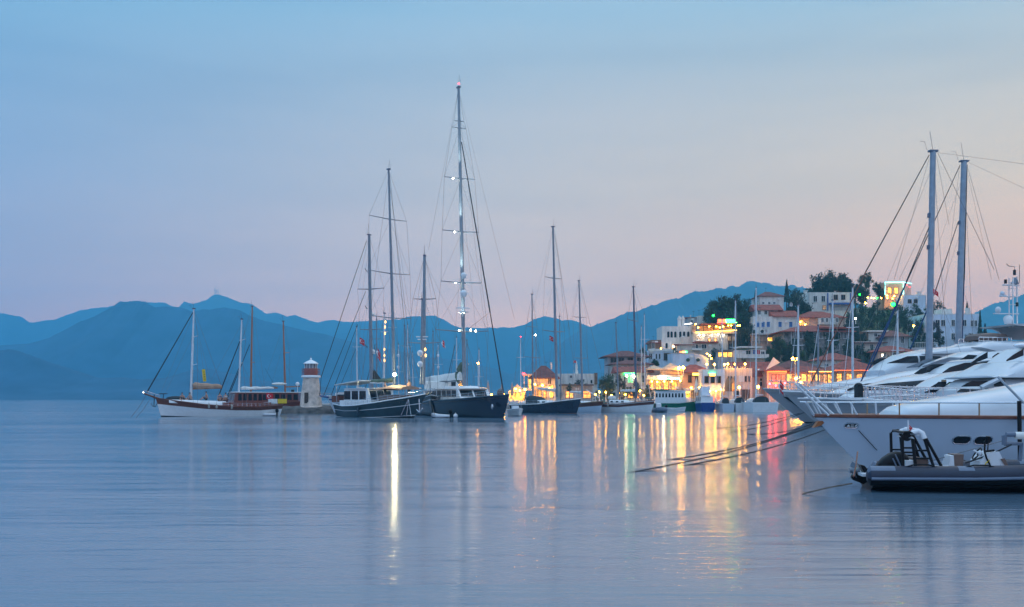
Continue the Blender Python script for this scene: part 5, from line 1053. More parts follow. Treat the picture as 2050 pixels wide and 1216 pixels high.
# upper houses
h = House('big white house with five blue shuttered windows', 1507.5, 1597, 634, 670, 264, 9, 'plaster_white'); h.win([1517, 1527.5, 1538, 1561.5, 1583], 644.5, 655, 6.6, 'shutter_blue', 'frame_white', bars=False); h.roof('gable', 14, .6, 'tiles', x0=1551, x1=1597, z=633.5)
h = House('pink veranda floor under the blue shuttered house', 1504, 1570, 671, 693, 258, 5, 'plaster_pink'); h.part('veranda_roof', 1502, 1568, 668.5, 671, -1.2, 5, 'plaster_grey'); h.win([1514], 677, 687, 4); h.win([1541], 676.5, 683, 9, 'pane_yellow', 'frame_white')
for x in (1517, 1534, 1558): h.part('post', x, x + .9, 671, 690, -1.1, -.95, 'frame_white')
h.rail(1504, 1533, 685, 690, -1.05)
h = House('white attic house with three windows and red roof over the blue shutters', 1514, 1557, 621, 634, 268, 7, 'plaster_white'); h.roof('gable', 13, .6, 'tiles', x0=1513, x1=1563, z=621); h.win([1520, 1533, 1546], 622.5, 630, 5.2)
h = House('round white tower house with low red cone roof', 1520, 1569, 593, 622, 276, 9, 'plaster_white', 'tower', 'tower', group=None); h.roof('hip', 12, .4, 'tiles_dark').chimney(1554, 604, 3, 10, 'tiles'); h.win([1528, 1540, 1550], 605, 609, 4)
h = House('red roofed house with peach wall and glowing porch', 1597, 1692, 636, 664, 268, 9, 'plaster_pink'); h.roof('hip', 15, .7, 'tiles', z=636, x1=1690); h.part('white_wing', 1636, 1676, 636.4, 650, -.6, -.02, 'plaster_white'); h.win([1645, 1654, 1663, 1674], 637.5, 645.5, 4.3, 'glass', 'frame_white', y=-.62); h.win([1604], 641, 652, 6, 'pane_warm', 'timber'); h.win([1616], 642, 652, 6, 'pane_dim', 'timber')
h = House('white house with blue pilasters and flat roof near the hilltop', 1619, 1706, 587, 624, 288, 10, 'plaster_white'); h.roof('flat', 1.4, m='plaster_white').chimney(1622.5, 579, 6, 9)
h.win([1632, 1648], 593, 604.5, 7, 'glass', 'frame_white'); h.win([1673, 1688], 591, 600.5, 7.5, 'glass', 'timber'); h.win([1650], 612, 620, 6, 'pane_dim', 'timber')
for x in (1657, 1702.5): h.part('pilaster', x - 1, x + 1, 587, 622, -.2, -.01, 'trim_blue')
h.part('balcony_band', 1659, 1702, 607, 610.5, -1.3, -.02, 'trim_blue'); h.rail(1659, 1702, 602.5, 607, -1.25, 'frame_white', 14); h.part('lower_recess', 1662, 1700, 611, 622, -.04, 0, 'plaster_grey')
h = House('large stone house with wide red hipped roof and ivy', 1570, 1702, 664, 712, 247, 11, 'stone_wall'); h.roof('hip', 15, 1.2, 'tiles', z=664)
h.win([1591, 1604, 1631, 1644, 1656], 667, 678, 5, 'glass', 'frame_white'); h.win([1680, 1691], 667, 678, 5, 'glass', 'frame_white'); h.win([1631, 1676.5, 1690], 691, 701, 5.2, 'glass', 'frame_white'); h.win([1580, 1600, 1612], 691, 699, 5, 'glass', 'timber')
h.part('lower_eave', 1640, 1703, 655.5, 659, -1.0, 6, 'tiles')
for x in (1583, 1598, 1611): h.part('pillar', x - .8, x + .8, 664.5, 690, -.7, -.4, 'plaster_grey')
for px, a, b in ((1621, 666, 704), (1661, 668, 706), (1670, 664, 690), (1627, 690, 706), (1590, 680, 704)):   # ivy columns
    q = MB(); r_ = random.Random(px)
    for i in range(260):
        c = Vector((h.X(px) + r_.gauss(0, .45), -.15 - abs(r_.gauss(0, .2)), lerp(h.Z(a), h.Z(b), r_.random()))); m_ = Matrix.Rotation(r_.random() * 6, 3, 'Y') @ Matrix.Rotation(r_.uniform(-.9, .9), 3, 'X'); s_ = .28; q.add([c + m_ @ Vector(v) for v in ((-s_, 0, -s_), (s_, 0, -s_ * .6), (s_ * .7, 0, s_), (-s_ * .8, 0, s_ * .7))], [(0, 1, 2, 3)])
    q.build('ivy', 'foliage_a', h.root)
h = House('white verandah cafe with flat roof between dark roofs', 1739, 1776, 665, 684, 258, 6, 'plaster_white'); h.part('flat_roof', 1734, 1777, 662, 665, -.9, 6, 'plaster_white'); h.win([1753, 1760, 1767], 668, 674, 5.5, 'glass', 'frame_white'); h.part('dark_annexe', 1722, 1739, 664, 680, .3, 5, 'timber')
h = House('dark brown roofed house right of the white cafe', 1777, 1818, 674, 692, 252, 8, 'plaster_grey'); h.roof('hip', 14, .9, 'tiles_dark', z=674); h.win([1807], 675, 687, 6, 'glass', 'frame_white')
h = House('red roofed house low on the slope, left of the tall mast', 1757, 1832, 704, 722, 236, 8, 'plaster_pink'); h.roof('hip', 13, .9, 'tiles', z=704); h.win([1770, 1790, 1812], 707, 715, 6)
h = House('flat brown roof terrace below the white cafe', 1712, 1768, 684, 700, 248, 6, 'plaster_cream'); h.roof('shed', 4, .9, 'tiles_dark', z=686); h.win([1745], 690, 698, 6)
h = House('hilltop house glowing yellow with cyan neon edges', 1771, 1808, 566, 592, 296, 6, 'canopy_peach'); h.roof('flat', 1.0, m='plaster_cream'); h.win([1780.5, 1794], 576, 588, 7, 'pane_yellow', 'timber')
h.part('side_wing', 1808.3, 1825, 569, 592, .4, 5, 'plaster_pink'); h.tube('neon_edge', [(1771.4, 590), (1771.4, 565.8), (1808, 565.8), (1808, 590)], .12, 'neon_cyan', -.25); h.tube('neon_edge', [(1808, 565), (1825, 568)], .1, 'neon_cyan', .2)
lamps('white floodlights aimed at the glowing hilltop house', [(1776, 592), (1790, 593), (1803, 592)], 292, 'bulb_warm', .2, 'floodlight', group='floodlights at the hilltop house')
lamps('pink lamps on the wing of the glowing hilltop house', [(1816, 571), (1821, 575)], 295, 'lamp_red', .15, 'wall_lamp', group='pink lamps on the hilltop wing')
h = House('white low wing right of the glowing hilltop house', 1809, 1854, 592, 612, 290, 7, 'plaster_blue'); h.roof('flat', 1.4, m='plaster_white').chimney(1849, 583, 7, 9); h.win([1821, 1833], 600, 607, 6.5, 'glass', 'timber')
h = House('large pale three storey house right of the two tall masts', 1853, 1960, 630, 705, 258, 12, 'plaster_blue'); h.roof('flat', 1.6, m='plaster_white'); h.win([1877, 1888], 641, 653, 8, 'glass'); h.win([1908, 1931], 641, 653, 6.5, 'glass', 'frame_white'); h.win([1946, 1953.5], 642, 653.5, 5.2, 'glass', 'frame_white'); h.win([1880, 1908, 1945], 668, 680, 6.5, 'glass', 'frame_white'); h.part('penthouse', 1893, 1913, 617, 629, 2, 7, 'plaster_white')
q = MB(); q.box((h.X(1955), 5, h.h + 1.0), (.9, .9, 2.2)); q.build('chimney', 'plaster_white', h.rf)
h = House('grey terrace wall with red and white poster beside the tall mast', 1832, 1885, 696, 724, 236, 5, 'plaster_grey', 'terrace_wall', 'wall', group=None); h.rail(1833, 1878, 686, 696, .2, 'frame_white', 12)
cr_ = random.Random(21)
for h in HOUSES: h.clutter(cr_)
# lit canopy and furled parasols left of the town
t = thing('market_tent', 'glowing peaked white tent left of the corner restaurant', 'tent', P(1018, 807, 194)); W_ = 3.4; q = MB(); q.add([(0, 0, 2.2), (W_, 0, 2.2), (W_, 3, 2.2), (0, 3, 2.2), (W_ / 2, 1.5, 3.7)], [(0, 1, 4), (1, 2, 4), (2, 3, 4), (3, 0, 4)]); q.build('roof', 'canopy_peach', t)
for x in (.05, W_ - .05):
    for y in (.05, 2.95): bar('post', (x, y, 0), (x, y, 2.2), .05, 'frame_white', t)
q = MB(); q.box((W_ / 2, 2.9, 1.2), (W_ - .3, .06, 1.7)); q.build('glow_panel', 'pane_yellow', t)  # emitting panel added at the back to give the tent its lit look
lamps('warm lamps inside the peaked tent', [(1024, 783), (1032, 779), (1041, 782)], 193.6, 'bulb_warm', .18, 'pendant_lamp', group='lamps of the tent')
lamps('warm lamps along the quay left of the tent', [(984, 791), (1001, 789), (1009, 790)], 190, 'bulb_warm', .15, 'lamp', post=1.5, group='low quay lamps')
lamps('warm lamps in front of the corner restaurant', [(1051, 780), (1072, 770), (1086, 772), (1100, 778), (1110, 780)], 197, 'bulb_warm', .2, 'lamp', post=2.6, group='lamps of the corner restaurant')
lamps('red lamp on the terrace corner of the corner restaurant', [(1048, 748.5)], 199, 'lamp_red', .26, 'lamp')
lamps('warm lamps under the quayside trees', [(1192, 790), (1200, 785), (1213, 786), (1238, 788), (1289, 792), (1281, 783), (1224, 792), (1252, 790)], 194, 'bulb_warm', .14, 'lamp', post=1.8, group='lamps under the quayside trees')
lamps('tall white lamp post beside the house lit green', [(1254, 753)], 198, 'bulb_white', .2, 'street_lamp', 'street lamp', post=5.4)
lamps('white lamp high in front of the tallest forestay, over the water', [(957, 727.5)], 185, 'bulb_warm', .14, 'street_lamp', 'street lamp', post=7.8)
def parasol(label, px, yt, yb, d, rpx, m):
    k = d / FPX; H_ = (yb - yt) * k; r = rpx * k; t = thing('furled_parasol', label, 'parasol', P(px, yb, d), group='furled parasols on the quay'); q = MB(); n = 14; vs = []; rows = [(.12, .75), (.3, 1), (.6, .8), (.85, .42), (.97, .12), (1, .03)]
    for f, s_ in rows:
        for j in range(n):
            a = 2 * math.pi * j / n; rr = r * s_ * (1 + .22 * (-1) ** j); vs.append((rr * math.cos(a), rr * math.sin(a), H_ * f))
    q.add(vs, [(i * n + j, i * n + (j + 1) % n, (i + 1) * n + (j + 1) % n, (i + 1) * n + j) for i in range(len(rows) - 1) for j in range(n)]); q.build('cover', m, t, smooth=True); bar('pole', (0, 0, -1.), (0, 0, H_ * 1.03), .05, 'frame_white', t)
parasol('left one of two tall furled tan parasols before the white wing', 1457, 754, 788, 198, 5.5, 'umbrella_tan'); parasol('right one of two tall furled tan parasols before the white wing', 1466.5, 754, 788, 197, 5.5, 'umbrella_tan'); parasol('furled grey white parasol before the pinkish house', 1394, 757, 790, 199, 3.4, 'canvas_white')
for i, px in enumerate((942, 977, 1005, 1025)): parasol('%s of four pink furled parasols at the quay head, counted from the left' % ORD[i], px, (772, 763, 764, 766)[i], 796, 189, 2.8, 'plaster_pink')
def dish(label, px, py, d, r, ang, m='plaster_grey'):
    t = thing('satellite_dish', label, 'satellite dish', P(px, py, d), ang, 'satellite dishes'); q = MB(); n = 16; vs = [(0, .0, 0)]
    for f in (.5, 1):
        for j in range(n): a = 2 * math.pi * j / n; vs.append((r * f * math.cos(a), -.35 * r * f * f, r * f * math.sin(a)))
    q.add(vs, [(0, 1 + j, 1 + (j + 1) % n) for j in range(n)] + [(1 + j, 1 + (j + 1) % n, 1 + n + (j + 1) % n, 1 + n + j) for j in range(n)]); q.build('reflector', m, t, smooth=True); bar('arm', (0, 0, -r), (0, -.5 * r, 0), .03, 'iron', t)
dish('pale satellite dish beside the attic roof', 1583, 610, 262, .55, .4); dish('dark satellite dish under the blue shutters', 1526, 664, 258, .45, -.3, 'iron'); dish('grey satellite dish right of the dark dish under the blue shutters', 1533, 663, 257, .42, .5)
# hilltop lights
lamps('dazzling green lamp on the wooded slope under the hilltop house', [(1788, 609.5)], 262, 'bulb_green', .55, 'floodlight')
lamps('coloured garden lamps strung left of the hilltop house', [(1737, 596), (1745, 597), (1750, 597), (1764, 597), (1776, 597), (1787, 598)], 285, 'bulb_warm', .15, 'garden_lamp', group='lamps strung left of the hilltop house')
lamps('green garden lamps in trees right of the blue trimmed house', [(1721, 590), (1756, 597)], 284, 'bulb_green', .22, 'garden_lamp', group='green lamps in the trees')
lamps('single yellow garden lamp below the string left of the hilltop house', [(1733, 607)], 280, 'bulb_warm', .2, 'garden_lamp'); lamps('white lamp on the slope right of the tall pale mast', [(1713, 638)], 255, 'bulb_white', .2, 'lamp', post=1.4); lamps('small yellow lamp on the dark slope between the blue furled sails', [(1829, 653)], 255, 'bulb_warm', .2, 'lamp', post=1.); lamps('white lamp by the red roofed house low on the slope', [(1767, 711)], 232, 'bulb_white', .18, 'lamp', post=1.)
lamps('yellow lamps in the porch of the peach walled house', [(1603, 645), (1612, 650)], 266, 'bulb_warm', .18, 'lamp', group='porch lamps')
lamps('yellow lamp in the big dark trees right of the neon terrace', [(1481, 652)], 256, 'bulb_warm', .16, 'lamp'); lamps('green lamp in the trees above the light bar', [(1428, 632)], 262, 'bulb_green', .3, 'lamp')

# ---------------------------------------------------------------- trees
def crown_mesh(seed, kind):
    r_ = random.Random(seed); q = MB()
    def leaf(c, s_, mi):
        a = Matrix.Rotation(r_.random() * 6.3, 3, 'Z') @ Matrix.Rotation(r_.uniform(-1.2, 1.2), 3, 'X') @ Matrix.Rotation(r_.random() * 6.3, 3, 'Y'); q.add([c + a @ Vector(v) * s_ for v in ((-1, 0, -.5), (.2, .15, -.9), (1, 0, .4), (-.3, -.15, .9))], [(0, 1, 2, 3)], mi)
    if kind == 'conifer':
        for i in range(2300):
            z = r_.random() ** 1.3; tier = (z * 9) % 1; w_ = (1 - z) * (.62 + .38 * (1 - tier)) * r_.uniform(.35, 1) ** .5 + .02; a = r_.random() * 6.3; leaf(Vector((w_ * .42 * math.cos(a), w_ * .42 * math.sin(a), z * 2 - 1 - .05 * w_)), .035, 0 if r_.random() < .6 else 1)
    elif kind == 'cypress':
        for i in range(1700):
            z = r_.random(); w_ = .24 * math.sin(math.pi * min(1, z * .92 + .08)) ** .7 * r_.uniform(.5, 1.1); a = r_.random() * 6.3; leaf(Vector((w_ * math.cos(a), w_ * math.sin(a), z * 2 - 1)), .04, 0 if r_.random() < .6 else 1)
    else:
        nc = {'broad': 34, 'bush': 22}[kind]; cs = []
        for i in range(nc):
            v = Vector((r_.gauss(0, 1), r_.gauss(0, 1), r_.gauss(0, 1))).normalized() * r_.uniform(.35, .95); v.z = v.z * .85 + (.05 if kind == 'broad' else .1); cs.append((v, r_.uniform(.15, .34), 0 if r_.random() < .62 else 1))
        for c, rc, mi in cs:
            for i in range(95): leaf(c + Vector((r_.gauss(0, .5), r_.gauss(0, .5), r_.gauss(0, .42))) * rc, r_.uniform(.035, .06), mi if r_.random() < .85 else 1 - mi)
    return q
CR = {}
def crown(kind, var, mats):
    key = (kind, var, mats)
    if key not in CR: o = crown_mesh(hash(kind) % 97 if False else len(kind) * 7 + var, kind).build('crown', list(mats)); CR[key] = o.data; bpy.data.objects.remove(o)
    return CR[key]
DK, GR, WN = ('foliage_c', 'foliage_a'), ('foliage_a', 'foliage_b'), ('foliage_wine', 'foliage_c')
def tree(label, px, py, rx, ry, d, kind='broad', mats=DK, group='trees of the hill town', name='tree', zg=None):
    k = d / FPX; c = P(px, py, d); zg = ground(c.x, c.y) - .6 if zg is None else zg; zg = min(zg, c.z - ry * k * .7)
    rz_ = ry * k; zc = c.z
    if kind in ('broad', 'bush'):
        top = c.z + rz_; bot = max(zg + .18 * (top - zg) * (kind == 'broad'), top - 2.9 * rx * k); rz_ = max(rz_, (top - bot) / 2); zc = top - rz_
    t = thing(name, label, 'tree' if 'bush' not in name else 'bush', (c.x, c.y, zg), rnd.random() * 6.28, group)
    o = bpy.data.objects.new('crown', crown(kind, rnd.randrange(3), mats)); COL.objects.link(o); o.parent = t; o.location = (0, 0, zc - zg); o.scale = (rx * k, rx * k, rz_)
    q = MB(); H_ = zc - zg; r = max(.1, rx * k * .07); q.tube([(0, 0, 0), (.1 * r, 0, H_ * .5), (0, .3 * r, H_)], [r * 1.4, r, r * .5], 7)
    if kind == 'broad':
        for a in (0, 2.1, 4.2): q.tube([(0, 0, H_ * .75), (.45 * rx * k * math.cos(a), .45 * rx * k * math.sin(a), H_ + .25 * ry * k)], [r * .6, r * .25], 5)
    q.build('trunk', 'bark', t, smooth=True); return t
T = tree
for i, (px, py, r) in enumerate(((1438, 613, 25), (1466, 606, 22), (1490, 616, 22), (1424, 628, 17), (1458, 634, 24), (1487, 642, 22), (1497, 664, 18), (1478, 668, 16), (1505, 690, 14))): T('dark broad tree, %s of nine counted in the wood right of the neon terrace' % ORD[i], px, py, r, r * .95, 268 - (i > 5) * 8 + (i < 3) * 6, group='dark wood right of the neon terrace')
for i, (px, py, rx, ry) in enumerate(((1620, 588, 14, 12), (1640, 571, 20, 24), (1660, 560, 19, 20), (1681, 563, 20, 20), (1697, 574, 17, 18), (1713, 580, 14, 14))): T('dark hilltop tree, %s from the left in the row behind the blue trimmed house' % ORD[i], px, py, rx * 1.2, ry * 1.1, 306, group='hilltop trees behind the blue trimmed house')
T('loose crowned tall tree left of the glowing hilltop house', 1733, 562, 15, 19, 300, 'broad', GR); T('low round tree under the loose crowned hilltop tree', 1727, 583, 15, 14, 296); T('dark tree between the loose crowned tree and the hilltop house', 1757, 577, 11, 14, 300); T('dark round tree left of the neon edged hilltop house', 1768, 586, 9, 10, 297)
T('pointed dark conifer right of the round tower house', 1575, 582, 20, 22, 282, 'conifer'); T('wide dark tree between tower house and blue trimmed house', 1600, 604, 26, 20, 278); T('dark round tree right of the pointed conifer', 1590, 588, 15, 12, 286); T('dark tree filling the gap above the peach walled house', 1612, 618, 14, 12, 276); T('thin scraggy tree left of the round tower house', 1512, 598, 8, 17, 280, 'cypress')
for i, (px, py, r, d) in enumerate(((1718, 618, 16, 274), (1736, 628, 18, 270), (1756, 618, 17, 276), (1774, 632, 19, 268), (1792, 622, 17, 272), (1812, 626, 17, 274), (1832, 620, 15, 278), (1848, 628, 14, 276), (1722, 646, 15, 262), (1744, 650, 14, 262), (1766, 650, 14, 263), (1790, 648, 15, 262))): T('slope bush, %s of twelve along the green slope under the hilltop house' % ORD[i], px, py, r, r * .85, d, 'bush', GR, 'bushes on the slope under the hilltop house', 'bush')
for i, (px, py, r, d) in enumerate(((1818, 645, 14, 262), (1838, 650, 14, 260), (1832, 668, 13, 252), (1845, 676, 13, 248), (1800, 640, 12, 268))): T('dark slope bush, %s of five between the two tall masts and the slope' % ORD[i], px, py, r, r * .9, d, 'bush', DK, 'dark bushes left of the pale three storey house', 'bush')
for i, (px, py, rx, ry) in enumerate(((1869, 664, 15, 20), (1882, 680, 13, 18), (1862, 690, 14, 16), (1936, 676, 10, 8), (1918, 682, 8, 12))): T('wine dark creeper bush, %s of five on the pale three storey house' % ORD[i], px, py, rx, ry, 252, 'bush', WN, 'creepers at the pale three storey house', 'bush')
for i, (px, py, rx, ry, kd) in enumerate(((1936, 620, 16, 16, 'conifer'), (1962, 655, 20, 34, 'conifer'), (1878, 612, 16, 10, 'bush'), (1862, 606, 10, 9, 'bush'), (1972, 668, 22, 20, 'conifer'))): T(('pointed conifer behind the flat roof of the pale three storey house', 'tall dark conifer at the right wall of the pale three storey house', 'dark bush behind the penthouse of the pale three storey house', 'dark bush right of the hilltop wing chimney', 'low dark conifer over the brown flybridge cover')[i], px, py, rx, ry, 272 if i in (0, 2, 3) else 255, kd)
for i, (px, py, rx, ry, kd) in enumerate(((1560, 684, 13, 11, 'broad'), (1578, 700, 14, 12, 'broad'), (1600, 706, 15, 12, 'broad'), (1616, 690, 30, 24, 'cypress'), (1645, 708, 14, 10, 'broad'), (1668, 712, 13, 8, 'bush'), (1702, 690, 13, 14, 'broad'), (1722, 700, 15, 12, 'broad'), (1742, 708, 13, 11, 'broad'), (1705, 655, 14, 13, 'broad'), (1545, 704, 12, 12, 'broad'))):
    T('garden tree, %s of eleven counted around the stone house' % ORD[i], px, py, rx * (1.25 if kd != 'cypress' else 1), ry * 1.15, 242 if i != 9 else 262, kd, DK if i % 2 else GR, 'garden trees around the stone house')
for i, (px, py, r, d) in enumerate(((1312, 726, 9, 242), (1352, 704, 8, 246), (1388, 716, 7, 236), (1432, 706, 10, 244), (1440, 697, 9, 250), (1490, 726, 9, 234), (1540, 720, 10, 232), (1556, 714, 9, 236), (1606, 728, 9, 228), (1636, 716, 10, 234), (1728, 722, 13, 228), (1738, 690, 9, 252))): T('small dark tree between the houses, %s of twelve counted from the left' % ORD[i], px, py, r, r, d, 'bush' if i % 3 else 'broad', DK if i % 2 else GR, 'small trees between the houses')
for i, (px, py, r, d) in enumerate(((1700, 636, 13, 270), (1712, 664, 13, 258), (1726, 674, 10, 254), (1695, 716, 11, 232), (1835, 690, 10, 240))): T('dark tree right of the stone house roof, %s of five' % ORD[i], px, py, r, r, d, 'broad', DK, 'trees right of the stone house roof')
T('small shrub by the low red roofed house behind the yacht windscreens', 1780, 722, 18, 8, 228, 'bush', GR, name='bush')
T('big round tree standing on the quay left of the house lit green', 1217, 763, 20, 17, 196, 'broad', GR, 'quayside trees', zg=1.)
for i, (px, py, rx, ry) in enumerate(((1196, 789, 9, 7), (1213, 784, 9, 8), (1248, 778, 13, 12), (1272, 777, 14, 13), (1298, 780, 15, 11), (1240, 762, 11, 12), (1140, 775, 7, 8), (1163, 768, 17, 9))): T('clipped round bush, %s of eight counted along the quay' % ORD[i], px, py, rx, ry, 195 if i != 7 else 207, 'bush', DK if i % 2 else GR, 'clipped bushes along the quay', 'bush', zg=1. if i != 7 else 3.)
T('dark palm like tree behind the brown tiered house', 1286, 706, 10, 11, 236, 'broad', GR)
for i, (px, py) in enumerate(((1052, 806), (1060, 806), (1245, 806), (1283, 806))): person('person standing on the quay, %s of four counted from the left' % ORD[i], px, py, 189, 'stand', ('shirt_dark', 'shirt_pale', 'shirt_blue', 'shirt_red')[i], i * 1.3, 'people on the quay')
# ---------------------------------------------------------------- white motor yachts, bows to the left
def stations(b, pts, w, inset=0.):
    """pts: (px, low py, top py, width factor) -> lofting stations."""
    out = []
    for px, lo, hi, f in pts:
        x, z0 = b.loc(px, lo); _, z1 = b.loc(px, hi); out.append((x, z0, z1, w * f))
    return catm(sorted(out), 5)
def motor_yacht(label, bow, stern, B, sheer, bands, rake=.1, **kw):
    b = Boat('motor_yacht', label, 'motor yacht', bow, stern, 'white motor yachts at the right hand quay'); b.hull(B, sheer, rake=rake, bands=bands, draft=.6, stern=.95, full=3.4, tm=.5, **kw); return b
GB = [(.2, 'antifoul'), (1, 'grey_hull')]
# farthest
s1 = motor_yacht('farthest grey hulled motor yacht with radar arch and brown flybridge cover', (1528, 86), (2260, 94), 6.4, [(0, 2.2), (.5, 2.35), (.8, 2.6), (1, 3.0)], GB, .13, cap='grey_hull', deck='canvas_white')
s1.loft('foredeck', stations(s1, [(1612, 780, 779, .35), (1650, 780, 769, .6), (1720, 776, 757, .8), (1790, 770, 745, .9), (1850, 768, 742, .9)], 2.2), 'gelcoat', p=2.6)
s1.loft('saloon', stations(s1, [(1752, 770, 742, .6), (1776, 770, 727, .85), (1812, 770, 709, .97), (1860, 770, 705, 1), (1950, 770, 704, 1), (2250, 770, 704, 1)], 2.5), 'gelcoat', p=10)
s1.side_window([(1783, 727.5, 726.8), (1816, 727, 713.5), (1834, 727, 713)]); s1.side_window([(1837, 727, 713), (1848.5, 727, 713)]); s1.side_window([(1851, 727, 713), (1875, 727, 714), (1892, 724, 719)])
s1.loft('flybridge', stations(s1, [(1814, 711.5, 710.3, .85), (1836, 711, 704, 1), (1854, 711, 700, 1.05), (1884, 709, 695.5, 1.06), (1925, 708, 692, 1.06), (1940, 708, 686, 1.06), (1958, 708, 684, 1.06), (2010, 708, 684, 1.06), (2260, 708, 676, 1.06)], 2.65), 'gelcoat', p=4)
s1.side_window([(1941, 697, 695), (1960, 702, 696), (1991, 707.5, 704)], 'smoke_glass', name='flybridge_window')
x0, z0 = s1.loc(1945, 680); x1, z1 = s1.loc(2003, 668); s1.loft('flybridge_cover', catm([(x1, z0 - .1, z0 + .42, 1.0), (x1 + .25, z0 - .1, z0 + .56, 1.2), ((x0 + x1) / 2, z0 - .1, z0 + .6, 1.25), (x0 - .25, z0 - .1, z0 + .5, 1.2), (x0, z0 - .1, z0 + .3, 1.0)], 3), 'leather_brown', p=4)
q = MB()
for sg in (1, -1):
    for k_ in range(8): x = lerp(x0 + .3, x1, k_ / 7); q.tube([(x, sg * 1.4, z0 - .5), (x, sg * 1.4, z0 + .12)], .035, 5)
    q.tube([(x0 + .3, sg * 1.4, z0 + .12), (x1, sg * 1.4, z0 + .12)], .04, 5); q.tube([(x0 + .3, sg * 1.4, z0 - .2), (x1, sg * 1.4, z0 - .2)], .03, 5)
q.build('flybridge_rail', 'steel', s1.root)
q = MB()
for sg in (1, -1):
    pr = [s1.loc(*p) for p in ((1993, 653), (2050, 650), (2130, 652), (2130, 678), (2062, 678), (2045, 670), (2022, 657), (2005, 655.5))]; q.prism(pr, sg * 2.3, sg * 2.05)
pr = [s1.loc(*p) for p in ((1993, 652.6), (2060, 649.6), (2130, 651.6), (2130, 654), (2060, 653), (2002, 655))]; q.prism(pr, -2.3, 2.3); arch = q.build('radar_arch', 'gelcoat', s1.root)
s1.dome(2018, 640, .42, arch)
q = MB()
xa, za = s1.loc(2024, 650); xb, zb = s1.loc(2036, 646); _, zt = s1.loc(2024, 556)
for y in (-.25, .25): q.tube([(xa, y, za - .3), (xa, y, zt)], .06, 6)
q.tube([(xb, 0, zb - .2), (xb, 0, zt + .1)], .07, 6)
for py in (566, 578, 594, 610): _, z = s1.loc(2024, py); q.tube([(xa, 0, z), (xb, 0, z)], .04, 5); q.tube([(xa, -.25, z), (xa, .25, z)], .03, 5)
for (a, c, y_) in ((2008, 2040, 571), (2003, 2038, 593.5), (1990, 2038, 628)):
    xx, z = s1.loc(a, y_); x2, _ = s1.loc(c, y_); q.box(((xx + x2) / 2, 0, z), (abs(x2 - xx), .3, .09))
amast = q.build('aerial_mast', 'gelcoat', arch, smooth=False)
for a, c, yy in ((2013, 560, 568), (2031, 541, 551), (2034, 562, 570), (2036, 606, 614)):
    q = MB(); x, z = s1.loc(a, c); _, z2 = s1.loc(a, yy); q.tube([(x, 0, z2), (x, 0, z)], .13, 8); q.build('navigation_light', 'iron', amast, smooth=True)
q = MB(); x, z = s1.loc(2032, 569); _, z2 = s1.loc(2032, 556); q.prism([(x - .4, z), (x + .4, z), (x, z2)], -.12, .12); q.build('radar_reflector', 'mast_grey', amast)
q = MB(); x, z = s1.loc(2041, 566); _, z2 = s1.loc(2041, 530); q.tube([(x, 0, z), (x, 0, z2)], .025, 5); x, z = s1.loc(2031, 541); q.tube([(x, 0, z), (x, 0, z + .3), (x + .6, 0, z + .35), (x + .85, 0, z + .55)], .03, 5); q.build('whip_aerial', 'iron', amast)
q = MB(); x, z = s1.loc(2007, 588); q.ball((x, 0, z), .22); q.box((x, 0, z - .2), (.5, .2, .12)); q.build('searchlight', 'gelcoat', amast); x, z = s1.loc(1998, 621); q = MB(); q.ball((x, 0, z), .26, sq=(1, 1, 1.2)); q.build('searchlight', 'gelcoat', amast, smooth=True)
s1.rail(.66, .985, .75, 18, 2, 'steel', .02)
q = MB(); x, z = s1.loc(1590, 812); ca = [(x - .75, 1.2), (x + .55, 2.35), (x + .75, 2.2), (x - .35, .9)]
for i_, (px, py) in enumerate(((1576, 812),)): pass
for sg in (s1.near,):
    q = MB(); vs = []
    for t_, v_ in ((.962, .80), (.978, .82), (.968, .45), (.952, .43)):
        p_ = Vector(s1.pt(t_, v_, sg)); p_.y += sg * .14; vs.append(p_)
    q.add(vs, [(0, 1, 2, 3)]); ap = q.build('anchor_pocket', 'antifoul', s1.root); q = MB(); c = sum(vs, Vector()) / 4; q.ball((c.x, c.y + sg * .1, c.z), .28, sq=(.6, .3, 1.1)); q.build('anchor', 'mast_grey', ap, smooth=True)
flag('red flag hanging limp at the bow of the farthest grey yacht', 1561, 762, 84.5, 7, 22, tilt=-.1, hang=.3, staff=.2)
# second
s2 = motor_yacht('second grey hulled motor yacht with silver covered windscreen', (1567, 76), (2300, 82), 5.6, [(0, 2.0), (.5, 2.15), (.8, 2.4), (1, 2.72)], GB, .12, cap='white_paint', deck='canvas_white')
s2.loft('coachroof', stations(s2, [(1655, 790, 789, .3), (1690, 790, 776, .6), (1740, 788, 760, .82), (1780, 786, 750, .92), (1839, 784, 739, 1), (1862, 782, 733, 1), (1900, 780, 727, 1)], 2.05), 'gelcoat', p=2.6)
s2.loft('windscreen_house', stations(s2, [(1852, 760, 735, .7), (1868, 760, 726, .88), (1907, 760, 712, .98), (1928, 760, 705, 1), (1943, 760, 703.6, 1), (1970, 760, 706, 1), (1990, 760, 709, 1), (2280, 760, 712, 1)], 2.1), 'gelcoat', p=4)
s2.side_window([(1858, 735, 733), (1875, 734, 727), (1893, 733, 719.5), (1908, 731, 715), (1930, 729, 716), (1950, 725, 718)], 'smoke_glass', name='silver_cover')
s2.rail(.7, .985, .7, 14, 2, 'steel', .018)
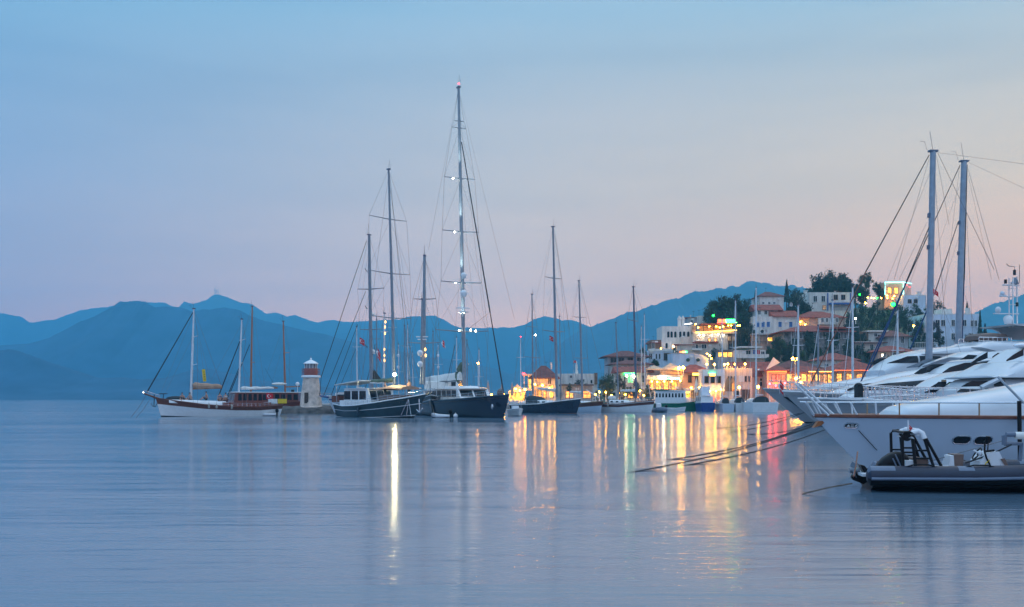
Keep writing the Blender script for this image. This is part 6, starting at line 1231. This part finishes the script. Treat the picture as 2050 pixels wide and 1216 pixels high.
# third
s3 = motor_yacht('third motor yacht with long dark side windows and raked black windscreen', (1612, 60), (2320, 66), 5.2, [(0, 1.75), (.5, 1.85), (.8, 2.0), (1, 2.2)], [(.2, 'antifoul'), (.8, 'grey_hull'), (1, 'grey_hull')], .12, cap='white_paint', deck='canvas_white')
s3.loft('coachroof', stations(s3, [(1690, 800, 794, .35), (1720, 800, 780, .65), (1760, 800, 767, .85), (1800, 800, 756, .95), (1850, 800, 748.5, 1), (1900, 800, 747, 1), (2000, 800, 745, 1)], 1.9), 'gelcoat', p=4)
s3.side_window([(1738, 783, 779), (1760, 780.5, 771), (1785, 779, 767), (1840, 778, 762), (1862, 777, 761)])
s3.loft('wheelhouse', stations(s3, [(1880, 765, 749, .8), (1900, 765, 737, .94), (1931, 765, 723.5, 1), (1995, 765, 721, 1), (2290, 765, 721, 1)], 1.8), 'gelcoat', p=10)
s3.side_window([(1890, 747, 746), (1904, 747, 736), (1931, 742, 726.5), (1970, 737, 725), (1996, 731, 724.5)])
s3.loft('hardtop', stations(s3, [(1928, 725.5, 723.5, .8), (1942, 724.5, 719.5, 1), (2011, 723, 717.5, 1.02), (2290, 723, 717, 1.02)], 2.05), 'gelcoat', p=4)
s3.loft('pilot_house', stations(s3, [(1977, 720, 717, .8), (1996, 720, 703.5, .9), (2030, 720, 704.5, .9), (2280, 720, 704.5, .9)], 1.8), 'gelcoat', p=9); s3.side_window([(1985, 717, 716), (1999, 717, 706.5), (2028, 717, 708)])
s3.rail(.72, .985, .7, 12, 2, 'steel', .016); 
q = MB(); x, z = s3.loc(1608, 765); x2, z2 = s3.loc(1650, 800)
# fourth
s4 = motor_yacht('fourth motor yacht with rounded white cabin and black cover on its pulpit', (1728, 47), (2420, 50), 4.6, [(0, 1.6), (.5, 1.7), (.8, 1.9), (1, 2.1)], [(.2, 'antifoul'), (1, 'grey_hull')], .1, cap='white_paint', deck='canvas_white')
s4.loft('cabin', stations(s4, [(1838, 800, 781, .5), (1846, 800, 775, .62), (1869, 800, 763, .82), (1884, 800, 755.5, .9), (1913, 800, 745, .98), (1970, 800, 738, 1), (2400, 800, 736, 1)], 1.75), 'gelcoat', p=4.5)
s4.side_window([(1891, 775, 774), (1903, 774.5, 765), (1928, 774, 763.5)]); s4.side_window([(1882, 786, 785), (1892, 786, 779), (1935, 785, 778)])
x, z = s4.loc(1719, 785); q = MB(); q.box((x, 0, z), (.3, .3, .66)); q.ball((x, 0, z + .33), .2, sq=(.9, .9, .5)); q.build('pulpit_cover', 'canvas_dark', s4.root)
s4.rail(.55, .995, .7, 26, 2, 'steel', .022)
q = MB()
for k_ in range(8):   # folded boarding ladder frames along the bow rail
    a = 1730 + k_ * 14; x, z = s4.loc(a, 772, 1.2); x2, z2 = s4.loc(a + 9, 796, 1.2); q.tube([(x, 1.25 * s4.near, z), (x2, 1.3 * s4.near, z2)], .022, 5)
x, z = s4.loc(1726, 772, 1.2); x2, z2 = s4.loc(1842, 785, 1.2); q.tube([(x, 1.25 * s4.near, z), (x2, 1.3 * s4.near, z2)], .03, 5); x, z = s4.loc(1738, 795, 1.2); x2, z2 = s4.loc(1840, 790, 1.2); q.tube([(x, 1.3 * s4.near, z), (x2, 1.3 * s4.near, z2)], .03, 5); q.build('boarding_ladder', 'steel', s4.root)
q = MB(); x, z = s4.loc(1840, 798); _, z2 = s4.loc(1840, 762); q.tube([(x, 2.0 * s4.near, z - .2), (x, 2.0 * s4.near, z2)], .11, 8); q.build('wooden_post', 'teak', s4.root, smooth=True)
# fifth
s5 = motor_yacht('fifth motor yacht with broad flybridge brim and dark slanted windows', (1790, 39), (2500, 41), 4.4, [(0, 1.6), (.5, 1.6), (1, 1.95)], [(.2, 'antifoul'), (1, 'grey_hull')], .1, cap='white_paint', deck='canvas_white')
s5.loft('saloon', stations(s5, [(1905, 800, 782, .7), (1926, 800, 773, .88), (1950, 800, 759.5, .97), (1970, 800, 757, 1), (2450, 800, 756, 1)], 1.6), 'gelcoat', p=10)
s5.side_window([(1932, 774.5, 773.5), (1951, 774, 762.5), (1975, 774, 762)]); s5.side_window([(1983, 774, 762.5), (2003, 774, 762.5)]); s5.side_window([(1921, 786, 785), (1930, 786, 779), (1990, 784, 778)])
s5.loft('flybridge', stations(s5, [(1936, 757.5, 754.5, .85), (1955, 758, 752.5, 1), (1972, 758, 739, 1), (1995, 758, 725.5, 1), (2012, 758, 725, 1), (2450, 758, 726, 1)], 1.95), 'gelcoat', p=4)
s5.loft('flybridge_windscreen', stations(s5, [(2010, 728, 725, .7), (2030, 728, 710, .8), (2050, 728, 697, .85), (2440, 728, 690, .85)], 1.7), 'gelcoat', p=9); s5.side_window([(2015, 724, 723), (2032, 720, 710), (2052, 712, 698.5)])
x, z = s5.loc(2046, 692); q = MB(); q.ball((x, 0, z), .22, sq=(1.6, 1, .55)); q.build('searchlight', 'steel', s5.root, smooth=True)
q = MB()
for a, b_ in (((2001, 752), (2002, 738)), ((2004, 754), (2010, 743)), ((2012, 755), (2019, 744))):
    x, z = s5.loc(*a); x2, z2 = s5.loc(*b_); q.tube([(x, 1.3 * s5.near, z), (x2, 1.3 * s5.near, z2)], .018, 5)
q.build('rod_holder', 'iron', s5.root)
q = MB(); x, z = s5.loc(1950, 759); x2, z2 = s5.loc(1916, 777); q.tube([(x, 1.72 * s5.near, z), (x2, 1.6 * s5.near, z2)], .1, 6); q.build('roof_strut', 'gelcoat', s5.root, smooth=True)
s5.rail(.5, .99, .7, 18, 2, 'steel', .016)
# nearest
s6 = motor_yacht('nearest motor yacht, pale grey blue hull with two oval portholes and brown gunwale', (1630, 30.5), (2820, 31.5), 4.2, [(0, 1.62), (.6, 1.62), (1, 1.66)], [(.16, 'antifoul'), (1, 'pale_hull')], .115, cap='brown_wood', deck='canvas_white', drop=.06)
s6.loft('coachroof', stations(s6, [(1776, 836, 833, .42), (1780, 836, 823, .55), (1794, 836, 813, .7), (1830, 836, 804, .85), (1900, 836, 792.5, .95), (1980, 836, 780, 1), (2050, 836, 767, 1), (2200, 836, 735, 1), (2700, 836, 720, 1)], 1.42), 'gelcoat', p=2.8, n=20)
q = MB(); nr = s6.near
def side6(xx, zz):
    t = s6.t_of(xx); v = min(1, max(.05, (zz + .6) / (interp(s6.sheer, t) + .6)))
    for _ in range(6): t = min(1, max(0, t + (xx - s6.pt(t, v, 1)[0]) / s6.L))
    return s6.pt(t, v, 1)[1]
def ring(px, py, w_, h_, name, m, fill=None):
    x, z = s6.loc(px, py, 2.0)
    for _ in range(6): x, z = s6.loc(px, py, side6(x, z))
    k_ = 29 / FPX; W_, H_ = w_ * k_ / 2, h_ * k_ / 2; q = MB(); pts = []
    for i in range(24):
        a = 2 * math.pi * i / 24; cx_ = W_ - H_; pts.append((math.copysign(cx_, math.cos(a)) + H_ * math.cos(a), H_ * math.sin(a)))
    def side(xx, zz):
        t = s6.t_of(xx); v = (zz + .6) / (interp(s6.sheer, t) + .6)
        for _ in range(4): t = min(1, max(0, t + (xx - s6.pt(t, v, 1)[0]) / s6.L))
        return s6.pt(t, v, 1)[1]
    o_ = []
    for dx, dz in pts: o_.append((x + dx, nr * (side(x + dx, z + dz) + .015), z + dz))
    q.add(o_ + [(x, nr * (side(x, z) + .015), z)], [(i, (i + 1) % 24, 24) for i in range(24)]); o = q.build(name, m, s6.root)
    q = MB(); q.tube(o_ + o_[:1], .018, 5); q.build('rim', 'steel', o); return o, side, x, z
ring(1925, 881, 33, 16.5, 'porthole', 'glass'); ring(1968, 882, 34, 17, 'porthole', 'glass')
o, side, x, z = ring(1704, 852.5, 24, 10, 'hull_badge', 'antifoul')
for j, (dx, poly) in enumerate(((-.075, [(-.045, -.035), (.045, -.035), (0, .045)]), (.02, [(-.04, .012), (.04, .012), (.04, .03), (-.04, .03)]), (.02, [(-.04, -.03), (.04, -.03), (.04, -.012), (-.04, -.012)]), (.11, [(-.03, -.03), (.012, -.03), (.035, .035), (.0, .035)]))):
    q = MB(); q.add([(x - (dx + a), nr * (side(x - dx - a, z + c) + .025), z + c) for a, c in poly], [tuple(range(len(poly)))]); q.build('badge_mark', 'flag_white', o)
q = MB(); k6 = []
for t in [i / 24 for i in range(25)]:
    px = lerp(1608, 2300, t); xx, zz_ = s6.loc(px, 807, 1.7); k6.append(xx)
zr = s6.loc(1800, 806.5, 1.9)[1]
for sg in (1, -1):
    q = MB(); top = []
    for t in [i / 30 for i in range(31)]:
        tt = lerp(1.0, .30, t); xx, yy, zz_ = s6.pt(tt, 1, sg); top.append((xx, yy * .96, zr))
    xb, _ = s6.loc(1608, 807); top = [(xb, sg * .28, zr + .01)] + top; q.tube(top, .03, 6)
    q.build('guard_rail', 'steel', s6.root, smooth=True)
    for px in (1823, 1893, 1966):
        xx, _ = s6.loc(px, 820, 1.9); t = s6.t_of(xx); p_ = s6.pt(t, 1, sg); bar('stanchion', (p_[0], p_[1] * .96, p_[2]), (p_[0], p_[1] * .96, zr), .022, 'teak', s6.root)
    for a, b_ in ((1637, 1660), (1652, 1672), (1687, 1706), (1711, 1732), (1755, 1763)):
        xx, _ = s6.loc(a, 807, 1.0); xl, _ = s6.loc(b_, 831, 1.2); tt = s6.t_of(xl); p_ = s6.pt(tt, 1, sg); bar('pulpit_strut', (xx, sg * abs(p_[1]) * .96, zr), (xl, p_[1] * .95, p_[2] - .02), .028, 'gelcoat', s6.root)
for k_, (a, b_) in enumerate((((1591, 768), (1659, 832)), ((1600, 768), (1671, 832)))):
    xx, z_ = s6.loc(*a, .3 - k_ * .5); xl, zl = s6.loc(*b_, .4 - k_ * .5); bar('folded_gangway_pole', (xx, nr * (.3 - k_ * .5), z_), (xl, nr * (.4 - k_ * .5), zl), .035, 'gelcoat', s6.root)
bar('folded_gangway_pole', (s6.loc(1608, 802)[0], -.5, zr + .12), (s6.loc(1760, 802)[0], -.5, zr + .12), .03, 'gelcoat', s6.root)
q = MB(); xx, z_ = s6.loc(2040, 803, 2.15); q.tube([(xx, nr * 2.16, z_), (xx, nr * 2.2, .35)], .06, 8); q.build('fender_pole', 'rubber_black', s6.root, smooth=True)
q = MB(); xx, z_ = s6.loc(1998, 755, 1.2); x2, z2 = s6.loc(2046, 806, 1.9); q.tube([(xx, nr * 1.2, z_), (x2, nr * 1.95, z2)], .035, 6); q.build('flag_pole', 'mast_grey', s6.root, smooth=True)
q = MB(); xx, z_ = s6.loc(1640, 850); q.prism([(xx + .06, z_ + .1), (xx + .2, z_ - .1), (xx - .05, z_ - .02), (xx - .18, z_ + .12)], -.1, .1); tag(q.build('bow_fender', 'orange', loc=s6.mid * 0), None, None).parent = s6.root
q = MB(); pts = []
for a, b_ in ((1718, 862), (1738, 884), (1755, 902)):
    xx, z_ = s6.loc(a, b_, 1.0)
    for _ in range(6): xx, z_ = s6.loc(a, b_, side6(xx, z_))
    pts.append((xx, nr * (side6(xx, z_) + .03), z_))
q.tube(pts, .012, 5); q.build('hull_line', 'dark_rope', s6.root)

# ---- two big sailing yachts whose masts tower over the motor yachts
for lab, bow, stern, top, base, r, m, st in (
    ('tall twin masted look yacht', (1608, 80), (2150, 81), (1868, 304), (1859, 760), .27, 'mast_pale', [((1860, 311), (1733, 545), .05, 'dark_rope'), ((1733, 545), (1622, 770), .055, 'brown_wood'), ((1860, 318), (1790, 560), .016, 'wire'), ((1856, 445), (1800, 560), .014, 'wire'), ((1877, 306), (1990, 540), .022, 'wire'), ((1875, 312), (1900, 450), .014, 'wire'), ((1862, 450), (1812, 570), .045, 'dark_rope'), ((1812, 570), (1712, 790), .06, 'blue_sail'), ((1878, 306), (2100, 335), .014, 'wire')]),
    ('second', (1715, 98), (2170, 99), (1930, 324), (1916, 760), .32, 'mast_pale', [((1922, 331), (1815, 565), .05, 'dark_rope'), ((1815, 565), (1735, 752), .085, 'blue_sail'), ((1918, 445), (1872, 585), .05, 'dark_rope'), ((1872, 585), (1822, 700), .08, 'blue_sail'), ((1936, 330), (1930, 560), .07, 'dark_rope'), ((1930, 560), (1925, 700), .08, 'blue_sail'), ((1938, 338), (2000, 560), .022, 'wire'), ((1938, 350), (1985, 560), .014, 'wire'), ((1921, 335), (1885, 640), .014, 'wire'), ((1940, 326), (2110, 405), .014, 'wire')])):
    g = Boat('sailing_yacht', 'sailing yacht between the motor yachts with the left and taller of two grey masts' if lab != 'second' else 'sailing yacht behind the farthest motor yacht with the right grey mast and blue furled sails', 'sailing boat', bow, stern, 'large sailing yachts among the motor yachts')
    g.hull(5.0, [(0, 1.5), (.5, 1.5), (1, 2.0)], bands=[(.2, 'antifoul'), (1, 'navy_hull')], rake=.08, cap='teak'); g.loft('coachroof', catm([(-6, 1.2, 2.1, 1.5), (0, 1.2, 2.05, 1.5), (4, 1.3, 1.6, .9)], 4), 'white_paint', p=4)
    mm = g.mast(top, base, r, m, [], st, True, rtop=.85)
    for f in (.28, .42): x, z = g.loc(lerp(top[0], base[0], f) - 4, lerp(top[1], base[1], f)); q = MB(); q.box((x, 0, z), (.3, .3, .35)); q.build('mast_fitting', 'mast_dark', mm)
flag('red flag blown right between the two tall grey masts', 1868, 578, 79, 10, 9, tilt=-.25, hang=.2)

# ---- ropes from the bows into the water
rp = [((1668, 839), 42, (1243, 948), 'lowest long mooring rope reaching farthest left into the water'), ((1655, 842), 44, (1325, 922), 'long dark mooring rope second from the left end'), ((1690, 846), 43, (1352, 934), 'mooring rope dipping between the two longest ropes'), ((1648, 838), 47, (1405, 909), 'mooring rope crossing the orange reflections'), ((1600, 828), 62, (1427, 857), 'thin mooring rope nearest the town, left end'), ((1610, 826), 60, (1460, 864), 'thin mooring rope of the second yacht over the yellow reflections'), ((1640, 846), 48, (1490, 868), 'short mooring rope under the grey bows')]
for a, da, b_, lab in rp:
    db = FPX * EYE / (b_[1] - HYP); A = P(a[0], a[1], da); B_ = Vector(((b_[0] - CXP) / FPX * db, db, -.03)); q = MB(); n = 14
    q.tube([A.lerp(B_, i / n) + Vector((0, 0, -.22 * math.sin(math.pi * i / n))) for i in range(n + 1)], .022, 5); tag(q.build('mooring_rope', 'dark_rope'), lab, 'rope', 'ropes from bows into the water')
q = MB(); d_ = FPX * EYE / (950 - HYP); q.tube([(0, 0, -.4), (0, 0, .9)], .012, 5); q.ball((0, 0, .93), .03, n=6); tag(q.build('marker_pole', 'mast_grey', loc=Vector(((1611 - CXP) / FPX * d_, d_, 0))), 'thin upright marker stick in the water left of the nearest yacht', 'marker')
q = MB(); q.tube([P(1606, 989, 22.7), P(1660, 976, 22.9), P(1706, 968, 23.2)], .018, 5); tag(q.build('mooring_rope', 'rope'), 'short rope trailing left in the water from the outboard motor', 'rope', 'ropes from bows into the water')
q = MB(); q.tube([P(1717, 905, 24.5), P(1714, 930, 24), P(1709, 955, 23.6)], .02, 5); tag(q.build('mooring_rope', 'brown_wood'), 'short red brown rope hanging upright left of the black outboard', 'rope', 'ropes from bows into the water')

# ---- inflatable in front
def rib():
    d = 23.4; t = thing('rigid_inflatable', 'dark blue rigid inflatable with roll bar and large black outboard', 'inflatable boat', Vector(((1735 - CXP) / FPX * d, d + .95, 0)), R(-9)); k = d / FPX
    X0, Y0, c9, s9 = (1735 - CXP) / FPX * d, d + .95, math.cos(R(9)), math.sin(R(9))
    def X(px, e=.35):     # length along the hull for a lengthwise plane e metres inside the near tube
        k_, yl = (px - CXP) / FPX, e - .95; return (k_ * (Y0 + yl * c9) - X0 - yl * s9) / (c9 + k_ * s9)
    Z = lambda py, e=.1: EYE + (HYP - py) * (d + e - .15) / FPX
    L, r = 7.2, .235; xn, xf = X(1741, 0), X(1752, 1.7)
    for sg in (-1, 1):
        xs = xn if sg < 0 else xf; path = [(xs, sg * .95, .37), (xs + .2, sg * .95, .37), (2.5, sg * .95, .39), (4.4, sg * .92, .45), (5.6, sg * .75, .54), (6.6, sg * .42, .62), (7.0, 0, .66)]; pp = catm(path, 6)
        q = MB(); q.tube([(xs - .06, sg * .95, .37)] + pp, [.12] + [r] * len(pp), 20)
        for i, f in enumerate(q.f):     # grey and black panels on the upper side, black below
            cs = [Vector(q.v[j]) for j in f]; c = sum(cs, Vector()) / len(cs); z0 = interp([(p_[0], p_[2]) for p_ in path], c.x); hgt = (c.z - z0) / r
            q.mi[i] = 2 if hgt < -.25 else (0 if hgt < .45 else (1 if (c.x % 2.05) < .55 or c.x < .75 else 0))
        tb = q.build('tube', ['rubber_blue', 'rubber_grey', 'rubber_black'], t, smooth=True); q = MB(); q.tube([(x, sg * (abs(y) + r * 1.0) if x < 6.2 else y * 1.35, z - .05) for x, y, z in pp], .035, 8); q.build('rubbing_strake', 'rubber_grey', tb, smooth=True)
        for x in (1.0, 2.3, 3.6):
            q = MB(); q.tube([(x, sg * 1.02, .59), (x + .2, sg * 1.03, .65), (x + .5, sg * 1.03, .65), (x + .7, sg * 1.02, .59)], .018, 6)
            q.build('grab_handle', 'rubber_black', tb, smooth=True)
    q = MB(); st = []
    for i in range(13):
        f = i / 12; x = lerp(xn + .1, 6.8, f); w_ = .85 * (1 - max(0, (f - .5) / .5) ** 2.2) + .02; st += [(x, -w_, .42 + .2 * f * f), (x, -w_ * .9, .1 + .3 * f ** 4), (x, 0, -.22 + .75 * f ** 5), (x, w_ * .9, .1 + .3 * f ** 4), (x, w_, .42 + .2 * f * f)]
    q.add(st, [(i * 5 + j, i * 5 + 5 + j, i * 5 + 6 + j, i * 5 + 1 + j) for i in range(12) for j in range(4)] + [tuple(range(5))]); q.build('hull', 'rubber_black', t, smooth=True)
    q = MB(); q.box((3.0, 0, .36), (5.8, 1.4, .06)); q.build('deck', 'vinyl_white', t)
    # outboard, tilted up
    o = MB(); vs = []; prof = [(1752, 941, 946, .10), (1756, 928, 946, .17), (1766, 917, 946, .22), (1780, 907.5, 944, .25), (1794, 903.5, 942, .26), (1806, 904.5, 942, .25), (1815, 911, 941, .22), (1819, 921, 941, .15)]; n = 14
    for px, a, b_, w_ in prof:
        for j in range(n): th = 2 * math.pi * j / n; zt, zb = Z(a, .95), Z(b_, .95); c, s_ = math.cos(th), math.sin(th); vs.append((X(px, .95), w_ * math.copysign(abs(c) ** .7, c), (zt + zb) / 2 + (zt - zb) / 2 * math.copysign(abs(s_) ** .7, s_)))
    o.add(vs, [(i * n + j, i * n + (j + 1) % n, (i + 1) * n + (j + 1) % n, (i + 1) * n + j) for i in range(len(prof) - 1) for j in range(n)] + [tuple(range(n)), tuple(range((len(prof) - 1) * n, len(prof) * n))]); om = o.build('outboard_motor', 'rubber_black', t, smooth=True)
    q = MB(); q.prism([(X(1758), Z(944)), (X(1742), Z(958)), (X(1724), Z(954)), (X(1712), Z(962)), (X(1716), Z(968)), (X(1737), Z(976)), (X(1752), Z(966)), (X(1770), Z(946))], -.09, .09); q.prism([(X(1729), Z(936)), (X(1737), Z(937)), (X(1745), Z(946)), (X(1737), Z(952))], -.2, .2); q.build('drive_leg', 'rubber_black', om)
    q = MB(); cx_, cz_ = X(1722), Z(948)
    for a in range(3):
        th = a * 2.1; m_ = Matrix.Rotation(th, 3, 'X'); q.add([Vector((cx_ - .03, 0, cz_)) + m_ @ Vector(v) for v in ((0, -.03, 0), (.05, -.12, .16), (-.02, .02, .22), (-.06, .1, .12), (0, .03, 0))] + [Vector((cx_ - .05, 0, cz_)) + m_ @ Vector(v) for v in ((0, -.03, 0), (.05, -.12, .16), (-.02, .02, .22), (-.06, .1, .12), (0, .03, 0))], [(0, 1, 2, 3, 4), (5, 9, 8, 7, 6)] + [(i, (i + 1) % 5, (i + 1) % 5 + 5, i + 5) for i in range(5)])
    q.tube([(cx_ - .14, 0, cz_), (cx_ + .1, 0, cz_)], .07, 10); q.build('propeller', 'mast_grey', om, smooth=True)
    for a, b_ in (((1792, 910), (1804, 936)), ((1787, 918), (1796, 937))):
        q = MB(); q.tube([(lerp(X(a[0], .7), X(b_[0], .7), f), -.262 + .0 * f, lerp(Z(a[1], .7), Z(b_[1], .7), f)) for f in (0, .5, 1)], .018, 5); q.build('cowl_stripe', 'rubber_grey', om)
    # roll bar
    q = MB(); dk = Z(944)
    legs = [(1806, 868, 1808, 940, -.55), (1806, 868, 1808, 940, .55)]
    rb = MB()
    for sg in (-1, 1):
        y = sg * .62; rb.tube([(X(1808), y, dk), (X(1806), y, Z(872)), (X(1810), y, Z(867)), (X(1826), y * .95, Z(866))], .035, 8); rb.tube([(X(1833), y, dk + .05), (X(1826), y * .97, Z(872))], .04, 8); rb.tube([(X(1868), y, Z(934)), (X(1848), y * .97, Z(872))], .035, 8); rb.tube([(X(1884), y, Z(934)), (X(1850), y * .97, Z(872))], .035, 8)
        rb.tube([(X(1808), y, Z(907)), (X(1832), y, Z(907))], .025, 6)
        for py, f in ((903, .45), (919, .7)): rb.tube([(X(lerp(1827, 1833, f)), y, Z(py)), (X(lerp(1848, 1868, f)), y, Z(py))], .025, 6)
    rb.tube([(X(1812), -.62, Z(867)), (X(1812), .62, Z(867))], .03, 8); frame = rb.build('roll_bar', 'rubber_black', t, smooth=True)
    q = MB(); q.tube([(X(1824), -.62, Z(879)), (X(1826), -.6, Z(868)), (X(1838), -.58, Z(864.5)), (X(1846), -.58, Z(868)), (X(1850), -.62, Z(880))], .07, 10); q.tube([(X(1824), .62, Z(879)), (X(1826), .6, Z(868)), (X(1838), .58, Z(864.5)), (X(1846), .58, Z(868)), (X(1850), .62, Z(880))], .07, 10); q.tube([(X(1838), -.6, Z(866)), (X(1838), .6, Z(866))], .09, 10); q.build('arch_top', 'vinyl_white', frame, smooth=True)
    q = MB(); q.tube([(X(1816), -.60, Z(876)), (X(1816), -.50, Z(876))], .10, 18); q.build('loudspeaker', 'rubber_black', frame, smooth=True)
    q = MB(); q.box((X(1825), 0, Z(933)), (.24, 1.1, .2)); q.build('stern_seat', 'vinyl_white', t); q = MB(); q.box((X(1848), 0, Z(931)), (.26, 1.0, .24)); q.build('seat_cushion', 'leather_brown', t)
    for x0, x1, a, b_ in ((1760, 1826, 941, 946), (1776, 1874, 939, 943)): q = MB(); q.box(((X(x0) + X(x1)) / 2, -.66 if x0 == 1776 else -.72, (Z(a) + Z(b_)) / 2), (X(x1) - X(x0), .12, .06)); q.build('side_board', 'vinyl_white', t)
    q = MB(); q.tube([(X(1862), -.60, Z(938)), (X(1898), -.60, Z(938))], .06, 10); q.build('rolled_fender', 'vinyl_white', t, smooth=True)
    q = MB(); q.prism([(X(1903), dk - .02), (X(1911), Z(915)), (X(1917), Z(914)), (X(1919), dk - .02)], -.28, .28); js = q.build('jockey_seat', 'vinyl_white', t); q = MB(); q.prism([(X(1919.2), dk), (X(1917.4), Z(912)), (X(1938), Z(912)), (X(1936), dk)], -.26, .26); q.build('seat_back', 'leather_brown', js)
    q = MB(); q.prism([(X(1967), dk - .05), (X(1968), Z(925)), (X(1984), Z(908)), (X(2006), Z(905)), (X(2027), dk - .05)], -.4, .4); c = q.build('console', 'vinyl_white', t, smooth=False); q = MB(); q.prism([(X(2008), Z(920)), (X(2016), Z(918)), (X(2024), Z(934)), (X(2018), Z(934))], -.44, -.401); q.build('console_panel', 'leather_brown', c)
    q = MB(); q.tube([(X(1993), -.405, dk), (X(1980), -.41, Z(918)), (X(1976), -.41, Z(905)), (X(1977), -.4, Z(885)), (X(1981), -.38, Z(875)), (X(1987), -.35, Z(875)), (X(1988), -.35, Z(888))], .022, 6); q.tube([(X(1976), -.41, Z(905)), (X(1998), -.3, Z(903))], .03, 6); q.tube([(X(1984), -.35, Z(905)), (X(1986), -.35, Z(876))], .014, 5); q.build('windscreen_frame', 'rubber_black', c, smooth=True)
    q = MB(); n = 20; cx_, cz_ = X(1969), Z(911); tl = Matrix.Rotation(R(35), 3, 'Y'); q.tube([Vector((cx_, -.1, cz_)) + tl @ Vector((0, .16 * math.cos(2 * math.pi * i / n), .16 * math.sin(2 * math.pi * i / n))) for i in range(n + 1)], .018, 6); q.tube([(cx_, -.1, cz_), (cx_ + .15, -.1, cz_ - .05)], .03, 6); q.build('steering_wheel', 'rubber_black', c, smooth=True)
    q = MB(); q.tube([(X(1957), -.3, Z(903)), (X(1966), -.3, Z(908))], .025, 6); q.ball((X(1970), -.3, Z(909)), .07, sq=(.6, 1, 1)); q.build('compass', 'vinyl_white', c, smooth=True)
    q = MB(); q.tube([(X(1976), -.41, Z(935)), (X(1979), -.415, Z(928)), (X(1986), -.415, Z(922))], .014, 5); q.build('console_trim', 'banner_yellow', c)
    # davit gear over the bow at the frame edge
    q = MB(); q.tube([(X(2022), -.2, Z(892)), (X(2022), -.2, Z(874)), (X(2026), -.2, Z(871)), (X(2044), -.2, Z(871))], .06, 10); q.tube([(X(2022), -.2, Z(890)), (X(2060), -.1, Z(890)), (X(2060), 0, .7)], .05, 8); q.build('lifting_frame', 'rubber_grey', t, smooth=True)
    q = MB(); q.tube([(X(2044), -.2, Z(873)), (X(2090), -.2, Z(873))], .09, 10); q.build('rolled_canvas', 'canvas_white', t, smooth=True)
    q = MB(); q.tube([(X(1940), -.3, Z(929)), (X(1990), -.3, Z(912)), (X(2034), -.3, Z(891))], .02, 5); q.build('strap', 'dark_rope', t)
    q = MB(); q.tube([(X(1875), .2, Z(930)), (X(1950), .2, Z(908)), (X(2034), .2, Z(884))], .012, 5); q.build('life_line', 'wire', t)
rib()
flag('little red flag on top of the inflatable roll bar', 1818, 850, 23.9, 8, 12, tilt=-.05, hang=.25, staff=.1)
# ---------------------------------------------------------------- haze over the bay
def haze():
    m = bpy.data.materials.new('haze_air'); m.use_nodes = True; t = m.node_tree; t.nodes.clear()
    v = t.nodes.new('ShaderNodeVolumePrincipled'); v.inputs['Color'].default_value = (.17, .68, 1., 1); v.inputs['Density'].default_value = 3.5e-4; v.inputs['Anisotropy'].default_value = .6
    o_ = t.nodes.new('ShaderNodeOutputMaterial'); t.links.new(v.outputs[0], o_.inputs['Volume']); MATS['haze_air'] = m
    q = MB(); q.box((0, 2100, 249), (9000, 5000, 502)); o = q.build('haze', 'haze_air'); tag(o, 'thin blue haze over the bay and mountains', 'haze', kind='stuff')
haze()
